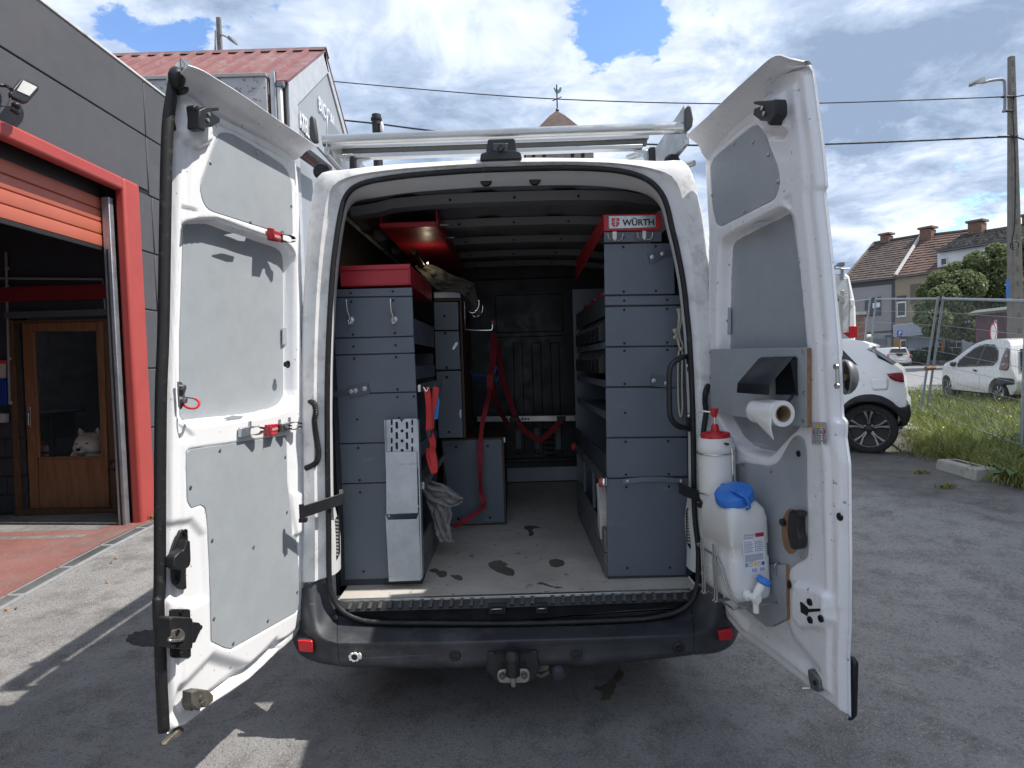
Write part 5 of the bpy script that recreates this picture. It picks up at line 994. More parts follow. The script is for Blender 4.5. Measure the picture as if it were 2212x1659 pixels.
for a, b in ((842,1000),(848,1042),(888,1134)): MB().ball(PY(*Zr(a, b), YR-.024), (.010, .008, .009), 8).build('rope_knot', ROPE, rp, smooth=180)
# paper bag edge low in the right unit
MB().prism([(xa1-.012, .30, FZ+.16), (xa1-.010, .40, FZ+.20), (xa1-.010, .42, FZ+.42), (xa1-.012, .34, FZ+.36), (xa1-.016, .28, FZ+.30)], (.05, 0, 0)).build('paper_bag', M('bag_paper', (.55, .54, .52), .7), None, bevel=.004)
tag(bpy.data.objects['paper_bag'], 'crumpled white paper bag low in the right shelving unit', 'bag')
# wet spots on the cargo floor (thin films of water)
WET = M('wet_film', (.14, .118, .10), .18, var=.15, scale=8, spec=.6, rvar=.04)
def puddle(name, label, px, z=FZ, n=4, mat=WET, cat='puddle', group='wet spots on the van floor'):
    P = [PZ(a+1.6*mnoise.noise(Vector((a*.25, b*.25, 1))), b+1.3*mnoise.noise(Vector((a*.25, b*.25, 7))), z+.0012) for a, b in spline(px, 7, True)]; o = MB().prism(P, (0, 0, -.001)).build(name, mat); tag(o, label, cat, group); return o
puddle('puddle', 'large shoe shaped wet spot in the middle of the van floor', [Zb(*p) for p in ((1778,880),(1830,858),(1900,848),(1950,865),(1990,895),(1960,905),(2000,925),(2050,950),(2063,990),(2040,1015),(1950,1000),(1850,960),(1795,920))])
puddle('puddle', 'ragged dark wet spot near the foot of the left chute', [Zb(*p) for p in ((1140,950),(1200,935),(1250,960),(1310,965),(1330,1000),(1300,1030),(1240,1025),(1200,985),(1150,970))])
puddle('puddle', 'small wet spot right of the ragged one by the chute', [Zb(*p) for p in ((1365,1010),(1430,1005),(1480,1015),(1490,1060),(1450,1062),(1390,1035))])
puddle('puddle', 'heart shaped wet spot near the right shelving unit', [Zt(*p) for p in ((1235,360),(1265,350),(1300,358),(1306,375),(1275,388),(1245,382))])
puddle('puddle', 'wet spot deep in the aisle of the van', [Zt(*p) for p in ((1120,205),(1150,197),(1195,205),(1160,215),(1168,235),(1145,245),(1140,222))])
puddle('puddle', 'narrow wet streak at the front of the van floor', [Zt(*p) for p in ((1180,462),(1205,458),(1255,475),(1300,479),(1270,484),(1210,468))])
# ------------------------------------------------ things on the left door: spring clips
def spring_clip(P0, D, label, red, k=1.0, mir=0):
    t = T('tool_clip', label, 'clip', P0, 'tool clips on the left door'); A, Z, Nn = D.A, D.Z, D.N; a = -A   # clip opens towards the hinge side
    if red:
        mb = MB(); mb.prism([P0-a*.055*k+Z*.026*k, P0+a*.055*k+Z*.020*k, P0+a*.055*k-Z*.020*k, P0-a*.055*k-Z*.028*k], Nn*.006); body = mb.build('clip_holder', RED, t, bevel=.002)
        mb = MB(); mb.prism([P0-a*.055*k+Z*.026*k+Nn*.006, P0-a*.055*k-Z*.028*k+Nn*.006, P0-a*.055*k-Z*.020*k+Nn*.034*k, P0-a*.055*k+Z*.02*k+Nn*.034*k], a*.004); mb.prism([P0-a*.055*k-Z*.02*k+Nn*.006, P0+a*.02*k-Z*.02*k+Nn*.006, P0+a*.0*k-Z*.02*k+Nn*.034*k, P0-a*.055*k-Z*.02*k+Nn*.034*k], Z*.004); mb.build('clip_bracket', RED, t, bevel=.0015)
        text('WÜRTH', P0-a*.01*k-Z*.006*k+Nn*.0066, a, Z, .011*k, WHITEP, t, width=.05*k, bold=.02)
    else:
        mb = MB(); mb.obox(P0+Nn*.008, a*.028*k, Z*.018*k, Nn*.008); mb.build('clip_holder', GALV, t, bevel=.003)
    c = P0+a*(.062 if red else .045)*k
    for sg in (1, -1):
        P = [c-a*.025*k+Nn*.010+Z*sg*.012*k, c+Nn*.020+Z*sg*.016*k, c+a*.02*k+Nn*.032+Z*sg*.012*k, c+a*.036*k+Nn*.030+Z*sg*.004*k]
        rows = [[p-Nn*.010*k, p+Nn*.010*k] for p in spline(P, 4)]; MB().loft(rows).build('spring_jaw', M('dark_spring', (.05, .05, .05), .35, .8), t, smooth=60, solid=.0022)
    MB().lathe([(.005, 0), (.005, .02), (.003, .022), (.0005, .022)], c+Z*.015*k, Z, 8).build('clip_bolt', STEEL, t)
spring_clip(DL.P(593, 510, .006), DL, 'red tool clip on the upper rail of the left door, below the top board', True, .92)
spring_clip(DL.P(524, 933, .004), DL, 'bare galvanised spring clip on the left door, no red plate', False, 1.0)
spring_clip(DL.P(587, 927, .004), DL, 'lower red tool clip on the left door beside a bare spring clip', True, .88)
spring_clip(DL.P(612, 922, .004), DL, 'bare spring clip nearest the hinge of the left door', False, 1.0)
lp = T('lock_bracket', 'bolted steel lock plate with red cable loop on the left door edge', 'lock plate', DL.P(390, 855, .0))
MB().prism([DL.P(*Z6(*p), .002) for p in ((242,335),(262,335),(285,365),(292,400),(285,420),(292,440),(285,480),(262,520),(250,500),(245,420))], DL.N*.006).build('bracket_plate', M('bracket_steel', (.22, .22, .23), .4, .7), lp, bevel=.002)
for p in ((272,375),(280,458)): MB().lathe([(.010, 0), (.010, .012), (.006, .014), (.0005, .014)], DL.P(*Z6(*p), .008), DL.N, 10).build('bracket_bolt', BOLT, lp, smooth=40)
MB().tube(spline([DL.P(*Z6(285,488), .01), DL.P(*Z6(320,508), .03), DL.P(*Z6(365,508), .045), DL.P(*Z6(388,485), .05), DL.P(*Z6(382,460), .045), DL.P(*Z6(360,448), .035)], 6), .0042, 8).build('cable_sleeve', M('red_sleeve', (.60, .02, .03), .4), lp, smooth=180)
MB().tube(spline([DL.P(*Z6(360,448), .035), DL.P(*Z6(325,442), .02), DL.P(*Z6(292,440), .008)], 6), .002, 6).build('cable', STR, lp, smooth=180)
# ------------------------------------------------ things on the right door
pb = T('plywood_board', 'grey plywood board screwed across the right door window recess', 'board', DR.P(1640, 840, .0))
DRB = rpoly([(1534,754.5),(1743,751.5),(1743.5,924),(1700,917),(1534,890)], [2,2,2,20,2])
mb = MB(); DR.plate(mb, DRB, .004, .014); mb.build('board_sheet', BOARD, pb, bevel=.001, seg=1)
mb = MB(); P = [DR.P(a, b, .018) for a, b in ((1743.4,752),(1744,924))]; mb.prism([P[0], P[1], P[1]-DR.N*.014, P[0]-DR.N*.014], DR.A*.0015); mb.build('board_edge', EDGEWOOD, pb)
rivets(DR, pb, [Z1(732,47), Z1(737,311), Z1(733,488), Z1(152,62), Z1(154,215)], .018)
ph = T('paper_towel_holder', 'dark steel paper holder with slanted hood on the plywood board', 'holder', DR.P(1670, 850, .02))
HM = M('holder_black_steel', (.016, .019, .024), .42, .2, var=.1)
mb = MB(); DR.plate(mb, [Z1(*p) for p in ((555,85),(690,92),(690,322),(560,322))], .019, .003); mb.build('holder_back', HM, ph)
aE = DR.az([Z1(690,92)], .02)[0]; aS = DR.az([Z1(690,322)], .02)[0]
hw = [DR.P(*Z1(*p), w) for p, w in (((660,84), .022), ((412,79), .022))]
# hood: folded sheet running along the door, sloping outwards
a1 = aE[0]; a0 = a1-.195; zt_ = aE[1]; zm = DR.az([Z1(600,250)], .10)[0][1]
rows = [[DR.W(a_, zt_+.004, .022) for a_ in (a0, a1)], [DR.W(a_, zt_, .034) for a_ in (a0, a1)], [DR.W(a_, zt_-.085, .125) for a_ in (a0, a1)], [DR.W(a_, zt_-.120, .130) for a_ in (a0, a1)]]
MB().loft(rows).build('holder_hood', HM, ph, solid=.002, bevel=.001)
mb = MB(); mb.prism([DR.W(a1, zt_, .022), DR.W(a1, zt_-.01, .045), DR.W(a1, zt_-.13, .028), DR.W(a1, zt_-.13, .022)], DR.A*.002); mb.build('holder_cheek', HM, ph)
rc_z, rc_w, rr_ = zt_-.185, .088, .044
mb = MB(); mb.tube(spline([DR.W(a1-.01, zt_-.12, .03), DR.W(a1+.004, rc_z+.05, .05), DR.W(a1+.004, rc_z+.025, .085)], 5), .005, 8); mb.build('holder_pin', HM, ph, smooth=180)
pr_ = T('paper_roll', 'white paper towel roll hanging with a torn loose end', 'paper roll', DR.W(a1-.1, rc_z, rc_w))
PAP = M('tissue_paper', (.78, .78, .77), .9, var=.02, bump=.3, bscale=300)
cA = DR.W(a1+.012, rc_z, rc_w)
MB().lathe([(rr_*.66, .0), (rr_, .0), (rr_, -.150), (rr_*.66, -.150), (rr_*.66, .0)], cA, DR.A, 32, False).build('paper_winding', PAP, pr_, smooth=50)
MB().lathe([(rr_*.58, .0012), (rr_*.66, .0012), (rr_*.66, -.150), (rr_*.58, -.150), (rr_*.58, .0012)], cA, DR.A, 28, False).build('cardboard_core', M('cardboard', (.30, .22, .14), .8), pr_, smooth=50)
rows = []
for i in range(14):
    t = i/13; ang = radians(100-50*t) if t < .4 else None; row = []
    for j in range(12):
        s_ = j/11; a_ = a1+.012-.150*s_
        ln = .135*t*(1-.62*s_) if True else 0
        th0 = radians(60); rr2 = rr_+.0012
        arcl = rr2*1.35
        if ln < arcl: an = th0-ln/rr2*1.0; w_ = rc_w+rr2*sin(pi/2-an+.4) if False else rc_w+rr2*cos(an); z_ = rc_z+rr2*sin(an)
        else: an = th0-1.35; w_ = rc_w+rr2*cos(an)+.004*sin((ln-arcl)*60+s_*5); z_ = rc_z+rr2*sin(an)-(ln-arcl)
        row.append(DR.W(a_, z_, w_))
    rows.append(row)
MB().loft(rows).build('loose_sheet', PAP, pr_, smooth=180, solid=.0006)
# soap dispenser
sp = T('soap_dispenser', 'white hand cleaner canister with red pump lid on the right door', 'dispenser', DR.P(1552, 1100, .09))
ax = DR.Z; wS = .082
cT, cB = DR.P(1549, 945, wS), DR.P(1552, 1085, wS); hS = np.dot(cT-cB, ax); rS = .073
MB().lathe([(.001, -.012), (rS*.55, -.012), (rS*.86, 0), (rS, .02), (rS*1.01, .06), (rS, hS-.075), (rS*.985, hS-.055), (rS*1.015, hS-.05), (rS*1.015, hS-.03), (rS*.97, hS-.022), (rS*.97, hS-.008), (rS*.90, hS), (.001, hS)], cB, ax, 36).build('canister_body', WHITEP, sp, smooth=40)
cl_ = cB+ax*hS
MB().lathe([(rS*.80, 0), (rS*.80, .014), (rS*.76, .018), (rS*.45, .018), (rS*.42, .024), (.001, .024)], cl_, ax, 32).build('pump_lid', M('pump_red', (.50, .02, .03), .4, var=.08), sp, smooth=40)
PRD = MATS['pump_red']; MB().lathe([(.018, .024), (.016, .045), (.010, .054), (.001, .054)], cl_, ax, 18).build('pump_collar', PRD, sp, smooth=40); MB().lathe([(.005, .05), (.005, .085), (.001, .085)], cl_, ax, 10).build('pump_rod', CHROME, sp, smooth=40)
MB().lathe([(.008, .082), (.011, .088), (.018, .115), (.018, .118), (.001, .119)], cl_, ax, 18).build('pump_button', PRD, sp, smooth=40)
h_ = cl_+ax*.10; MB().tube(spline([h_, h_-DR.A*.02+DR.N*.02+ax*.004, h_-DR.A*.035+DR.N*.035+ax*.006, h_-DR.A*.05+DR.N*.045-ax*.002, h_-DR.A*.052+DR.N*.047-ax*.022], 5), .004, 8).build('pump_spout', CHROME, sp, smooth=180)
def ring(c, r, name, parent): MB().tube([c+r*(cos(t)*DR.A+sin(t)*DR.N) for t in np.linspace(0, 2*pi, 36, endpoint=False)], .0028, 8, True).build(name, CHROME, parent, smooth=180)
hr = T('dispenser_bracket', 'bright wire ring bracket holding the white hand cleaner canister', 'bracket', DR.P(1580, 1000, .02))
ring(cB+ax*(hS-.062), rS*1.04, 'wire_ring', hr); ring(cB+ax*.045, rS*1.04, 'wire_ring', hr)
mb = MB(); q = cB+DR.A*(rS*.95)-DR.N*(.03); mb.tube([q-ax*.03, q+ax*(hS-.04)], .004, 8); mb.build('wire_upright', CHROME, hr, smooth=40)
MB().cyl(cl_-ax*.018+DR.A*rS*.98, cl_-ax*.018+DR.A*(rS+.022), .005, 8).build('lid_peg', BLACK, sp)
# water canister in its wire basket
PLAST = M('natural_hdpe', (.74, .745, .73), .35, var=.03, scale=2, trans=.12, dirt=[(.58, .58, .56, .35)], dscale=2)
cn = T('water_canister', 'translucent water canister with blue screw cap in a wire basket on the right door', 'canister', DR.P(1600, 1310, .11))
aN = DR.az([(1667, 1290)], .03)[0]; w0_, w1_ = .022, .185; A1 = aN[0]; A0 = A1-.235; zb_ = aN[1]-.008; H = .40
zb_ = DR.az([(1640, 1308)], .10)[0][1]; H = DR.az([(1640, 1085)], .10)[0][1]-zb_
def rsec(z, ins, r, lean=0):
    P = rpoly([(A0+ins+lean, w0_+ins), (A1-ins+lean*.2, w0_+ins), (A1-ins+lean*.2, w1_-ins), (A0+ins+lean, w1_-ins)], r, 6); return [DR.W(a_, z, w_) for a_, w_ in P]
secs = [(0, .030, .03), (.004, .012, .03), (.012, .003, .032), (.03, 0, .032), (H*.42, 0, .032), (H*.43, .003, .032), (H*.55, .003, .032), (H*.56, 0, .032), (H*.80, 0, .034), (H*.88, .006, .036), (H*.94, .022, .04), (H*.97, .042, .04)]
MB().loft([rsec(zb_+z, i_, r_) for z, i_, r_ in secs], True, True).build('canister_body', PLAST, cn, smooth=45)
capc = DR.W(A1-.078, zb_+H*.955, (w0_+w1_)/2+.012); tl_ = DR.Z*.93+DR.A*.20+DR.N*.28; tl_ /= np.linalg.norm(tl_)
MB().lathe([(.060, -.03), (.060, .004), (.001, .004)], capc, tl_, 32).build('canister_neck', PLAST, cn, smooth=40)
BLUE = M('blue_cap_plastic', (.035, .19, .62), .38, var=.04)
rows = []
for (r_, h_) in ((.060, .003), (.071, .004), (.071, .012), (.070, .034), (.068, .038), (.060, .041), (.001, .042)):
    row = []
    for j in range(80):
        t = 2*pi*j/80; rr = r_*(1+(.022*(abs(cos(t*5)) - .5) if r_ > .059 and h_ > .01 else 0)); e1 = np.cross(tl_, DR.A); e1 /= np.linalg.norm(e1); e2 = np.cross(tl_, e1); row.append(capc+tl_*h_+rr*(cos(t)*e1+sin(t)*e2))
    rows.append(row)
cap = MB().loft(rows, True, True).build('screw_cap', BLUE, cn, smooth=28)
MB().lathe([(.016, .041), (.016, .046), (.001, .047)], capc, tl_, 18).build('cap_boss', BLUE, cap, smooth=40)
MB().tube(spline([capc+tl_*.044, capc+tl_*.044+DR.A*.04+DR.N*.01, capc+tl_*.03+DR.A*.085, capc-tl_*.01+DR.A*.095, capc-tl_*.025+DR.A*.06], 6), .0045, 6, flat=(1.6, .7)).build('cap_strap', BLUE, cap, smooth=60)
vc = DR.P(*Z1(250,935), .12); va = DR.Z*.8-DR.A*.1+DR.N*.2; va /= np.linalg.norm(va); MB().lathe([(.018, -.02), (.018, .0), (.016, .004), (.016, .024), (.010, .028), (.009, .038), (.001, .039)], vc, va, 14).build('vent_cap', BLUE, cn, smooth=40)
MB().tube(spline([vc+va*.02, vc-DR.A*.03+va*.02, vc-DR.A*.045-va*.012, vc-DR.A*.03-va*.03, vc-DR.A*.008-va*.022], 6), .0028, 6).build('vent_strap', BLUE, cn, smooth=180)
MB().tube(spline([vc-va*.055, vc-va*.02], 3), [.03, .02], 14).build('vent_neck', PLAST, cn, smooth=60)
# label on the end face
lz = zb_+H*.28; lw0, lw1 = w0_+.028, w1_-.045; LH = H*.40
def lab(x0, x1, y0, y1, mat, k=1, nm='label_print'):   # x from door side to aisle side is right to left
    P = [DR.W(A1+.0006*k, lz+LH*y, lw1+(lw0-lw1)*x) for x, y in ((x0,y0),(x1,y0),(x1,y1),(x0,y1))]; return MB().prism(P, DR.A*.0006).build(nm, mat, cn if k == 1 else labo)
LBL = M('label_white', (.66, .68, .72), .5, var=.01); LPR = M('label_blue_grey', (.22, .27, .38), .6, var=.02); labo = None
labo = lab(0, 1, 0, 1, LBL, 1, 'canister_label')
lab(.58, .97, .88, .975, M('label_red', (.42, .02, .05), .5), 2.2)
xd_ = -DR.N; yd_ = DR.Z
def ltx(s, x, y, h): text(s, DR.W(A1+.0014, lz+LH*y, lw1+(lw0-lw1)*x), xd_, yd_, h, M('label_navy', (.05, .09, .25), .6), labo, th=.0002)
ltx('Weithals-', .06, .92, .0085); ltx('Kanister', .06, .86, .0085)
for cx in (.07, .55):
    for i in range(6): lab(cx, cx+.05, .76-i*.045, .785-i*.045, LPR, 2.2); lab(cx+.08, cx+.08+(.24, .30, .27, .33, .25, .30)[i], .765-i*.045, .78-i*.045, LPR, 2.2)
for i in range(7): lab(.07, (.9, .93, .88, .93, .9, .92, .55)[i], .46-i*.026, .472-i*.026, LPR, 2.2)
for k, (x0, m_) in enumerate(((.07, LPR), (.27, LPR), (.47, YEL), (.64, LPR), (.82, M('label_navy', (.05, .09, .25))))): lab(x0, x0+.13, .19, .275, m_, 2.2)
for x0 in (.285, .655): lab(x0, x0+.10, .205, .26, LBL, 2.6)
for i in range(9): lab(.74+i*.024, .74+i*.024+(.008 if i % 3 else .015), .05, .135, LPR, 2.2)
for i in range(3): lab(.36, .60, .11-i*.03, .125-i*.03, LPR, 2.2)
# tap
tpc = DR.W(A1, zb_+.035, (w0_+w1_)/2+.03); TAPW = M('tap_white', (.76, .76, .73), .4, var=.03)
MB().lathe([(.020, 0), (.020, .012), (.014, .014), (.014, .045), (.017, .046), (.017, .055), (.001, .056)], tpc, DR.A*.9-DR.N*.25, 18).build('tap_body', TAPW, cn, smooth=40)
t2 = tpc+DR.A*.035-DR.N*.012
MB().tube(spline([t2, t2+DR.Z*.02-DR.N*.012, t2+DR.Z*.045-DR.N*.03], 4), [.014]*5+[.016]*4, 12).build('tap_stem', TAPW, cn, smooth=50)
MB().tube(spline([t2, t2-DR.Z*.02-DR.N*.002, t2-DR.Z*.055-DR.N*.002], 4), [.013]*4+[.011]*5, 12).build('tap_spout', TAPW, cn, smooth=50)
tk = t2+DR.Z*.048-DR.N*.032; td = DR.Z*.75-DR.N*.55; td /= np.linalg.norm(td); MB().lathe([(.022, 0), (.026, .003), (.026, .020), (.022, .024), (.001, .025)], tk, td, 20).build('tap_cap', BLUE, cn, smooth=40)
bk = T('wire_basket', 'bent steel wire basket carrying the water canister', 'basket', DR.P(1600, 1310, .05))
def wir(pts, r=.0042, closed=False): MB().tube(spline([DR.W(*p) for p in pts], 5, closed), r, 8, closed).build('basket_wire', MATS.get('basket_steel') or M('basket_steel', (.36, .37, .37), .35, .85), bk, smooth=180)
g = .010; a0_, a1_, wo = A0-g, A1+g, w1_+g; zz0 = zb_-.006
wir([(a0_, zz0, .0), (a0_, zz0, wo-.02), (a0_+.02, zz0, wo), (a1_-.02, zz0, wo), (a1_, zz0, wo-.02), (a1_, zz0, .0)])
wir([(a0_, zz0+.055, .0), (a0_, zz0+.055, wo-.02), (a0_+.02, zz0+.055, wo), (a1_-.02, zz0+.055, wo), (a1_, zz0+.055, wo-.02), (a1_, zz0+.055, .0)]) if False else None
zt2 = zb_+H*.42
wir([(a0_, zt2, .0), (a0_, zt2, wo-.02), (a0_+.02, zt2-.004, wo), (a1_-.10, zt2-.012, wo), (a1_-.04, zt2-.10, wo), (a1_-.0, zz0+.03, wo-.01), (a1_+.004, zz0+.0, wo-.03)])
wir([(a1_, zt2-.02, .0), (a1_+.002, zt2-.03, .02), (a1_+.002, zz0+.1, .012), (a1_, zz0+.09, .0)])
for aa in (a0_+.05, a0_+.14):
    for o_ in (0, .016):
        pass
    wir([(aa, zz0-.008, .01), (aa, zz0-.008, wo+.004), (aa, zz0+.01, wo+.008), (aa, zt2+.02, wo+.008), (aa+.008, zt2+.034, wo+.008), (aa+.016, zt2+.02, wo+.008), (aa+.016, zz0+.01, wo+.008), (aa+.016, zz0-.008, wo+.004), (aa+.016, zz0-.008, .01)], .0036)
# ================================================================== garage on the left
GW = -3.75
DG = M('dark_grey_wall_paint', (.074, .075, .086), .72, var=.07, scale=1.5, dirt=[(.10, .10, .10, .5), (.045, .046, .052, .5)], dscale=1.1, dlo=.5, dhi=.8, streak=((.115, .115, .115), (6, 6, .7), .62, .74, .35), bump=.25, bscale=160)
REDF = M('red_frame_paint', (.37, .058, .050), .5, var=.06, scale=3, dirt=[(.28, .03, .028, .4)], dscale=2)
gar = T('garage_building', 'dark grey garage with red framed open roller door on the left', 'garage', (GW, 1, .1))
lev = [0.02, .444, 1.044, 1.655, 2.26, 2.86, 3.46, 4.07, 4.645]; OY0, OY1, OZ = -1.6, 3.54, 3.50
def wallpanel(y0, y1, z0, z1): MB().box(GW-.25, GW+random.uniform(-.002, .002), y0+.006, y1-.006, z0+.006, z1-.006).build('wall_panel', DG, gar, bevel=.006, seg=1)
MB().box(GW-.24, GW-.012, OY1, 8.0, 0, 4.64).build('wall_core', DARK, gar); MB().box(GW-.24, GW-.012, -6, OY1, OZ, 4.64).build('wall_core', DARK, gar); MB().box(GW-.24, GW-.012, -6, OY0, 0, OZ).build('wall_core', DARK, gar)
for i in range(8):
    z0, z1 = lev[i], lev[i+1]
    if z1 <= OZ+.02:
        ys = [OY1+.0, 3.84 if i < 7 else 3.84, 8.0] if False else [OY1, 8.0]
        if i in (5, 4): ys = [OY1, 3.83, 8.0]
        for a, b in zip(ys[:-1], ys[1:]): wallpanel(a, b, z0, z1 if z1 < 3.4 else min(z1, OZ+.0) if False else z1)
        wallpanel(-6, OY0, z0, z1)
    else:
        for a, b in zip([-6, -2.2, 3.78], [-2.2, 3.78, 8.0]): wallpanel(a, b, max(z0, OZ) if a < OY1 and z0 < OZ else z0, z1)
MB().box(GW-.26, GW+.012, -6, 8.0, 4.645, 4.668).build('wall_coping', M('coping_white', (.55, .55, .54), .6, dirt=[(.1, .1, .1, .8)], dscale=4), gar, bevel=.004)
MB().box(-10, GW-.26, -6, 8, 4.50, 4.60).build('flat_roof', DARK, gar)
fx0, fx1 = GW-.05, GW+.05
fr = MB().box(fx0, fx1, 3.285, 3.54, .05, 3.50).build('door_frame', REDF, gar, bevel=.025, seg=3); MB().box(fx0, fx1-.001, OY0, 3.284, 3.375, 3.50).build('frame_head', REDF, fr, bevel=.025, seg=3)
MB().box(GW-.24, GW-.17, OY0, 3.3, 3.30, 3.48).build('shutter_housing', M('housing_dark', (.02, .014, .016), .5), gar)
ORG = M('orange_red_slat', (.43, .115, .072), .45, var=.05, scale=3, dirt=[(.40, .08, .05, .4)], dscale=2)
sh_ = T('roller_shutter', 'orange red roller shutter rolled up under the red frame', 'shutter', (GW-.13, .8, 2.9))
for i in range(4):
    z0 = 2.828+i*.1185; prof = [(0, .0), (.012, .008), (.016, .03), (.016, .09), (.012, .110), (0, .1165)]
    mb = MB(); mb.loft([[(GW-.165+dx, y, z0+dz) for dx, dz in prof] for y in (OY0, 3.26)]); o = mb.build('slat', ORG, sh_, smooth=40)
MB().box(GW-.172, GW-.15, OY0, 3.212, 2.79, 2.828).build('bottom_rail', RUBBER, sh_, bevel=.004); MB().box(GW-.190, GW-.176, OY0, 3.212, 2.80, 3.48).build('shutter_back', DARK, sh_)
MB().box(GW-.135, GW-.06, 3.215, 3.28, .08, 3.3).build('guide_rail', GALV, gar, bevel=.006); MB().box(GW-.105, GW-.090, 3.205, 3.2145, .08, 2.8).build('guide_slot', DARK, gar)
# inside
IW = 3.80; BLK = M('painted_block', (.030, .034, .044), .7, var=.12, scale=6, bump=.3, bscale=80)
MB().box(-9.5, GW-.26, 3.9, 4.0, .05, 4.5).build('inner_wall', BLK, gar) if False else None
FZg = .14
for i in range(5):
    z0 = FZg+.02+i*.20
    for k in range(6):
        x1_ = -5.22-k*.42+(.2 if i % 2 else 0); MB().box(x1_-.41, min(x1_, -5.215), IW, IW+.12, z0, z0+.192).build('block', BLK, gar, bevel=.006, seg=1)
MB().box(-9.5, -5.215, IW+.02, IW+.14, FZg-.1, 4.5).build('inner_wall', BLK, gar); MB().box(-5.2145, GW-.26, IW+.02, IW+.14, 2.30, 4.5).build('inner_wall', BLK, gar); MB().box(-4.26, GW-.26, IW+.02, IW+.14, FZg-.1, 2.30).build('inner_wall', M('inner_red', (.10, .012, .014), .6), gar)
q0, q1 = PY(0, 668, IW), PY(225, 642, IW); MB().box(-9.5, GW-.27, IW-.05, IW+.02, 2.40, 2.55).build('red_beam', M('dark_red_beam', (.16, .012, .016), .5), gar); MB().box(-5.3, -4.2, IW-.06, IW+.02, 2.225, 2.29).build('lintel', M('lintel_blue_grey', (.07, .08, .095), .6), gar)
IWH = M('white_bounce_wall', (.62, .62, .60), .8, var=.05); MB().box(-9.6, -9.5, -6, 3.7, 0, 4.5).build('inner_wall', IWH, gar); MB().box(-9.5, GW-.26, -6.1, -6, 0, 4.5).build('inner_wall', IWH, gar); MB().box(-9.5, GW-.26, 6.9, 7, 0, 4.5).build('inner_wall', DARK, gar); MB().box(-9.5, GW-.26, -6, 7, 4.40, 4.46).build('ceiling_deck', DARK, gar)  # unseen back and end walls whitened to bounce light onto the dog
PIPEG = M('grey_conduit', (.22, .23, .25), .5)
for P_ in ([PY(13, 545, IW-.03), PY(21, 872, IW-.03)], [PY(0, 601, IW-.03), PY(222, 603, IW-.03), PY(228, 670, IW-.03)]): MB().tube(P_, .012, 8).build('conduit', PIPEG, gar, smooth=40)
for v in (580, 620, 680, 775, 870): MB().lathe([(.02, 0), (.02, .02), (.001, .02)], PY(14+(v-545)*.025, v, IW-.03), (1, -1, 0), 8).build('conduit_clip', PIPEG, gar)
MB().prism([PY(0, 893, IW-.03), PY(20, 893, IW-.03), PY(20, 912, IW-.03), PY(0, 912, IW-.03)], (0, -.06, 0)).build('socket_box', M('socket_grey', (.34, .35, .36), .5), gar, bevel=.006)
MB().prism([PY(-6, 818, IW-.005), PY(17, 818, IW-.005), PY(18, 876, IW-.005), PY(-6, 876, IW-.005)], (0, -.03, 0)).build('blue_panel', M('blue_panel', (.01, .04, .25), .5), gar, bevel=.004)
MB().prism([PY(-6, 780, IW-.005), PY(14, 780, IW-.005), PY(14, 817, IW-.005), PY(-6, 817, IW-.005)], (0, -.012, 0)).build('paper_notice', M('notice_paper', (.42, .38, .38), .7), gar)
MB().prism([PY(-6, 778, IW-.019), PY(15, 778, IW-.019), PY(15, 786, IW-.019), PY(-6, 786, IW-.019)], (0, -.004, 0)).build('notice_header', M('notice_red', (.40, .05, .05), .6), gar)
# wooden door
WOOD = M('varnished_wood', (.19, .092, .045), .5, var=.22, scale=5, stretch=(6, 6, .6), dirt=[(.05, .022, .010, .7)], dscale=3, dlo=.5, dhi=.8, streak=((.05, .02, .01), (30, 30, 2), .6, .75, .6))
Zg = lambda x, y: (x*.4458, 384+y*.4458)
wd = T('wooden_door', 'brown wooden door with a large glass pane inside the garage', 'door', PY(*Zg(310, 1600), IW))
def wpiece(nm, pts, Y, th, mat=WOOD, par=wd): return MB().prism([PY(*Zg(*p), Y) for p in pts], (0, th, 0)).build(nm, mat, par, bevel=.005)
OLDW = M('weathered_wood', (.085, .048, .026), .75, var=.3, scale=5, stretch=(8, 8, .8))
wpiece('door_casing', ((38,690),(64,692),(105,1615),(72,1618)), IW-.03, .12, OLDW); wpiece('door_casing', ((500,682),(526,682),(568,1608),(540,1608)), IW-.04, .12, OLDW); wpiece('door_casing', ((64,692),(500,682),(500,694),(66,704)), IW-.02, .10, OLDW); wpiece('threshold', ((72,1608),(570,1604),(575,1622),(66,1640)), IW-.06, .14, OLDW)
wpiece('stile', ((104,704),(152,704),(188,1604),(146,1606)), IW, .045); wpiece('stile', ((468,696),(500,694),(528,1596),(496,1598)), IW, .045); wpiece('top_rail', ((153,704),(467,697),(468,742),(155,745)), IW+.002, .041); 
wpiece('bottom_panel', ((187,1362),(496,1358),(505,1596),(190,1603)), IW+.012, .025); wpiece('glazing_bead', ((153,746),(166,748),(192,1358),(180,1358)), IW-.004, .03); wpiece('glazing_bead', ((463,744),(468,744),(500,1356),(495,1356)), IW-.004, .03); wpiece('glazing_bead', ((188,1353),(495,1350),(495,1360),(188,1363)), IW-.004, .03)
wpiece('door_pane', ((166,745),(464,743),(495,1353),(191,1355)), IW+.02, .004, glass_mat('door_glass', see=.97))
hp_ = wpiece('handle_plate', ((128,1112),(146,1110),(148,1208),(134,1210)), IW-.004, .006, STEEL); MB().tube([PY(*Zg(136,1140), IW-.03), PY(*Zg(139,1140), IW-.05), PY(*Zg(140,1198), IW-.05)], .008, 8).build('door_handle', CHROME, wd, smooth=40)
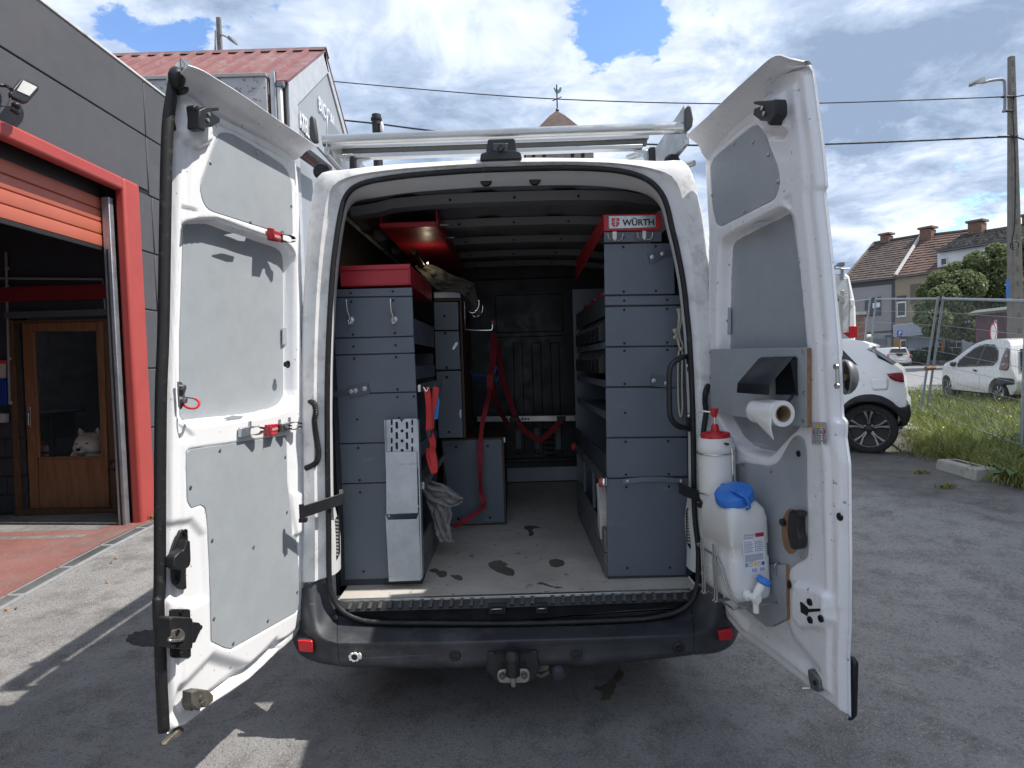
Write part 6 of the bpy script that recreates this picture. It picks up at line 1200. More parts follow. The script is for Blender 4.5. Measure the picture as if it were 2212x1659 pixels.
MB().tube(spline([PY(*Zg(562,1420), IW-.08), PY(*Zg(570,1490), IW-.08), PY(*Zg(592,1550), IW-.1)], 5), .006, 6).build('loose_cable', PIPEG, gar, smooth=180); MB().ball(PY(*Zg(553,1392), IW-.08), (.05, .05, .06), 10).build('cable_cover', M('black_bag', (.03, .03, .035), .4), gar, smooth=180)
# room behind the glass
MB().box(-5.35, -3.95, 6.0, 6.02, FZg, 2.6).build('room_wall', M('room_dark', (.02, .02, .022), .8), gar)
tb = T('work_table', 'small grey metal table behind the door glass', 'table', PY(*Zg(240,1350), 4.9)); t0, t1 = PY(*Zg(188,1130), 4.9), PY(*Zg(285,1135), 4.9)
MB().box(t0[0]-.2, t1[0], 4.8, 5.4, t1[2]-.03, t1[2]).build('table_top', M('table_grey', (.14, .155, .17), .5), tb, bevel=.004)
for x_, y_ in ((t1[0]-.05, 4.82), (t0[0], 4.82)): MB().box(x_-.02, x_+.02, y_, y_+.04, FZg, t1[2]-.031).build('table_leg', MATS['table_grey'], tb)
dw = MB().box(t0[0], t1[0]-.09, 4.83, 5.3, t1[2]-.35, t1[2]-.04).build('table_drawer', MATS['table_grey'], tb)
for k, (x_, lb) in enumerate(((203, 'white spray can with red cap next to the door stile'), (224, 'white spray can with red cap nearer the dog'))):
    c = PY(*Zg(x_,1352), 4.05); t = T('spray_can', lb, 'spray can', c, 'spray cans on the sill')
    MB().lathe([(.001, 0), (.028, 0), (.028, .11), (.02, .125), (.001, .126)], c, (0,0,1), 16).build('can_body', M('can_white', (.62, .60, .60), .35), t, smooth=40); MB().lathe([(.020, .126), (.020, .152), (.001, .153)], c, (0,0,1), 14).build('can_cap', RED, t, smooth=40); MB().lathe([(.0285, .03), (.0285, .06)], c, (0,0,1), 16, False).build('can_band', RED, t)
MB().box(-5.15, -4.40, 3.87, 4.35, FZg, PY(*Zg(220,1353), 4.05)[2]).build('sill_chest', OLDW, gar) if False else None
sb = MB().box(-5.12, -4.32, 3.90, 4.12, PY(*Zg(220,1353), 4.05)[2]-.03, PY(*Zg(220,1353), 4.05)[2]-.002).build('window_ledge', OLDW, wd)
# dog looking through the glass
FUR = bpy.data.materials.new('dog_fur'); FUR.use_nodes = True
def furmat(c):
    nt = FUR.node_tree; N = nt.nodes; L = nt.links; b = N['Principled BSDF']; b.inputs['Roughness'].default_value = .9; tc = N.new('ShaderNodeTexCoord')
    nz = N.new('ShaderNodeTexNoise'); nz.inputs['Scale'].default_value = 60; nz.inputs['Detail'].default_value = 4; L.new(tc.outputs['Object'], nz.inputs['Vector'])
    vm_ = N.new('ShaderNodeVectorMath'); vm_.operation = 'DISTANCE'; L.new(tc.outputs['Object'], vm_.inputs[0]); vm_.inputs[1].default_value = tuple(c+np.array([.0, -.10, -.055]))
    ad = N.new('ShaderNodeMath'); ad.operation = 'MULTIPLY_ADD'; L.new(nz.outputs['Fac'], ad.inputs[0]); ad.inputs[1].default_value = .06; L.new(vm_.outputs['Value'], ad.inputs[2])
    cr = N.new('ShaderNodeValToRGB'); L.new(ad.outputs[0], cr.inputs[0]); e = cr.color_ramp.elements; e[0].position = .09; e[0].color = (.90, .86, .80, 1); e[1].position = .19; e[1].color = (.60, .45, .30, 1); k = e.new(.30); k.color = (.82, .75, .67, 1); L.new(cr.outputs[0], b.inputs['Base Color'])
    bp = N.new('ShaderNodeBump'); bp.inputs['Strength'].default_value = .6; bp.inputs['Distance'].default_value = .01; L.new(nz.outputs['Fac'], bp.inputs['Height']); L.new(bp.outputs[0], b.inputs['Normal'])
dc = PY(*Zg(430,1288), 4.02); furmat(dc); k_ = 1.18
dog = T('dog', 'pale tan spitz dog looking out through the door glass', 'dog', dc-np.array([0, 0, .55]))
mb = MB()
for c, r in (((0,0,0), (.115,.11,.105)), ((.075,-.02,-.035), (.05,.06,.055)), ((-.075,-.02,-.035), (.05,.06,.055)), ((.004,-.09,-.045), (.042,.06,.036)), ((.004,-.12,-.05), (.030,.034,.028)), ((-.06,.10,-.14), (.17,.15,.12)), ((-.09,.20,-.24), (.22,.20,.20)), ((0,.03,-.16), (.12,.10,.10)), ((.06,.12,-.22), (.15,.14,.16)), ((-.12,.25,-.45), (.20,.22,.20)), ((.02,.06,-.50), (.05,.05,.16)), ((-.12,.06,-.50), (.05,.05,.16))): mb.ball(dc+np.array(c)*k_, tuple(np.array(r)*k_), 16)
for sx in (-1, 1): mb.tube([dc+np.array(q)*k_ for q in ((sx*.065-.0,.02,.07), (sx*.078,.015,.115), (sx*.086,.01,.150))], [.044*k_, .030*k_, .006*k_], 10, flat=(1, .6))
db = mb.build('dog_body', FUR, dog, smooth=180, merge=False); rm = db.modifiers.new('join', 'REMESH'); rm.mode = 'VOXEL'; rm.voxel_size = .010; sm = db.modifiers.new('soft', 'SMOOTH'); sm.iterations = 4; sm.factor = .5; db.modifiers.new('smooth_shade', 'WEIGHTED_NORMAL') if False else None; rm.use_smooth_shade = True
NOSE = M('dog_nose', (.008, .008, .009), .35); TONG = M('dog_tongue', (.40, .12, .12), .5)
MB().ball(dc+np.array((.004,-.150,-.036))*k_, (.022*k_,.016*k_,.017*k_), 10).build('nose', NOSE, dog, smooth=180); MB().prism([dc+np.array(q)*k_ for q in ((-.010,-.146,-.062),(.018,-.146,-.062),(.016,-.152,-.090),(.004,-.152,-.096),(-.008,-.152,-.090))], (0, .006, 0)).build('tongue', TONG, dog, bevel=.003)
for sx in (-1, 1): MB().ball(dc+np.array((sx*.046+.003,-.098,.012))*k_, (.013*k_,.010*k_,.007*k_), 8).build('eye', NOSE, dog, smooth=180); MB().prism([dc+np.array(q)*k_ for q in ((sx*.068,-.024,.085),(sx*.082,-.022,.128),(sx*.092,-.018,.090))], (0, .006, 0)).build('inner_ear', M('inner_ear', (.16, .10, .08), .8), dog)
# floodlight on the wall
fl = T('floodlight', 'black floodlight with sensor on the dark grey wall', 'floodlight', PX(45, 195, GW+.05)); 
def fx(x, y): return PX(x*.3306, y*.3306, GW+.16)
fc, fu, fv = fx(172, 590), fx(230, 545)-fx(110, 590), None
fb = [fx(140,512), fx(165,512), fx(255,555), fx(258,585), fx(185,668), fx(160,672), fx(70,632), fx(68,600)]
MB().prism(fb, np.array([-.045, .03, .0])).build('lamp_body', BLACK, fl, bevel=.012); MB().prism([p+np.array([.003, -.002, 0]) for p in (fx(150,525), fx(240,570), fx(190,628), fx(108,592))], np.array([.003, -.001, 0])).build('lamp_lens', M('led_lens', (.55, .55, .52), .3), fl)
MB().ball(fx(105, 688), (.03, .03, .025), 10).build('sensor_head', BLACK, fl, smooth=180); MB().prism([fx(90,690), fx(130,680), fx(160,720), fx(130,750), fx(80,715)], np.array([-.04, .02, 0])).build('sensor_hood', BLACK, fl, bevel=.008)
MB().tube(spline([PX(0, 184, GW+.03), PX(15, 186, GW+.06), fx(75, 585)], 5), .014, 8).build('lamp_arm', BLACK, fl, smooth=60); MB().tube(spline([fx(70,640), fx(40,690), fx(5,690), fx(-30,660)], 5), .005, 6).build('lamp_cable', RUBBER, fl, smooth=180)
# red garage floor, drain channel
REDC = M('red_concrete', (.235, .105, .092), .75, var=.12, scale=2, dirt=[(.19, .15, .135, .8), (.12, .05, .045, .5)], dscale=1.6, dlo=.45, dhi=.7, fleck=((.36, .28, .26), 60, .63, .7, .6), bump=.4, bscale=120)
sheet(-9.4, -3.665, -6, 6.9, 40, 60, lambda x, y: np.maximum(gz(np.minimum(x, -3.6)*0-3.7, y), 0)+.008, 'garage_floor', REDC, kind='structure')
dr = T('drain_channel', 'grated concrete drain channel along the garage front', 'drain', (-3.59, 2, .1)); DRC = M('drain_concrete', (.26, .265, .27), .8, var=.12, scale=14, dirt=[(.16, .16, .155, .6)], dscale=6, bump=.3, bscale=200)
for i in range(15):
    y0 = -1.9+i*.5
    zz = lambda y: float(gz(-3.6, y))
    mb = MB(); mb.add([(-3.665, y0, zz(y0)+.011), (-3.515, y0, zz(y0)+.011), (-3.515, y0+.494, zz(y0+.494)+.011), (-3.665, y0+.494, zz(y0+.494)+.011), (-3.665, y0, zz(y0)-.05), (-3.515, y0, zz(y0)-.05), (-3.515, y0+.494, zz(y0+.494)-.05), (-3.665, y0+.494, zz(y0+.494)-.05)], [(0,1,2,3),(0,4,5,1),(1,5,6,2),(2,6,7,3),(3,7,4,0)])
    o = mb.build('drain_section', DRC, dr, bevel=.004, seg=1)
    mb = MB()
    for k in range(24): y = y0+.02+k*.0195; mb.add([(-3.64, y, zz(y)+.0135), (-3.545, y+.006, zz(y)+.0135), (-3.545, y+.015, zz(y)+.0135), (-3.64, y+.009, zz(y)+.0135)], [(0,1,2,3)])
    g_ = mb.build('grate_slot', M('slot_dark', (.06, .06, .06), .8), o); g_['kind'] = 'stuff'
# ================================================================== metal building with red roof
MET = M('grey_cladding', (.30, .325, .355), .45, var=.04, scale=1.2, streak=((.25, .27, .29), (.2, 6, .3), .55, .75, .4))
B = T('gabled_workshop', 'grey clad workshop with red ribbed metal roof behind the garage', 'building', (GW, 10.4, .2))
ey, ez, ay, az_, ry, rz = 8.187, 6.61, 10.496, 8.32, 12.9, 6.58
Bx = -3.76
MB().prism([(Bx-.02, 8.19, .1), (Bx-.02, ry, .1), (Bx-.02, ry, rz-.05), (Bx-.02, ay, az_-.06), (Bx-.02, 8.19, ez-.05)], (-.2, 0, 0)).build('gable_wall', MET, B)
def strip(P0, P1, w, nm, mat, th=.03): d = np.array(P1)-np.array(P0); dn = np.array([0, -d[2], d[1]])/np.linalg.norm(d)*w; MB().prism([np.array(P0), np.array(P1), np.array(P1)-dn, np.array(P0)-dn], (th, 0, 0)).build(nm, mat, B, bevel=.004)
LT = M('pale_flashing', (.42, .445, .47), .45)
strip((Bx-.015, ey-.02, ez-.03), (Bx-.015, ay, az_-.02), .42, 'verge_flashing', LT); strip((Bx-.015, ay+.004, az_-.02), (Bx-.015, ry, rz-.03), .20, 'verge_flashing', LT)
MB().box(Bx-.018, Bx+.014, 8.19, 8.62, 2.0, ez-.06).build('corner_flashing', LT, B, bevel=.004)
for y in (9.0, 9.55): pass
MB().box(Bx-.02, Bx+.002, 8.62, 12.6, 6.035, 6.045).build('panel_joint', M('joint_grey', (.2, .21, .22), .6), B)
ROOFM = M('maroon_roof_sheet', (.185, .062, .055), .42, .1, var=.1, scale=2, dirt=[(.30, .20, .19, .6)], dscale=2.5, dlo=.5, dhi=.75, streak=((.36, .26, .25), (2.2, .5, .5), .55, .75, .5))
mb = MB(); mb.prism([(Bx+.03, ey-.10, ez-.02), (Bx+.03, ay, az_), (Bx+.03, ry+.1, rz-.02), (Bx+.03, ry+.1, rz-.06), (Bx+.03, ay, az_-.05), (Bx+.03, ey-.10, ez-.06)], (-9, 0, 0)); rf = mb.build('roof', ROOFM, B)
for i in range(26):
    x = Bx-.30-i*.335
    mb = MB(); d = np.array([0, ay-ey+.1, az_-ez+.02]); d/= np.linalg.norm(d); nn = np.array([0, -d[2], d[1]]); base = np.array([x, ey-.10, ez-.02]); Lr = np.hypot(ay-ey+.1, az_-ez+.02)
    mb.loft([[base+d*t+np.array([dx, 0, 0])+nn*h_ for dx, h_ in ((-.05, .0), (-.02, .05), (.02, .05), (.05, .0))] for t in (0, Lr-.14)]); mb.build('roof_rib', ROOFM, rf)
MB().prism([(Bx+.05, ay-.20, az_-.11), (Bx+.05, ay, az_+.05), (Bx+.05, ay+.20, az_-.11), (Bx+.05, ay, az_+.02)], (-9, 0, 0)).build('ridge_cap', M('ridge_maroon', (.12, .045, .04), .45), rf)
mb = MB(); mb.box(-12, -4.06, 7.96, 8.10, 4.0, 6.60); mb.build('speckled_wall', M('speckled_render', (.42, .42, .43), .7, var=.06, scale=3, fleck=((.14, .14, .14), 14, .60, .66, .8)), B); MB().box(-12, -4.04, 7.93, 8.13, 6.601, 6.66).build('wall_cap', M('cap_grey', (.33, .33, .33), .6), B, bevel=.006)
MB().box(-4.0, -3.93, 8.0, 8.06, 4.0, 6.72).build('gutter_post', LT, B); MB().box(-4.03, -3.80, 8.14, 8.18, 4.0, 6.6).build('niche_back', DARK, B)
MB().box(-3.97, -3.83, 8.02, 8.12, 5.62, 6.50).build('white_box', WHITEP, B, bevel=.01); MB().box(-3.98, -3.82, 7.99, 8.12, 5.2, 5.60).build('dark_box', M('dark_box', (.05, .055, .06), .6), B, bevel=.01); MB().tube([(-3.90, 8.0, 6.7), (-3.895, 8.0, 6.0), (-3.89, 7.98, 5.3)], .008, 6).build('hanging_wire', RUBBER, B)
for y in (0,): MB().prism([PY(*p, 8.0) for p in ((590,178),(612,174),(611,184),(604,188),(594,186))], (0, .1, 0)).build('torn_sheet', M('torn_sheet', (.16, .18, .21), .5), B, bevel=.01)
A_, B_ = PX(649, 325, GW+.25), PX(704, 366, GW+.25); mb = MB(); mb.obox((A_+B_)/2, (B_-A_)/2, (.12, 0, 0), (0, 0, .05)); mb.build('light_beam', M('beam_dark', (.02, .012, .014), .5), B, bevel=.006); mb = MB(); mb.obox((A_+B_)/2+np.array([.0, -.02, -.056]), (B_-A_)/2*.98, (.012, 0, 0), (0, 0, .005)); mb.build('beam_red_line', M('beam_red', (.30, .02, .04), .5), B)
LET = M('sign_white_letters', (.68, .70, .72), .5, var=.02)
b0, b1 = PX(689, 236, GW), PX(683.5, 200, GW); e1 = PX(724, 276, GW)
text('BICCAL', (GW+.006, b0[1], b0[2]), (0, 1, 0), (0, 0, 1), b1[2]-b0[2], LET, B, width=(e1[1]-b0[1]), th=.001, bold=.012)
b0, b1 = PX(646.5, 275, GW), PX(645.5, 236, GW); e1 = PX(671, 300, GW)
text('ATELIER', (GW+.006, b0[1], b0[2]), (0, 1, 0), (0, 0, 1), b1[2]-b0[2], LET, B, width=(e1[1]-b0[1])*1.42, th=.001, bold=.014)
b0 = PX(714, 290, GW); text('&', (GW+.006, b0[1], b0[2]), (0, 1, 0), (0, 0, 1), .22, LET, B, th=.001)
# ================================================================== poles, cables
CONC = M('pole_concrete', (.15, .142, .13), .85, var=.18, scale=6, dirt=[(.09, .085, .08, .6)], dscale=3, bump=.4, bscale=80)
def lamp_head(t, p, d, L=.55, nm='lamp_head'):
    d = np.asarray(d, float); d /= np.linalg.norm(d); sd_ = np.cross(d, (0, 0, 1)); sd_ /= np.linalg.norm(sd_); u_ = np.cross(sd_, d); u_ = u_ if u_[2] > 0 else -u_
    rows = []
    for t_, w_, h_ in ((0, .05, .06), (.12, .10, .11), (.45, .13, .10), (.85, .10, .05), (1, .04, .02)): c = np.asarray(p)+d*L*t_; rows.append([c+sd_*w_-u_*.02, c+sd_*w_*.8+u_*h_, c-sd_*w_*.8+u_*h_, c-sd_*w_-u_*.02])
    MB().loft(rows, True, True).build(nm, M('lamp_grey', (.14, .15, .16), .5), t, smooth=30); MB().prism([np.asarray(p)+d*L*a_+sd_*b_-u_*.026 for a_, b_ in ((.2,.07),(.85,.06),(.85,-.06),(.2,-.07))], u_*.004).build('lamp_glass', M('lamp_glass', (.45, .46, .46), .2), t)
def pole(name, label, base, top, wb, wt, loc=None):
    t = T(name, label, 'utility pole', base); b_, t_ = np.asarray(base), np.asarray(top)
    mb = MB(); mb.loft([[c+np.array([dx*w, dy*w*.8, 0]) for dx, dy in ((-.5,-.5),(.5,-.5),(.5,.5),(-.5,.5))] for c, w in ((b_, wb), (t_, wt))], True, True); mb.build('pole_shaft', CONC, t, bevel=.015)
    n = 22
    for i in range(n):
        f_ = (i+.5)/n; c = b_*(1-f_)+t_*f_; w = wb*(1-f_)+wt*f_; MB().prism([c+np.array([dx, -w*.4-.0025, dz]) for dx, dz in rpoly([(-w*.13,-.07),(w*.13,-.07),(w*.13,.07),(-w*.13,.07)], w*.12, 3)], (0, .002, 0)).build('pole_recess', M('recess_dark', (.11, .105, .095), .9), t)
    return t
Yp = 24.; p_t = PY(472, 38, Yp); lp_ = pole('street_pole', 'concrete pole with street lamp rising behind the red roof', (p_t[0], Yp, .5), p_t, .36, .17)
A_ = PY(478, 76, Yp-.2); MB().tube([PY(475, 74, Yp), PY(486, 78, Yp-.4), PY(494, 82, Yp-.6)], .035, 8).build('lamp_arm', PIPEG, lp_, smooth=40); lamp_head(lp_, PY(493, 82, Yp-.6), PY(515, 99, Yp-1.0)-PY(493, 82, Yp-.6), .75); MB().tube([PY(466, 66, Yp-.15), PY(465, 110, Yp-.15)], .04, 8).build('cable_duct', PIPEG, lp_)
Yq = 12.3; q_b = PG(2195, 752); q_t = PY(2184.5, 122, Yq); q_b = np.array([PY(2196, 760, Yq)[0], Yq, .3])
rp_ = pole('street_pole', 'tall concrete pole with street lamp beside the fence at right', q_b, q_t, .31, .125)
MB().tube(spline([PY(2166, 240, Yq-.1), PY(2170, 238, Yq-.1), PY(2171, 215, Yq-.1), PY(2170.5, 185, Yq-.1), PY(2169, 175, Yq-.1), PY(2162, 171.5, Yq-.1), PY(2140, 174, Yq-.2), PY(2120, 179, Yq-.3)], 5), .035, 10).build('lamp_arm', PIPEG, rp_, smooth=180); a0_ = PY(2124, 178, Yq-.3); lamp_head(rp_, a0_, PY(2080, 187, Yq-.6)-a0_, .48)
for v, w_ in ((209, .2), (240, .14), (295, .3)): c = PY(2182, v, Yq-.1); MB().box(c[0]-w_, c[0]+w_*.6, c[1]-.03, c[1]+.03, c[2]-.02, c[2]+.02).build('pole_bracket', STR, rp_, bevel=.006)
MB().tube(spline([PY(2190, 212, Yq-.1), PY(2188, 250, Yq-.12), PY(2193, 350, Yq-.14), PY(2192, 480, Yq-.16), PY(2186, 520, Yq-.17), PY(2190, 540, Yq-.17)], 5), .016, 6).build('pole_cable', RUBBER, rp_, smooth=180); MB().tube([PY(2190,530,Yq-.2)+np.array([.1*cos(t), -.02, .1*sin(t)]) for t in np.linspace(0, 2*pi, 16, endpoint=False)], .012, 6, True).build('cable_loop', RUBBER, rp_, smooth=180)
pb_ = PY(2178, 640, Yq-.25); MB().box(pb_[0]-.035, pb_[0]+.035, pb_[1], pb_[1]+.02, pb_[2]-.1, pb_[2]+.42).build('blue_plate', M('blue_plate', (.03, .13, .42), .4), rp_)
Yc = 14.; c_t = PY(813, 248, Yc); ct = T('black_post', 'black round steel post behind the van roof rack', 'post', (c_t[0], Yc, .2)); MB().tube([(c_t[0], Yc, .2), c_t], .125, 16).build('post_shaft', M('tarred_post', (.022, .022, .024), .6, var=.2), ct, smooth=40); MB().lathe([(.15, -.03), (.15, .03)], PY(813, 258, Yc), (0,0,1), 16).build('post_clamp', STR, ct); MB().ball(PY(825, 275, Yc-.15), (.05, .05, .16), 10).build('insulator', WHITEP, ct, smooth=180)
def cable(name, label, pts, r): P = [PY(a, b, y) for a, b, y in pts]; o = MB().tube(spline(P, 10), r, 6).build(name, M('cable_black', (.025, .025, .035), .6), None, smooth=180); tag(o, label, 'cable', 'overhead cables')
cable('overhead_cable', 'upper thin overhead cable crossing the sky above the church cock', [(560,160,15),(722,176,15),(900,192,15),(1100,208,14.5),(1300,218,14),(1555,224,13.5),(1800,222,13),(2172,209,12.2)], .014)
cable('overhead_cable', 'lower thick overhead cable running behind the roof rack', [(690,252,14),(745,260,14),(812,267,13.9),(960,285,13.8),(1200,303,13.4),(1480,313.5,13),(1780,311.5,12.6),(2170,295.5,12.2)], .022)
cable('overhead_cable', 'short upper cable right of the tall concrete pole', [(2190,209,12.2),(2205,207,12),(2240,200,11.5)], .014); cable('overhead_cable', 'short lower cable right of the tall concrete pole', [(2190,295,12.2),(2205,299,12.1),(2240,310,11.5)], .018)
# ================================================================== church tower
Yt = 60.; hw = (PY(1282, 305, Yt)[0]-PY(1136, 306, Yt)[0])/2; a_ = PY(1204, 241, Yt+hw); ze = PY(1204, 305, Yt)[2]; cx = PY(1210, 305, Yt)[0]
STN = M('tower_stone', (.20, .185, .165), .9, var=.25, scale=1.6, dirt=[(.10, .09, .08, .7)], dscale=.8, bump=.6, bscale=20)
tw = T('church_tower', 'old stone church tower with pyramid roof and weathercock', 'church tower', (cx, Yt, .5))
MB().box(cx-hw*.98, cx+hw*.98, Yt, Yt+2*hw*.98, .5, ze).build('tower_wall', STN, tw)
MB().loft([[(cx+dx*hw*1.05*f_, Yt+hw*.98+dy*hw*1.05*f_, z) for dx, dy in ((-1,-1),(1,-1),(1,1),(-1,1))] for f_, z in ((1, ze), (.53, ze+(a_[2]-ze)*.50), (.22, ze+(a_[2]-ze)*.83), (.01, a_[2]+.05))], True, True).build('tower_roof', M('old_roof_tile', (.085, .058, .050), .85, var=.3, scale=1.2, dirt=[(.10, .095, .08, .8)], dscale=.7, bump=.8, bscale=14), tw)
for i in (0, 1, 4, 5): x = cx-hw*.85+i*hw*.28+.1*(i % 3); MB().box(x, x+.34, Yt-.03, Yt-.001, ze-1.9, ze-1.2).build('belfry_opening', DARK, tw)
pc = np.array([a_[0], Yt+hw, 0]); zt0 = a_[2]; zt1 = PY(1204, 183, Yt+hw)[2]
wc = T('weathercock', 'iron weathercock on a cross topping the church tower', 'weathercock', (pc[0], pc[1], zt0)); MB().tube([(pc[0], pc[1], zt0-.3), (pc[0], pc[1], zt1)], .07, 8).build('iron_rod', STR, wc)
zz_ = PY(1204, 214, Yt+hw)[2]; MB().tube([(pc[0]-.5, pc[1], zz_-.16), (pc[0], pc[1], zz_), (pc[0]+.5, pc[1], zz_+.22)], .05, 6).build('cross_arm', STR, wc); MB().ball((pc[0], pc[1], PY(1204,238,Yt+hw)[2]), .2, 8).build('rod_knob', STR, wc)
zk = PY(1204, 198, Yt+hw)[2]; MB().prism([(pc[0]+x*.62, pc[1]-.04, zk+z*.62) for x, z in ((-.55,.55),(-.35,.75),(-.25,.5),(0,.2),(.35,.35),(.55,.75),(.85,.6),(.75,.1),(.4,-.25),(.05,-.3),(-.25,-.1),(-.4,.3))], (0, .08, 0)).build('cock', M('verdigris', (.16, .26, .25), .6), wc)
# ================================================================== loose bits on the ground left
DKP = M('broken_asphalt', (.045, .045, .046), .9, var=.4, scale=30, bump=3, bscale=60)
def flat(name, label, cat, px, mat, dz=.004, group=None, n=4):
    P = []
    for a, b in spline(px, 8, True): p = PG(a+5*mnoise.noise(Vector((a*.16, b*.16, 2)))+2*mnoise.noise(Vector((a*.6, b*.6, 4))), b+3.5*mnoise.noise(Vector((a*.16, b*.16, 9)))); P.append((p[0], p[1], float(gz(p[0], p[1]))+dz))
    o = MB().prism(P, (0, 0, -.003)).build(name, mat); tag(o, label, cat, group); return o
flat('asphalt_patch', 'rough dark patch of broken asphalt left of the left van door', 'patch', [(272,1380),(290,1368),(318,1362),(345,1365),(345,1390),(318,1396),(285,1392)], DKP)
flat('oil_stain', 'dark wet oil stain trail on the asphalt under the bumper', 'stain', [(1340,1448),(1346,1462),(1330,1480),(1326,1498),(1312,1513),(1296,1514),(1303,1497),(1283,1488),(1310,1480),(1328,1462)], WET, .005)
LEAFM = M('dry_leaf', (.36, .17, .04), .7, var=.3, scale=60)
for (a, b), lb in zip(((240,1217),(231,1260),(36,1316),(97,1100),(12,1320),(250,1208)), ('small tan leaf on the asphalt nearest the left door', 'tan leaf just below the small leaf by the left door', 'orange dry leaf near the drain at lower left', 'dry leaf on the red garage floor', 'yellow green leaf at the left edge of the asphalt', 'second tan leaf beside the left door')):
    p = PG(a, b); z = float(gz(p[0], p[1]))+.012; s_ = .014; an = random.uniform(0, 6)
    o = MB().prism([(p[0]+s_*r_*cos(an+t), p[1]+s_*r_*sin(an+t), z+.008*sin(t*2)) for r_, t in ((1.3,0),(.7,.8),(.6,1.8),(.9,3.1),(.6,4.3),(.8,5.4))], (0, 0, .001)).build('fallen_leaf', LEAFM); tag(o, lb, 'leaf', 'leaves on the asphalt')
# ================================================================== right side: ground cover
sun_blocker = T('unseen_shade_block', 'added pale building outside the view that shades the ground at right', 'building', (9, -4, 0))  # invented unseen building, added to cast shade on the right-hand ground
MB().box(6.3, 14, -12, 4.2, -.1, 8.3).build('shade_block_wall', M('pale_render', (.42, .41, .39), .85, var=.06, bump=.3, bscale=60), sun_blocker); MB().box(6.2, 14.1, -12.1, 4.3, 8.3, 8.45).build('shade_block_roof', M('roof_felt', (.05, .05, .052), .9), sun_blocker)
ROADM = M('pale_road', (.235, .235, .24), .85, var=.06, scale=.6, bump=.3, bscale=60)
def strip_ground(name, x0, x1, y0, y1, nx, ny, mat, dz, **kw): return sheet(x0, x1, y0, y1, nx, ny, lambda x, y: gz(x, y)+dz, name, mat, **kw)
def inpoly(poly, x, y): return poly_sd(poly, np.asarray(x, float), np.asarray(y, float)) < 0
vp_ = [PG(*p)[:2] for p in ((1968,905),(1985,945),(2010,982),(2045,994),(2075,996),(2135,1006),(2178,1030),(2212,1062))]
verge = [tuple(p) for p in vp_]+[(7.5, 2.0), (14, 4), (18, 16), (9.5, 16.5), (8.4, 11), (6.4, 7.4)]
V, Q = clipgrid(verge, .25, lambda a, b: np.stack([a, b, gz(a, b)+.012], -1)); grid_obj(V, Q, 'verge_soil', M('verge_soil', (.075, .085, .03), .95, var=.3, scale=4, bump=.8, bscale=40), props={'kind': 'structure'})
road = [(9.3, 18.5), (60, 10), (90, 30), (26, 44), (8, 46), (2, 24)]
V, Q = clipgrid(road, .8, lambda a, b: np.stack([a, b, gz(a, b)+.008], -1)); grid_obj(V, Q, 'road', ROADM, props={'kind': 'structure'})
rng = np.random.default_rng(4)
def leaf_mat(name, c1, c2, tr=.3):
    mt = bpy.data.materials.new(name); mt.use_nodes = True; N = mt.node_tree.nodes; L = mt.node_tree.links; b = N['Principled BSDF']; b.inputs['Roughness'].default_value = .6
    g = N.new('ShaderNodeNewGeometry'); cr = N.new('ShaderNodeValToRGB'); L.new(g.outputs['Random Per Island'], cr.inputs[0]); cr.color_ramp.elements[0].color = (*c1, 1); cr.color_ramp.elements[1].color = (*c2, 1)
    L.new(cr.outputs[0], b.inputs['Base Color']); out = N['Material Output']; t = N.new('ShaderNodeBsdfTranslucent'); L.new(cr.outputs[0], t.inputs[0]); mx = N.new('ShaderNodeMixShader'); mx.inputs[0].default_value = tr; L.new(b.outputs[0], mx.inputs[1]); L.new(t.outputs[0], mx.inputs[2]); L.new(mx.outputs[0], out.inputs[0])
    return mt
GR = leaf_mat('weed_grass', (.15, .18, .04), (.28, .29, .09)); GRD = leaf_mat('weed_leaf', (.060, .12, .022), (.16, .22, .05))
def blades(n, pts, h0, h1, w, lean, mat, name, seg=2):
    P = pts; n = len(P); h = rng.uniform(h0, h1, n); an = rng.uniform(0, 2*pi, n); ln = rng.uniform(.2, 1, n)*lean; wd_ = w*rng.uniform(.7, 1.3, n); az_2 = an+rng.normal(0, .5, n)
    d = np.stack([np.cos(an), np.sin(an), 0*an], -1); s_ = np.stack([-np.sin(az_2), np.cos(az_2), 0*an], -1); V = []
    for t, wf in ((0, .6), (.5, 1.), (1, .08)):
        c = P+d*(ln*h*t*t)[:, None]+np.array([0, 0, 1])*(h*t*(1-.25*ln*t))[:, None]; V.append(c-s_*(wd_*wf/2)[:, None]); V.append(c+s_*(wd_*wf/2)[:, None])
    V = np.stack(V, 1).reshape(-1, 3); b = (np.arange(n)*6)[:, None]; Qd = np.concatenate([b+np.array([[0, 1, 3, 2]]), b+np.array([[2, 3, 5, 4]])], 0)
    return grid_obj(V, Qd, name, mat, smooth=180, props={'kind': 'stuff'})
def scatter(poly, n, dens=None):
    P = np.asarray(poly); lo, hi = P.min(0), P.max(0); out = []
    while len(out) < n:
        x = rng.uniform(lo[0], hi[0], 4000); y = rng.uniform(lo[1], hi[1], 4000); k = inpoly(poly, x, y)
        if dens is not None: k &= rng.uniform(0, 1, 4000) < dens(x, y)
        out.extend(zip(x[k], y[k]))
    a = np.array(out[:n]); return np.stack([a[:, 0], a[:, 1], gz(a[:, 0], a[:, 1])+.005], -1)
near = lambda x, y: np.clip(1.25-.085*(y-1), .12, 1)
blades(0, scatter(verge, 46000, near), .07, .36, .0065, 1.0, GR, 'grass')
blades(0, scatter(verge, 9000, near), .08, .34, .030, 1.1, GRD, 'weeds')
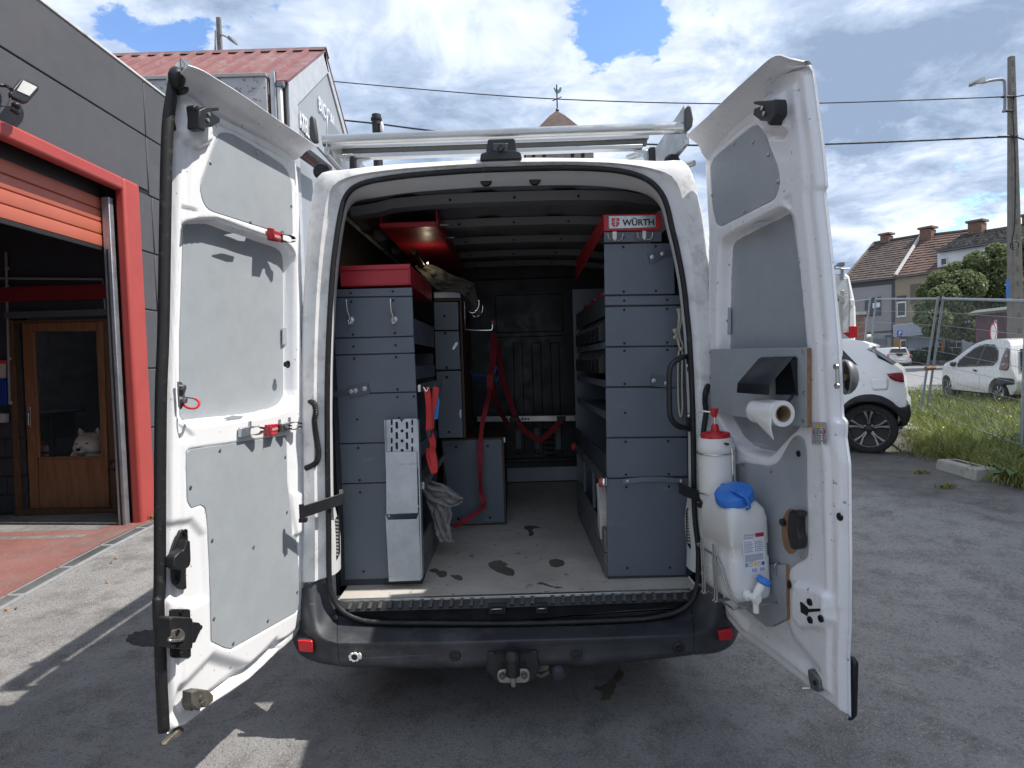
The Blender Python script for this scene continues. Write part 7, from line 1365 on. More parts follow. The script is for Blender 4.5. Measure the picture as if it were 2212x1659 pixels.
# feathery weeds along the tarmac edge: many small leaves on stems
E_ = []
for i in range(len(vp_)-1):
    for _ in range(9 if i not in (3, 4) else 2): t = rng.uniform(); p = np.array(vp_[i])*(1-t)+np.array(vp_[i+1])*t+rng.normal(0, .09, 2); E_.append(p)
pp = []
for c in E_:
    for _ in range(110): r_ = abs(rng.normal(0, .14)); a = rng.uniform(0, 2*pi); x, y = c[0]+r_*cos(a), c[1]+r_*sin(a); pp.append((x, y, float(gz(x, y))+rng.uniform(0, .20)*max(0, 1-r_/.3)))
blades(0, np.array(pp), .03, .10, .008, 1.4, GR, 'low_weeds')
fp = scatter([q for q in verge], 130, near); fp[:, 2] += rng.uniform(.22, .42, 130); V = []
for p in fp:
    s_ = rng.uniform(.006, .013); V += [p+np.array(q)*s_ for q in ((-1,-.3,-.6),(1,-.3,-.6),(1,.3,.8),(-1,.3,.8))]
grid_obj(np.array(V), np.arange(520).reshape(-1, 4), 'yellow_flowers', M('yellow_petal', (.75, .58, .04), .6), smooth=180, props={'kind': 'stuff'})
DOCK = M('dock_leaf', (.055, .115, .03), .5, var=.25, scale=9)
def dock(c, n, L, label):
    t = T('dock_plant', label, 'plant', c, 'broad leaved plants in the verge')
    for i in range(n):
        a = 2*pi*i/n+rng.uniform(-.4, .4); l_ = L*rng.uniform(.6, 1.1); d = np.array([cos(a), sin(a), 0]); s_ = np.array([-sin(a), cos(a), 0]); el = rng.uniform(.3, 1.0); rows = []
        for k in range(7):
            f_ = k/6; w = .30*l_*sin(pi*min(1, f_*.92+.06))**.8*(.5 if k == 0 else 1); cc = np.asarray(c)+d*l_*f_*(1-.1*el)+np.array([0, 0, l_*(el*f_-.75*el*f_*f_)+.02]); rows.append([cc-s_*w*.5+np.array([0,0,.03*l_*sin(k*2)]), cc+np.array([0, 0, -.06*l_]), cc+s_*w*.5+np.array([0,0,.03*l_*cos(k*2)])])
        MB().loft(rows).build('leaf', DOCK, t, smooth=180)
for (px_, py_), n, L, lb in (((2195, 1040), 12, .42, 'large leaved dock plant at the right frame edge by the concrete block'), ((2090, 985), 8, .30, 'dark green broad leaved plant behind the concrete block'), ((2150, 962), 8, .34, 'broad leaved plant in the middle of the tall weeds'), ((2010, 900), 9, .36, 'broad leaved plant at the foot of the fence posts')): p = PG(px_, py_); dock(p, n, L, lb)
for (px_, py_), lb in (((2046, 1054), 'small flattened weed growing alone on the dark tarmac'), ((1988, 1022), 'tiny weed tuft on the tarmac below the fence foot'), ((322, 1122), 'small weed at the foot of the red door frame')):
    p = PG(px_, py_); t = blades(0, np.array([p+np.array([rng.normal(0, .05), rng.normal(0, .03), 0]) for _ in range(60)]), .02, .07, .012, 1.5, GR, 'weed_tuft'); del t['kind']; tag(t, lb, 'weed')
# concrete blocks
BLKM = M('cast_concrete', (.30, .295, .27), .85, var=.12, scale=7, dirt=[(.17, .17, .14, .6)], dscale=4, bump=.4, bscale=120)
def foot(pa, pb, h, w, label, hole=True):
    A_, B_ = PG(*pa), PG(*pb); d = B_-A_; L_ = np.linalg.norm(d[:2]); d = np.array([d[0], d[1], 0])/L_; s_ = np.array([-d[1], d[0], 0]); s_ = s_ if s_[1] > 0 else -s_
    t = T('concrete_fence_block', label, 'concrete block', (A_+B_)/2, 'concrete fence feet'); z0 = min(A_[2], B_[2])-.01
    mb = MB(); mb.loft([[np.array([A_[0], A_[1], z0])+d*L_*t_+s_*w*k_+np.array([0, 0, z_]) for t_, k_, z_ in ((0+i_, 0, 0), (i_*.0, 0, 0), )] for i_ in (0, 1)]) if False else None
    b = [np.array([A_[0], A_[1], z0])+d*L_*t_+s_*w*k_ for t_, k_ in ((0,0),(1,0),(1,1),(0,1))]; tp = [np.array([A_[0], A_[1], z0+h])+d*(L_*t_)+s_*w*k_ for t_, k_ in ((.02,.08),(.98,.08),(.98,.92),(.02,.92))]
    MB().loft([b, tp], True, True).build('block_body', BLKM, t, bevel=.015)
    if hole:
        for f_ in (.22, .36, .52, .68): c = np.array([A_[0], A_[1], z0+h+.001])+d*L_*f_+s_*w*.45; MB().prism([c+d*(.075*a)+s_*(.035*b_) for a, b_ in rpoly([(-.8,-1),(.8,-1),(.8,1),(-.8,1)], .5)], (0, 0, .0012)).build('foot_hole', M('hole_dark', (.05, .048, .04), .9), t)  # flat dark plates drawn for the holes in the block
    return t
foot((2069, 1011), (2162, 1038), .125, .24, 'grey concrete fence foot lying alone on the tarmac edge')
foot((1958, 925), (2000, 944), .13, .24, 'concrete fence foot under the paired fence posts behind the white car')
# ================================================================== mobile fence panels
FG = M('fence_galv', (.22, .245, .275), .45, .6, var=.1, scale=12)
def fence(label, b0, b1, t0, t1, loc, foot_off=0):
    t = T('mesh_fence', label, 'fence', loc, 'mobile mesh fence panels'); b0, b1, t0, t1 = map(np.asarray, (b0, b1, t0, t1))
    for b_, t_ in ((b0, t0), (b1, t1)): MB().tube([b_, t_+(t_-b_)*.02], .021, 10).build('post', FG, t, smooth=40)
    MB().tube([t0, t1], .021, 10).build('top_rail', FG, t, smooth=40); MB().tube([b0+(t0-b0)*.06, b1+(t1-b1)*.06], .018, 8).build('bottom_rail', FG, t, smooth=40)
    for i in range(8):
        f_ = .13+i*.108; MB().tube([b0+(t0-b0)*f_, b1+(t1-b1)*f_], .0035, 5).build('mesh_wire', FG, t)
    mb = MB(); n = 86
    for i in range(1, n): f_ = i/n; mb.tube([b0+(b1-b0)*f_+(t0-b0)*.06, t0+(t1-t0)*f_], .0012, 3)
    o = mb.build('mesh_wires', FG, t, merge=False); o['kind'] = 'stuff'
    return t
gzf = lambda x, y: np.array([x, y, float(gz(x, y))+.05])
bA = PG(1986, 905); tA = PY(2026, 645, bA[1]+.15)
dirn = np.array([.78, 3.30, 0]); dirn = dirn/np.linalg.norm(dirn)*3.45
bA2 = bA+np.array([.16, .06, 0]); tA2 = PY(2037, 645, bA2[1]+.15)
leanv = tA-bA
bN = PG(2207, 992); bN[2] += .05; tN = PY(2218, 650, bN[1]+.1)
fence('right hand mesh fence panel running towards the camera past the weeds', bA2, bN, tA2, tN, bA2)
bF = bA+np.array([.9, 3.32, 0]); bF[2] = float(gz(bF[0], bF[1]))+.05; tF = PY(1892, 646, bF[1]+.1)
fence('mesh fence panel between the two post pairs behind the white crossover', bA, bF, tA, tF, bA)
bG = bF+np.array([-.14, .10, 0]); tG = PY(1880, 646, bG[1]+.1); bH = bG+np.array([-.6, 3.4, 0]); tH = tG+np.array([-.6, 3.4, 0]); fence('far mesh fence panel leading away behind the white van', bG, bH, tG, tH, bG)
for c0, c1, lb in ((bA+(tA-bA)*.42, bA2+(tA2-bA2)*.42, 'rusty coupler joining the near pair of fence posts'), (bF+(tF-bF)*.4, bG+(tG-bG)*.4, 'pale coupler joining the far pair of fence posts')):
    mb = MB(); mb.tube([c0-(c1-c0)*.25, c1+(c1-c0)*.25], .035, 8); o = mb.build('fence_coupler', M('rusty_steel', (.25, .13, .06), .8, var=.3, scale=20), None); tag(o, lb, 'coupler')
# ================================================================== vehicles
TYRE = M('tyre_rubber', (.018, .018, .019), .8, var=.15, scale=20); ALLOY = M('alloy_grey', (.30, .305, .31), .3, .85); RIMB = M('rim_black', (.02, .02, .022), .4)
class Side:
    def __init__(s, P0, h, n): s.P0 = np.asarray(P0, float); s.h = np.asarray(h, float)/np.linalg.norm(h); s.n = np.asarray(n, float)/np.linalg.norm(n); s.up = np.array([0, 0, 1.])
    def sz(s, pts): return [((PP(a, b, s.P0, s.n)-s.P0)@s.h, (PP(a, b, s.P0, s.n)-s.P0)[2]) for a, b in pts]
    def W(s, a, z, o): a, z, o = map(np.asarray, (a, z, o)); return s.P0+a[..., None]*s.h+z[..., None]*s.up+o[..., None]*s.n
def car_body(S, root, poly, off, width, mat, hgrid=.03, name='body'):
    V, Q = clipgrid(poly, hgrid, lambda a, b: S.W(a, b, off(a, b))); V2 = S.W((V-S.P0)@S.h, (V-S.P0)[:, 2], -width-off((V-S.P0)@S.h, (V-S.P0)[:, 2]))
    o = grid_obj(np.vstack([V, V2]), np.vstack([Q, Q[:, ::-1]+len(V)]), name, mat, root, smooth=50)
    P = np.array(resample(np.array(list(poly)+[poly[0]]), 160)); r0 = S.W(P[:, 0], P[:, 1], off(P[:, 0], P[:, 1])); rows = []
    for f_ in (0, .04, .12, .3, .5, .7, .88, .96, 1.0): w_ = off(P[:, 0], P[:, 1])*(1-f_)+(-width-off(P[:, 0], P[:, 1]))*f_; rows.append(list(S.W(P[:, 0], P[:, 1], w_)))
    MB().loft(rows).build('shell', mat, root, smooth=40); return o
def on_side(S, root, name, poly, off, mat, lift=.006, th=.004, hg=.03, sub=None):
    V, Q = clipgrid(poly, hg, lambda a, b: S.W(a, b, off(a, b)+lift)); o = grid_obj(V, Q, name, mat, sub or root, smooth=50); md = o.modifiers.new('s', 'SOLIDIFY'); md.thickness = th; md.offset = 1 if False else -1; return o
def wheel(S, root, s0, z0, R_, Rr, spokes, o, style=0):
    c = S.W(np.array(s0), np.array(z0), np.array(o)); e1, e2, n = S.h, S.up, S.n
    t = MB().lathe([(Rr*.98, -.20), (R_*.95, -.20), (R_, -.17), (R_, -.03), (R_*.96, -.005), (R_*.88, .004), (Rr*1.02, -.006), (Rr, -.02), (Rr*.97, -.06)], c, n, 40, False).build('wheel', TYRE, root, smooth=40)
    MB().lathe([(Rr*1.01, -.008), (Rr*.97, .0), (Rr*.94, -.012), (Rr*.93, -.07), (.001, -.09)], c, n, 40, False).build('rim', RIMB if style == 0 else ALLOY, t, smooth=40)
    MB().lathe([(Rr*1.015, -.006), (Rr*.985, .002), (Rr*.95, -.006), (Rr*.945, -.03)], c, n, 40, False).build('rim_lip', ALLOY, t, smooth=40)
    for k in range(spokes):
        a = 2*pi*k/spokes+.3; mb = MB()
        def pt(r_, th, dp): return c+e1*(r_*cos(th))+e2*(r_*sin(th))+n*dp
        if style == 0:
            for da in (-.17, .17):
                mb.loft([[pt(.055, a+da*.9-.16, -.02), pt(.055, a+da*.9+.16, -.02), pt(.05, a+da*.9+.16, -.05), pt(.05, a+da*.9-.16, -.05)], [pt(Rr*.55, a+da*.6-.07, -.012), pt(Rr*.55, a+da*.6+.07, -.012), pt(Rr*.55, a+da*.6+.07, -.04), pt(Rr*.55, a+da*.6-.07, -.04)], [pt(Rr*.96, a+da*1.1-.07, -.006), pt(Rr*.96, a+da*1.1+.07, -.006), pt(Rr*.96, a+da*1.1+.06, -.04), pt(Rr*.96, a+da*1.1-.06, -.04)]], True, True)
        else: mb.loft([[pt(.04, a-.3, .0), pt(.04, a+.3, .0), pt(.04, a+.3, -.03), pt(.04, a-.3, -.03)], [pt(Rr*.95, a-.17, -.006), pt(Rr*.95, a+.17, -.006), pt(Rr*.95, a+.17, -.03), pt(Rr*.95, a-.17, -.03)]], True, True)
        mb.build('spoke', ALLOY, t, bevel=.003)
    MB().lathe([(.045, -.03), (.045, -.008), (.030, -.004), (.001, -.003)], c, n, 18).build('hub_cap', RIMB, t, smooth=40)
    for k in range(4 if style == 0 else 0): a = 2*pi*k/4+.7; p = c+e1*.057*cos(a)+e2*.057*sin(a); MB().cyl(p-n*.03, p-n*.008, .011, 8).build('wheel_nut', STEEL, t)
    return t
# crossover beside the fence
Zk = lambda x, y: (1810.4+.1984*x, 713.2+.1984*y)
Pw = PY(1876.5, 927, 4.95); hS_ = np.array([-.83, .55, 0]); nS = np.array([-.55, -.83, 0]); S1 = Side(Pw, hS_, nS)
suv = T('crossover_car', 'white crossover car with grey wheel arches and alloy wheel beside the fence', 'car', (Pw[0], Pw[1], float(gz(Pw[0], Pw[1]))))
rear = S1.sz([Zk(*p) for p in ((0,92),(120,95),(240,112),(330,150),(330,205),(450,285),(600,375),(690,440),(706,470),(718,560),(735,680),(742,800),(772,815),(782,920),(770,970),(735,1040),(620,1082),(608,1060))])
arch = [(.365*cos(t), .365*sin(t)+.0) for t in np.linspace(pi+.05, -.05, 18)]
zroof = rear[0][1]; zb = -.10
front = [(2.9, zroof-.42), (3.0, .55), (2.95, .25), (2.92, -.10)]
poly = [(1.95, zroof-.03)]+rear+[(a, b) for a, b in arch]+[(-.365*-1, zb), (2.1, zb)]+[(2.5+.365*-cos(t), .365*sin(t)) for t in np.linspace(.05, pi-.05, 12)][::1]+[(2.92, -.05), (3.02, .3), (2.98, .55), (2.75, .62), (2.1, .78)]
poly = [p for p in poly]
smin = min(p[0] for p in rear)
def offS(a, z): a = np.asarray(a, float); z = np.asarray(z, float); return -.30*np.clip(z-.62, 0, 9)**1.25-.16*np.clip((smin+.45-a)/.45, 0, 1)**2+.03*np.exp(-((z-.30)/.25)**2)-.012
car_body(S1, suv, poly, offS, 1.70, WHITE_CAR)
clad = S1.sz([Zk(*p) for p in ((40,850),(70,805),(120,760),(180,728),(235,708),(300,697),(380,697),(470,715),(540,750),(590,785),(630,825),(662,846),(700,846),(738,838),(744,800),(772,812),(782,925),(765,985),(735,1042),(620,1083),(605,1062))])+[(-.355*cos(-t)*-1 if False else .355*cos(t), .355*sin(t)) for t in np.linspace(pi+.0, 0, 20)][::-1][0:0]
ar2 = [(.345*cos(t), .345*sin(t)) for t in np.linspace(pi+.02, -.02, 22)]
sg = 1 if S1.sz([Zk(0, 1000)])[0][0] > 0 else -1
ar3 = [(sg*.36*cos(t), .345*sin(t)) for t in np.linspace(pi, 0, 22)]
on_side(S1, suv, 'wheel_arch_trim', clad+ar3, offS, M('grey_black_cladding', (.022, .022, .024), .6, var=.1), .012, .02)
MB().box(0, .001, 0, .001, 0, .001) if False else None
on_side(S1, suv, 'rear_bumper_insert', S1.sz([Zk(*p) for p in ((665,846),(738,838),(745,800),(774,812),(772,832),(720,846))]), offS, M('silver_trim', (.38, .39, .40), .4, .5), .018, .01)
on_side(S1, suv, 'tail_light', S1.sz([Zk(*p) for p in ((528,476),(600,468),(698,462),(712,520),(716,568),(690,572),(620,555),(565,528))]), offS, M('tail_red_dark', (.20, .006, .012), .12, coat=.6), .010, .008)
fd = rpoly(S1.sz([Zk(*p) for p in ((360,535),(372,524),(535,524),(548,540),(545,640),(530,655),(390,657),(372,645))]), .02); on_side(S1, suv, 'fuel_door', fd, offS, M('seam_grey', (.30, .30, .30), .5), .0015, .001); c_ = np.mean(fd, 0); on_side(S1, suv, 'fuel_door_skin', [tuple(c_+(np.array(p)-c_)*.975) for p in fd], offS, WHITE_CAR, .0032, .001)
on_side(S1, suv, 'side_window', S1.sz([Zk(*p) for p in ((-400,170),(0,178),(20,192),(205,378),(120,360),(-400,380))]), offS, DGLASS, .004, .003)
on_side(S1, suv, 'door_seam', S1.sz([Zk(*p) for p in ((205,385),(270,430),(296,500),(290,580),(232,712),(228,710),(286,578),(292,500),(267,432),(203,388))]), offS, MATS['seam_grey'], .002, .001)
rg = S1.sz([Zk(*p) for p in ((308,204),(345,215),(470,292),(602,376),(585,376),(430,300),(400,250),(318,212))]); MB().prism([S1.W(np.array(a), np.array(z), offS(a, z)+.01) for a, z in rg], -S1.n*1.4).build('rear_window', DGLASS, suv)
sp_ = S1.sz([Zk(*p) for p in ((100,122),(180,104),(290,122),(398,158),(392,172),(370,190),(320,205),(260,170))]); MB().prism([S1.W(np.array(a), np.array(z), offS(a, z)-.05) for a, z in sp_], -S1.n*1.25).build('roof_spoiler', WHITE_CAR, suv, bevel=.015)
rr_2 = S1.sz([Zk(*p) for p in ((-250,92),(165,92),(172,100),(160,108),(-250,108))]); MB().prism([S1.W(np.array(a), np.array(z), offS(a, z)-.04) for a, z in rr_2], -S1.n*.04).build('roof_rail', WHITE_CAR, suv, bevel=.006)
wheel(S1, suv, 0, 0, .315, .232, 5, -.03); wheel(S1, suv, 2.5, 0, .315, .232, 5, -.03)
MB().prism([S1.W(np.array(a), np.array(z), np.array(-.15)) for a, z in [(-.28, -.08), (2.9, -.08), (2.9, .5), (-.28, .3)]], -S1.n*1.3).build('underbody', DARK, suv)
# small hatchback behind the fence
z0h = float(gz(10.4, 10.5)); hh = np.array([.22, .975, 0]); nh = np.array([-.975, .22, 0])
Ph = PY(2156, 864, 10.45); Ph[2] = z0h+.285; S2 = Side(Ph, hh, nh)
hb2 = T('city_hatchback', 'small silver white hatchback parked behind the mesh fence', 'car', (Ph[0], Ph[1], z0h))
SILV = M('silver_white_paint', (.66, .67, .67), .28, var=.02, coat=.5)
g0 = -.285
up = [(-.40,.02),(-.47,.12),(-.48,.28),(-.42,.42),(-.36,.55),(-.24,.85),(-.10,1.08),(.10,1.155),(.5,1.185),(.95,1.175),(1.35,1.10),(1.75,.92),(2.10,.73),(2.5,.64),(2.8,.52),(2.98,.35),(3.02,.15),(2.98,-.05),(2.70,-.08)]
wa = lambda s_: [(s_+.345*cos(t), .345*sin(t)) for t in np.linspace(0, pi, 16)]
poly2 = up+wa(2.34)+wa(0)[0:]+[(-.40, .0)]
def offH(a, z): a = np.asarray(a, float); z = np.asarray(z, float); return -.36*np.clip(z-.52, 0, 9)**1.15-.14*np.clip((-.05-a)/.42, 0, 1)**2-.20*np.clip((a-2.3)/.7, 0, 1)**2+.03*np.exp(-((z-.15)/.25)**2)
car_body(S2, hb2, poly2, offH, 1.50, SILV)
on_side(S2, hb2, 'side_window', rpoly([(.22,.60),(.10,.72),(.22,.92),(.50,1.07),(.95,1.085),(1.30,1.02),(1.85,.72),(1.80,.55)], .05), offH, DGLASS, .005, .003); on_side(S2, hb2, 'door_pillar', [(.82,.60),(.92,.60),(.86,1.08),(.78,1.08)], offH, BLACK, .008, .003)
on_side(S2, hb2, 'side_trim', rpoly([(-.44,.22),(-.42,.34),(-.05,.36),(.02,.24),(-.1,.18)], .04), offH, BLACK, .008, .01)
on_side(S2, hb2, 'tail_light', rpoly([(-.30,.50),(-.30,.62),(-.16,.95),(-.05,1.0),(-.02,.80),(-.06,.52)], .05), offH, M('smoked_lens', (.10, .06, .06), .15, coat=.5), .008, .01)
for sz_ in ((-.16,.80,.055),(-.18,.62,.07)): MB().ball(S2.W(np.array(sz_[0]), np.array(sz_[1]), offH(sz_[0], sz_[1])+.002), sz_[2]*.7, 10).build('lamp_bulb', M('pink_lens', (.50, .30, .28), .2), hb2, smooth=180)
for a0, a1_ in ((.78, .82), ): on_side(S2, hb2, 'door_seam', [(.70,-.02),(.72,.50),(.73,.50),(.71,-.02)], offH, MATS['seam_grey'], .002, .001); on_side(S2, hb2, 'door_seam', [(1.88,-.02),(1.95,.5),(1.96,.5),(1.89,-.02)], offH, MATS['seam_grey'], .002, .001)
on_side(S2, hb2, 'door_handle', rpoly([(.86,.46),(.98,.47),(.98,.51),(.86,.50)], .01), offH, BLACK, .01, .02)
rwq = [S2.W(np.array(a), np.array(z), np.array(o)) for a, z, o in ((-.395,.50,-.22),(-.395,.50,-1.30),(-.20,.95,-1.22),(-.20,.95,-.30))]; MB().prism([q-hh*.012 for q in rwq], -hh*.004).build('rear_window', DGLASS, hb2, bevel=.01)
c = S2.W(np.array(1.95), np.array(.62), np.array(.02)); MB().ball(c, (.08, .06, .065), 12).build('wing_mirror', M('mirror_navy', (.02, .025, .045), .35), hb2, smooth=180)
wheel(S2, hb2, 0, 0, .285, .19, 7, -.01, 1); wheel(S2, hb2, 2.34, 0, .285, .19, 7, -.03, 1)
MB().prism([S2.W(np.array(a), np.array(z), np.array(-.18)) for a, z in [(-.35, -.06), (2.7, -.06), (2.7, .4), (-.35, .4)]], -S2.n*1.15).build('underbody', DARK, hb2)
# white works van seen from behind
Zw = lambda x, y: (1773+.1984*x, 466.3+.1984*y)
Yv = 9.8; wv = T('works_van', 'white works van with roof rack parked behind the white crossover', 'van', PY(1750, 840, Yv))
vr = [Zw(*p) for p in ((-620,660),(-560,622),(130,618),(262,622),(300,632),(322,660),(345,760),(372,880),(390,1000),(396,1200),(388,1335),(380,1800),(-640,1800),(-650,1000))]
VP = [PY(a, b, Yv) for a, b in vr]; MB().prism(VP, (0, 4.8, 0)).build('van_body', WHITE_CAR, wv, bevel=.06, seg=3)
def vplate(nm, pts, mat, th=.02, off=0, par=wv): return MB().prism([PY(*Zw(*p), Yv-.001-off) for p in pts], (0, -th, 0)).build(nm, mat, par, bevel=.006)
dk = vplate('rear_door', ((-300,682),(288,680),(300,760),(312,900),(305,1190),(300,1330),(-300,1330)), M('van_door_white', (.62, .64, .66), .35, coat=.3), .012)
vplate('door_seam', ((289,680),(296,680),(318,895),(312,1200),(303,1200),(308,895)), MATS['seam_grey'], .016); vplate('tail_light', ((305,1203),(390,1198),(389,1325),(303,1328)), REDLENS, .035); vplate('reflector_wedge', ((232,1270),(300,1268),(300,1325)), REDLENS, .02)
vplate('door_groove', ((100,834),(306,834),(306,838),(100,838)), MATS['seam_grey'], .015); vplate('door_groove', ((100,870),(308,870),(308,876),(100,876)), MATS['seam_grey'], .015); vplate('door_hinge', ((312,918),(352,914),(354,980),(318,986)), WHITE_CAR, .05)
vplate('ladder_post', ((212,812),(244,810),(242,900),(225,1326),(190,1326),(208,900)), M('pale_alu', (.45, .45, .42), .4, .5), .04, .04); vplate('ladder_clamp', ((185,850),(255,892),(255,940),(200,944),(185,880)), MATS['pale_alu'], .03, .06)
lb = vplate('lettering_plate', ((130,896),(196,894),(196,928),(130,930)), M('plate_blue', (.04, .07, .35), .5), .006, .012); o_ = PY(*Zw(134,922), Yv-.02); text('vTel', o_, (1, 0, 0), (0, 0, 1), .16, WHITEP, wv, width=.30)
p0, p1 = PY(*Zw(60,590), Yv), PY(*Zw(308,570), Yv); MB().box(p0[0]-1.4, p1[0], Yv-.05, Yv+.05, p0[2], p1[2]).build('rack_bar', MATS['pale_alu'], wv, bevel=.01); c = PY(*Zw(228,640), Yv-.02); MB().box(c[0]-.03, c[0]+.03, c[1]-.02, c[1]+.02, c[2]-.1, c[2]+.12).build('rack_bracket', STEEL, wv)
wf = T('work_light', 'grey work light standing on the roof rack of the works van', 'lamp', PY(*Zw(205,560), Yv)); MB().prism([PY(*Zw(*p), Yv-.02) for p in ((175,515),(232,503),(236,545),(225,560),(168,553))], (0, -.10, 0)).build('light_body', M('light_grey_body', (.16, .165, .17), .4), wf, bevel=.01); MB().tube([PY(*Zw(150,575), Yv-.05), PY(*Zw(158,545), Yv-.05), PY(*Zw(176,538), Yv-.05)], .012, 6).build('light_cable', RUBBER, wf)
# pick-up across the road
Zp = lambda x, y: (1810.4+.1984*x, 713.2+.1984*y)
Yk = 36.0; pk = T('pickup_truck', 'white pickup truck with hard top parked across the road', 'pickup', PY(1942, 790, Yk))
def pplate(nm, pts, mat, th, off=0.): return MB().prism([PY(*Zp(*p), Yk-off) for p in pts], (0, th, 0)).build(nm, mat, pk, bevel=.05)
pplate('body', ((520,265),(800,265),(805,355),(795,372),(530,372),(515,340)), WHITE_CAR, 5.0); pplate('hard_top', ((545,262),(575,190),(745,188),(785,262)), WHITE_CAR, 3.2)
pplate('rear_window', ((565,245),(582,202),(738,200),(752,245)), DGLASS, .02, .03); pplate('tail_light', ((537,262),(556,262),(556,308),(539,308)), REDLENS, .05, .05); pplate('tail_light', ((780,258),(798,258),(800,306),(784,306)), REDLENS, .05, .05)
pplate('tailgate_recess', ((632,254),(708,252),(704,270),(694,284),(650,284),(638,272)), BLACK, .02, .03); pplate('number_plate', ((625,318),(708,318),(708,334),(625,334)), M('plate_white', (.55, .55, .55), .5), .02, .04); pplate('bumper', ((522,345),(802,345),(800,368),(528,368)), M('bumper_grey', (.12, .12, .125), .5), .3, .15)
for x in (520, 800): c = PY(*Zp(x + (-10 if x < 600 else 8), 245), Yk+3.2); MB().box(c[0]-.12, c[0]+.12, c[1], c[1]+.08, c[2]-.12, c[2]+.14).build('wing_mirror', BLACK, pk, bevel=.02)
for x in (570, 755): c = PY(*Zp(x, 370), Yk+.6); MB().lathe([(.2, -.12), (.36, -.12), (.38, 0), (.36, .12), (.2, .12)], (c[0], Yk+.7, float(gz(c[0], Yk))+.38), (1, 0, 0), 20).build('wheel', TYRE, pk)
# ================================================================== houses across the road
fn_ = np.array([-.85, -.527, 0]); fd_ = np.array([.527, -.85, 0]); FP = np.array([25.4, 43., 0]); GZ = .6
def HF(a, b, o=0.): return PP(a, b, FP-fn_*(-o)*-1 if False else FP+fn_*o, fn_)
def hw_(root, nm, pts, mat, o=0., th=.1, bevel=0): return MB().prism([HF(a, b, o) for a, b in pts], -fn_*th).build(nm, mat, root, bevel=bevel)
Z2 = lambda x, y: (1773+.3636*x, 438.9+.3636*y)
def tiled(root, quad, rows_, cols, mat, name='roof_tiles'):
    a, b, c, d = [np.asarray(q, float) for q in quad]   # eave left, eave right, ridge right, ridge left
    nn = np.cross(b-a, d-a); nn /= np.linalg.norm(nn); nn = nn if nn[2] > 0 else -nn; mb = MB()
    for i in range(rows_):
        f0, f1 = i/rows_, (i+1.12)/rows_
        for j in range(cols):
            g0_, g1_ = j/cols, (j+.96)/cols; q = [a*(1-g)*(1-f)+b*g*(1-f)+c*g*f+d*(1-g)*f for f, g in ((f0, g0_), (f0, g1_), (min(f1, 1), g1_), (min(f1, 1), g0_))]; l_ = .07+random.uniform(-.015, .015)
            mb.add([q[0]+nn*l_, q[1]+nn*l_, q[2]+nn*.015, q[3]+nn*.015, q[0]-nn*.02, q[1]-nn*.02], [(0,1,2,3),(0,4,5,1)])
    o = mb.build(name, mat, root, merge=False); o['kind'] = 'stuff'
    MB().prism([a, b, c, d], -nn*.12).build('roof_deck', DARK, root); return o
BT = M('brown_tile', (.098, .076, .068), .85, var=.30, scale=1.8, dirt=[(.17, .14, .125, .5), (.09, .07, .06, .6)], dscale=1.1); RT = M('red_tile', (.130, .082, .068), .85, var=.25, scale=2, dirt=[(.14, .08, .06, .6)], dscale=1.1); ST = M('dark_slate', (.065, .063, .062), .7, var=.3, scale=2, dirt=[(.15, .145, .14, .6)], dscale=1.4)
BR = M('chimney_brick', (.17, .10, .075), .85, var=.3, scale=6, bump=.5, bscale=18)
def roofpt(a, b, run): return PP(a, b, FP-fn_*run, fn_)
def chimney(root, pts, run, w=.7, mat=None): P = [PP(a, b, FP-fn_*run, fn_) for a, b in pts]; o = MB().prism(P, -fn_*w).build('chimney', mat or BR, root, bevel=.02); m_ = np.mean(P, 0); zt_2 = max(p[2] for p in P); xs = [(p-m_)@fd_ for p in P]; MB().obox(m_*[1,1,0]+np.array([0,0,zt_2])-fn_*w/2, fd_*(max(xs)+.1), fn_*(w/2+.1), (0,0,.07)).build('chimney_cap', mat or BR, root); return o
def window(root, pts, frame, inner=.82, panes=1):
    o = hw_(root, 'window', pts, frame, .06, .08); P = np.array(pts, float); c = P.mean(0); q = [tuple(c+(p-c)*inner) for p in P]; MB().prism([HF(a, b, .065) for a, b in q], fn_*.01).build('pane', M('house_glass', (.03, .035, .04), .08, spec=.8), o); return o
WF = M('window_white', (.66, .66, .65), .5); GW_ = M('grey_house_render', (.27, .265, .265), .85, var=.08, scale=1, bump=.2, bscale=20); TN = M('tan_house_render', (.28, .235, .18), .85, var=.1, scale=1.2); WH = M('white_house_render', (.58, .59, .61), .8, var=.08, scale=1); GUT = M('gutter_grey', (.13, .14, .15), .5)
# grey house with brown roof
h1 = T('row_house', 'grey house with brown tiled hipped roof left of the tan house', 'house', HF(1890, 775))
hw_(h1, 'wall', [(1822,612),(1932,601),(1932,790),(1822,795)], GW_, 0, 8); hw_(h1, 'band', [(1822,624),(1931,613),(1931,604),(1822,616)], M('band_dark', (.06, .062, .07), .7), .05, .1); hw_(h1, 'gutter', [(1820,613),(1933,601.5),(1933,597.5),(1820,609)], GUT, .30, .25); hw_(h1, 'corner_band', [(1926,612),(1932,612),(1932,790),(1925,790)], MATS['band_dark'], .03, .06); hw_(h1, 'plinth_band', [(1822,722),(1931,713),(1931,717),(1822,726)], MATS['band_dark'], .03, .06)
run = 4.6
eL, eR = HF(1819, 611, .3), HF(1933, 599.5, .3); rR = roofpt(1988, 510.5, run); rL = roofpt(1888, 527, run)
tiled(h1, (eL, eR, rR, rL), 17, 34, BT); MB().prism([eL, rL, eL-fn_*9.4], (0, 0, -.05)).build('hip_roof', BT, h1)
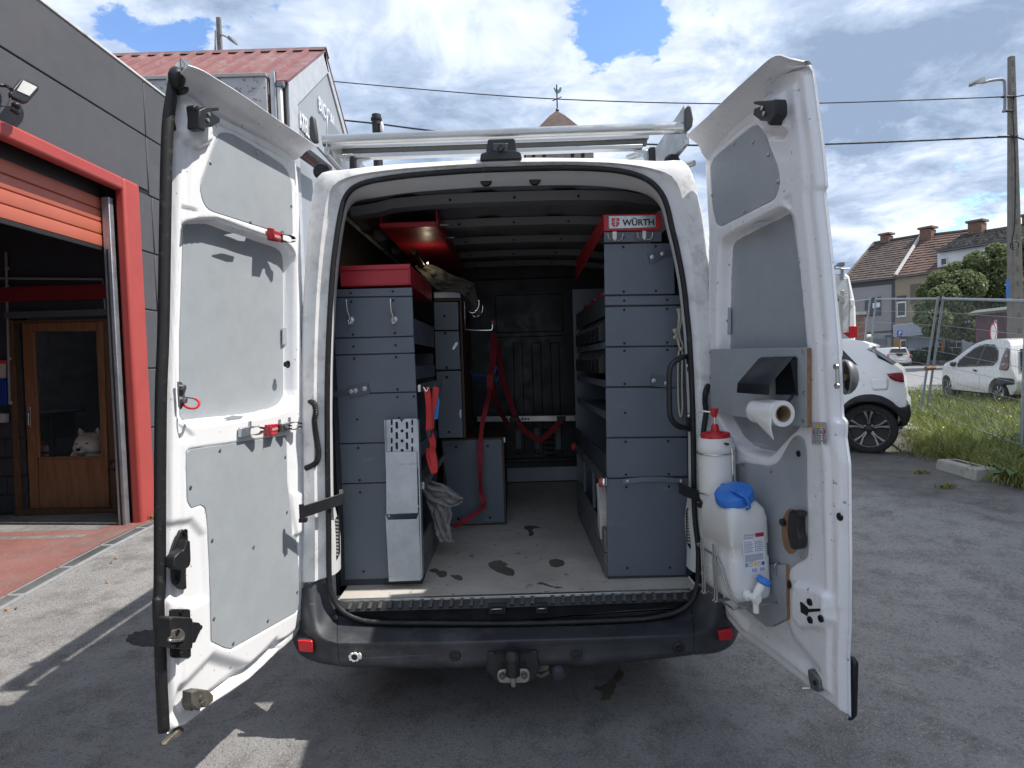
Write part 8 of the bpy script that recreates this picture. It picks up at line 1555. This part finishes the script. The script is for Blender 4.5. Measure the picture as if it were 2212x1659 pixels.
MB().tube([rL+np.array([0,0,.06]), rR+np.array([0,0,.06])], .13, 8).build('ridge_tile', BT, h1); MB().tube([eL+np.array([0,0,.06]), rL+np.array([0,0,.06])], .11, 8).build('hip_tile', BT, h1)
chimney(h1, [(1901,526),(1919.5,524),(1919.5,508),(1901,507)], run-.3); chimney(h1, [(1986,520),(2011,519),(2011,494),(1986,494)], run-.6, .8)
window(h1, [(1868,645),(1902,641),(1902,681),(1868,684)], M('window_dark_frame', (.05, .05, .055), .5), .88); hw_(h1, 'window_shutter', [(1885,655),(1901,653),(1901,663),(1885,666)], WF, .10, .02)
for x0 in (1862, 1880, 1898): hw_(h1, 'door_panel', [(x0,732),(x0+16,731),(x0+16,782),(x0,783)], M('roller_grey', (.15, .16, .18), .6), .05, .04)
hw_(h1, 'house_sign', [(1911,724),(1924,723),(1924,728),(1911,729)], M('house_sign', (.05, .07, .14), .5), .06, .03)
# tan house with red roof
h2 = T('row_house', 'tan house with red tiled roof and skylight in the middle of the row', 'house', HF(1980, 775))
hw_(h2, 'wall', [(1932.5,601),(2029,588),(2029,785),(1932.5,790)], TN, -.02, 8); hw_(h2, 'gutter', [(1934,600.5),(2029,588),(2029,583.5),(1934,596.5)], GUT, .28, .25)
eL, eR = HF(1934, 598, .28), HF(2072, 580, .28); rL = roofpt(1989, 512, run); rR = roofpt(2118, 497, run)
tiled(h2, (eL, eR, rR, rL), 15, 30, RT); MB().tube([rL+np.array([0,0,.05]), rR+np.array([0,0,.05])], .13, 8).build('ridge_tile', RT, h2)
MB().tube([eL+np.array([0,0,.10]), rL+np.array([0,0,.12])], .12, 6).build('party_wall_flashing', M('flashing_grey', (.40, .40, .40), .6), h2)
sk0 = [roofpt(a, b, 1.25) for a, b in ((1958,589),(1969,588),(1979,580),(1968,580.5))]; MB().prism([p+np.array([0,0,.05]) for p in sk0], (0, 0, .10)).build('skylight', M('skylight_grey', (.30, .34, .38), .15), h2, bevel=.02)
window(h2, [(1937,652),(1957,650),(1957,684),(1937,686)], WF, .78); hw_(h2, 'window_head', [(1937,640),(1957,638),(1957,650),(1937,652)], M('window_dark_frame', (.05, .05, .055)), .04, .04); hw_(h2, 'blind_window', [(1966,615),(1990,612),(1990,655),(1966,658)], M('tan_dark', (.13, .11, .085), .8), .02, .03)
hw_(h2, 'shop_fascia', [(1929,702),(2012,693),(2012,722),(1930,728)], M('fascia_white', (.46, .49, .56), .6), .9, .9); hw_(h2, 'shop_wall', [(1930,730),(1946,729),(1946,782),(1930,783)], M('ochre_panel', (.34, .22, .07), .7), .05, .05); hw_(h2, 'shop_shutter', [(1961,728),(2012,724),(2012,774),(1961,778)], M('shutter_grey', (.30, .33, .38), .6), .06, .05); window(h2, [(1945,733),(1958,732),(1958,765),(1945,766)], WF, .75)
for i in range(20): hw_(h2, 'fascia_slat', [(1931+i*4,703.5-i*.43),(1932.6+i*4,703.3-i*.43),(1932.6+i*4,726-i*.28),(1931+i*4,726.2-i*.28)], M('fascia_line', (.34, .37, .44), .6), .93, .02)
# white house with slate roof
h3 = T('row_house', 'white house with dark slate roof behind the tree', 'house', HF(2110, 775))
hw_(h3, 'wall', [(2025,545),(2260,508),(2260,785),(2025,785)], WH, -.04, 8); hw_(h3, 'gutter', [(2023,545),(2262,507.5),(2262,502.5),(2023,540)], GUT, .30, .25)
eL, eR = HF(2023, 543, .30), HF(2262, 505, .30); rL = roofpt(2084, 504, 3.4); rR = roofpt(2275, 473, 3.4); tiled(h3, (eL, eR, rR, rL), 13, 44, ST); MB().prism([eL, rL, eL-fn_*7], (0, 0, -.05)).build('gable_wall', WH, h3)
chimney(h3, [(2090,512),(2120,508),(2120,479),(2090,480)], 2.6, .8); chimney(h3, [(2207,490),(2230,490),(2230,466),(2207,466)], 3.2, .8); window(h3, [(2032,558),(2045,556),(2045,572),(2032,574)], WF, .8); hw_(h3, 'skylight', [(2106,531),(2118,530),(2126,521),(2114,522)], M('skylight_grey', (.3, .34, .38)), -.9, .05); hw_(h3, 'dark_wall_plate', [(2086,558),(2100,556),(2100,575),(2086,577)], MATS['house_glass'], .02, .03)  # last piece is a flat dark glass plate on the wall
# low walls, quoin panels and brick pillar under the tree
gwl = T('garden_wall', 'dark stone garden wall with pale joints under the tree', 'wall', PY(2050, 780, 37.)); 
for k, (x0, x1, y0, y1) in enumerate(((2050,2076,722,778),(2020,2034,735,778),(2018,2030,728,778))):
    P = [PY(a, b, 37.+k*.3) for a, b in ((x0,y0),(x1,y0),(x1,y1),(x0,y1))]; o = MB().prism(P, (0, .4, 0)).build('wall_pier', M('pier_dark', (.055, .05, .048), .9), gwl)
    if k < 2:
        for i in range(5): yy = y0+4+i*(y1-y0-8)/4; MB().prism([PY(a, b, 36.98+k*.3) for a, b in ((x0+1,yy),(x1-1,yy),(x1-1,yy+1.4),(x0+1,yy+1.4))], (0, -.02, 0)).build('pale_joint', M('joint_white', (.5, .5, .48), .8), o)
        for i in range(4): yy = y0+5+i*(y1-y0-8)/4; xx = x0+6+(i % 2)*9; MB().prism([PY(a, b, 36.975+k*.3) for a, b in ((xx,yy),(xx+1.3,yy),(xx+1.3,yy+12),(xx,yy+12))], (0, -.02, 0)).build('pale_joint', MATS['joint_white'], o)
sh2 = T('metal_shed_wall', 'pale corrugated sheet wall between tree and hatchback', 'wall', PY(2100, 780, 35.)); MB().prism([PY(a, b, 35.) for a, b in ((2083,734),(2106,732),(2106,778),(2083,778))], (0, .1, 0)).build('sheet', M('pale_sheet', (.30, .33, .36), .6), sh2); MB().prism([PY(a, b, 35.) for a, b in ((2116,732),(2140,730),(2140,760),(2116,760))], (0, .1, 0)).build('sheet', MATS['pale_sheet'], sh2)
bpl = T('brick_gate_pillar', 'brick pillar with stone cap beside the works van', 'pillar', PY(1857, 770, 30.)); MB().prism([PY(a, b, 30.) for a, b in ((1848,680),(1868,680),(1868,760),(1848,760))], (0, .8, 0)).build('pillar_body', BR, bpl); MB().prism([PY(a, b, 29.9) for a, b in ((1846,674),(1872,673),(1872,679),(1846,680))], (0, 1.0, 0)).build('pillar_cap', M('cap_stone', (.32, .31, .29), .8), bpl)
fpot = T('flower_pot', 'white flowers in a grey pot on a post behind the far fence pair', 'flower pot', PY(1877, 735, 20.)); MB().lathe([(.10, -.25), (.13, 0), (.001, 0)], PY(1877, 731, 20.), (0,0,1), 12).build('pot', PIPEG, fpot); MB().ball(PY(1877, 727, 20.), (.16, .14, .09), 8).build('blossoms', M('white_blossom', (.6, .6, .45), .8, var=.3, scale=40), fpot)
kx = T('summer_hut', 'maroon wooden hut with rails at the right frame edge', 'hut', PY(2200, 740, 17.)); MB().prism([PY(a, b, 17.) for a, b in ((2184,672),(2240,672),(2240,740),(2184,740))], (0, 1.5, 0)).build('hut_wall', M('hut_maroon', (.10, .055, .065), .8, var=.2), kx); MB().prism([PY(a, b, 16.9) for a, b in ((2176,668),(2195,660),(2240,655),(2240,672),(2180,673))], (0, 1.7, 0)).build('hut_roof', M('hut_roof', (.14, .15, .13), .8), kx)
for pts in ([(2182,735),(2184,706),(2240,704)], [(2190,735),(2191,708)], [(2197,735),(2198,705)], [(2183,718),(2240,716)], [(2203,715),(2204,700),(2240,706)], [(2207,735),(2207,710)]): MB().tube([PY(a, b, 16.5) for a, b in pts], .03, 6).build('white_rail', M('rail_white', (.55, .53, .48), .6), kx)
# parking signs, red white sign
SB = M('sign_blue', (.015, .11, .50), .45, var=.02)
def psign(a, b, Y, label, turned=False):
    t = T('parking_sign', label, 'sign', PY(a+2, b+65, Y), 'blue parking signs'); w = 9.5 if not turned else 8.5
    MB().prism([PY(x, y, Y) for x, y in ((a,b),(a+2*w-8,b-.5),(a+2*w-8,b+13.5),(a,b+14))], (0, .04, 0)).build('sign_plate', SB, t)
    o_ = PY(a+3, b+9.3, Y-.01); text('P', o_, (1, 0, 0), (0, 0, 1), PY(a, b+1.2, Y)[2]-PY(a, b+9.3, Y)[2], WHITEP, t, th=.005, bold=.03)
    for k in range(5): MB().prism([PY(x, y, Y-.006) for x, y in ((a+1.5+k*1.8,b+10.8),(a+2.7+k*1.8,b+10.8),(a+2.7+k*1.8,b+12),(a+1.5+k*1.8,b+12))], (0, .004, 0)).build('small_print', M('print_pale_blue', (.25, .35, .6), .5), t)
    c = PY(a+4.5, b+14, Y+.06); MB().tube([c, PY(a+4.5, b+40, Y+.06)], .045, 8).build('sign_post', M('orange_post', (.38, .13, .06), .6), t)
psign(1938.6, 714, 34., 'left blue parking sign above the pickup truck'); psign(2032, 719.5, 31., 'right blue parking sign seen behind the fence mesh', True)
ns = T('round_sign', 'white round sign with red rim seen edge on behind the hatchback', 'sign', PY(2146, 745, 12.5)); c = PY(2147, 718, 12.2); nrm = np.array([-.925, .38, 0]); MB().lathe([(.001, 0), (.23, 0), (.23, .012), (.001, .012)], c, nrm, 28).build('sign_face', WHITEP, ns)
MB().lathe([(.185, .013), (.235, .013), (.235, .016), (.185, .016)], c, nrm, 28, False).build('sign_rim', M('sign_red_rim', (.50, .02, .03), .5), ns); MB().tube([c-nrm*.03+np.array([0,0,.3]), c-nrm*.03+np.array([0,0,-1.3])], .03, 8).build('sign_post', PIPEG, ns)
# hedge and shrubs across the road
def leaves(n, fn2, size, mat, name, parent=None, stuff=False):
    P = fn2(n); n = len(P); a = rng.normal(size=(n, 3)); a /= np.linalg.norm(a, axis=1)[:, None]; b = np.cross(a, rng.normal(size=(n, 3))); b /= np.linalg.norm(b, axis=1)[:, None]; s_ = size*rng.uniform(.6, 1.3, n)[:, None]
    V = np.stack([P-a*s_*.5, P+b*s_*.28, P+a*s_*.5, P-b*s_*.28], 1).reshape(-1, 3); return grid_obj(V, np.arange(n*4).reshape(-1, 4), name, mat, parent, smooth=180, props={'kind': 'stuff'} if stuff else {})
def clump(cs, rs):
    cs = np.array(cs); rs = np.array(rs)
    def f_(n):
        i = rng.choice(len(cs), n, p=(rs.prod(1)**(.67))/(rs.prod(1)**(.67)).sum()); d = rng.normal(size=(n, 3)); d /= np.linalg.norm(d, axis=1)[:, None]; r_ = rng.uniform(.55, 1.03, n)**.5; return cs[i]+d*rs[i]*r_[:, None]
    return f_
TL = leaf_mat('tree_leaf', (.095, .13, .055), (.23, .27, .12), .35); HL = leaf_mat('hedge_leaf', (.025, .045, .015), (.07, .10, .03), .2); HP = leaf_mat('lavender_leaf', (.06, .06, .05), (.13, .11, .10), .2)
for lab_, pts, Y, mt in (('low dark green hedge across the road under the tree', [(1985,765,10),(2000,763,11),(2015,762,10),(2030,765,12),(2045,767,10),(2060,768,9)], 37., HL), ('grey green low shrub right of the pickup truck', [(1968,782,8),(1980,780,8),(1992,778,8)], 38., HP)):
    cs = [PY(a, b, Y+random.uniform(-.4, .4)) for a, b, r_ in pts]; t = T('hedge', lab_, 'hedge', cs[0]); leaves(2600, clump(cs, [[r_*Y/1330*1.25]*3 for a, b, r_ in pts]), .14, mt, 'foliage', t)
Yw = 30.
wt = T('willow_tree', 'big dense dark green tree in front of the row houses', 'tree', (PY(2100, 770, Yw)[0], Yw, .5))
cs, rs = [], []
for a, b, r_ in [(2120,650,75),(2050,670,60),(2020,690,42),(2080,620,60),(2130,600,58),(2180,640,72),(2230,620,85),(2040,640,40),(2010,660,30),(1995,665,26),(2030,605,34),(2065,585,32),(2110,565,34),(2160,560,42),(2210,555,50),(1990,690,22),(2010,715,22),(2060,715,36),(2110,715,40),(2160,715,45),(2220,700,60),(2260,640,80),(2000,630,28),(2150,540,24),(2240,540,60)]:
    cs.append(PY(a, b, Yw+random.uniform(-1.2, 1.2))); k = r_*33/1330*.72; rs.append([k, k, k*.85])
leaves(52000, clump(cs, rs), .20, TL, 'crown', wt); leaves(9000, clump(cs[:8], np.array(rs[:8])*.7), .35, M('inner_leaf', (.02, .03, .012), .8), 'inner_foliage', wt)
cx_ = PY(2110, 770, Yw); tb_ = np.array([cx_[0], Yw, .5]); mb = MB(); mb.tube([tb_, tb_+np.array([.1, 0, 1.2]), tb_+np.array([-.1, 0, 2.6]), tb_+np.array([.2, 0, 4.2])], [.32, .26, .2, .1], 10)
for d in ((-1.8, .3, 3.6), (1.6, -.2, 3.8), (.6, .8, 4.6)): mb.tube([tb_+np.array([0, 0, 1.6]), tb_+np.array(d)*.6, tb_+np.array(d)], [.15, .1, .04], 8)
mb.build('trunk', M('bark', (.07, .06, .05), .9, var=.3, bump=.6, bscale=30), wt, smooth=60)
# far tree line closing the gaps at the horizon
cs = [(x, 75+random.uniform(-4, 4), 2.0+random.uniform(0, 1.5)) for x in np.linspace(18, 70, 26)]; leaves(14000, clump(cs, [[2.6, 2, 2.6]]*26), .5, HL, 'far_trees', None, True)
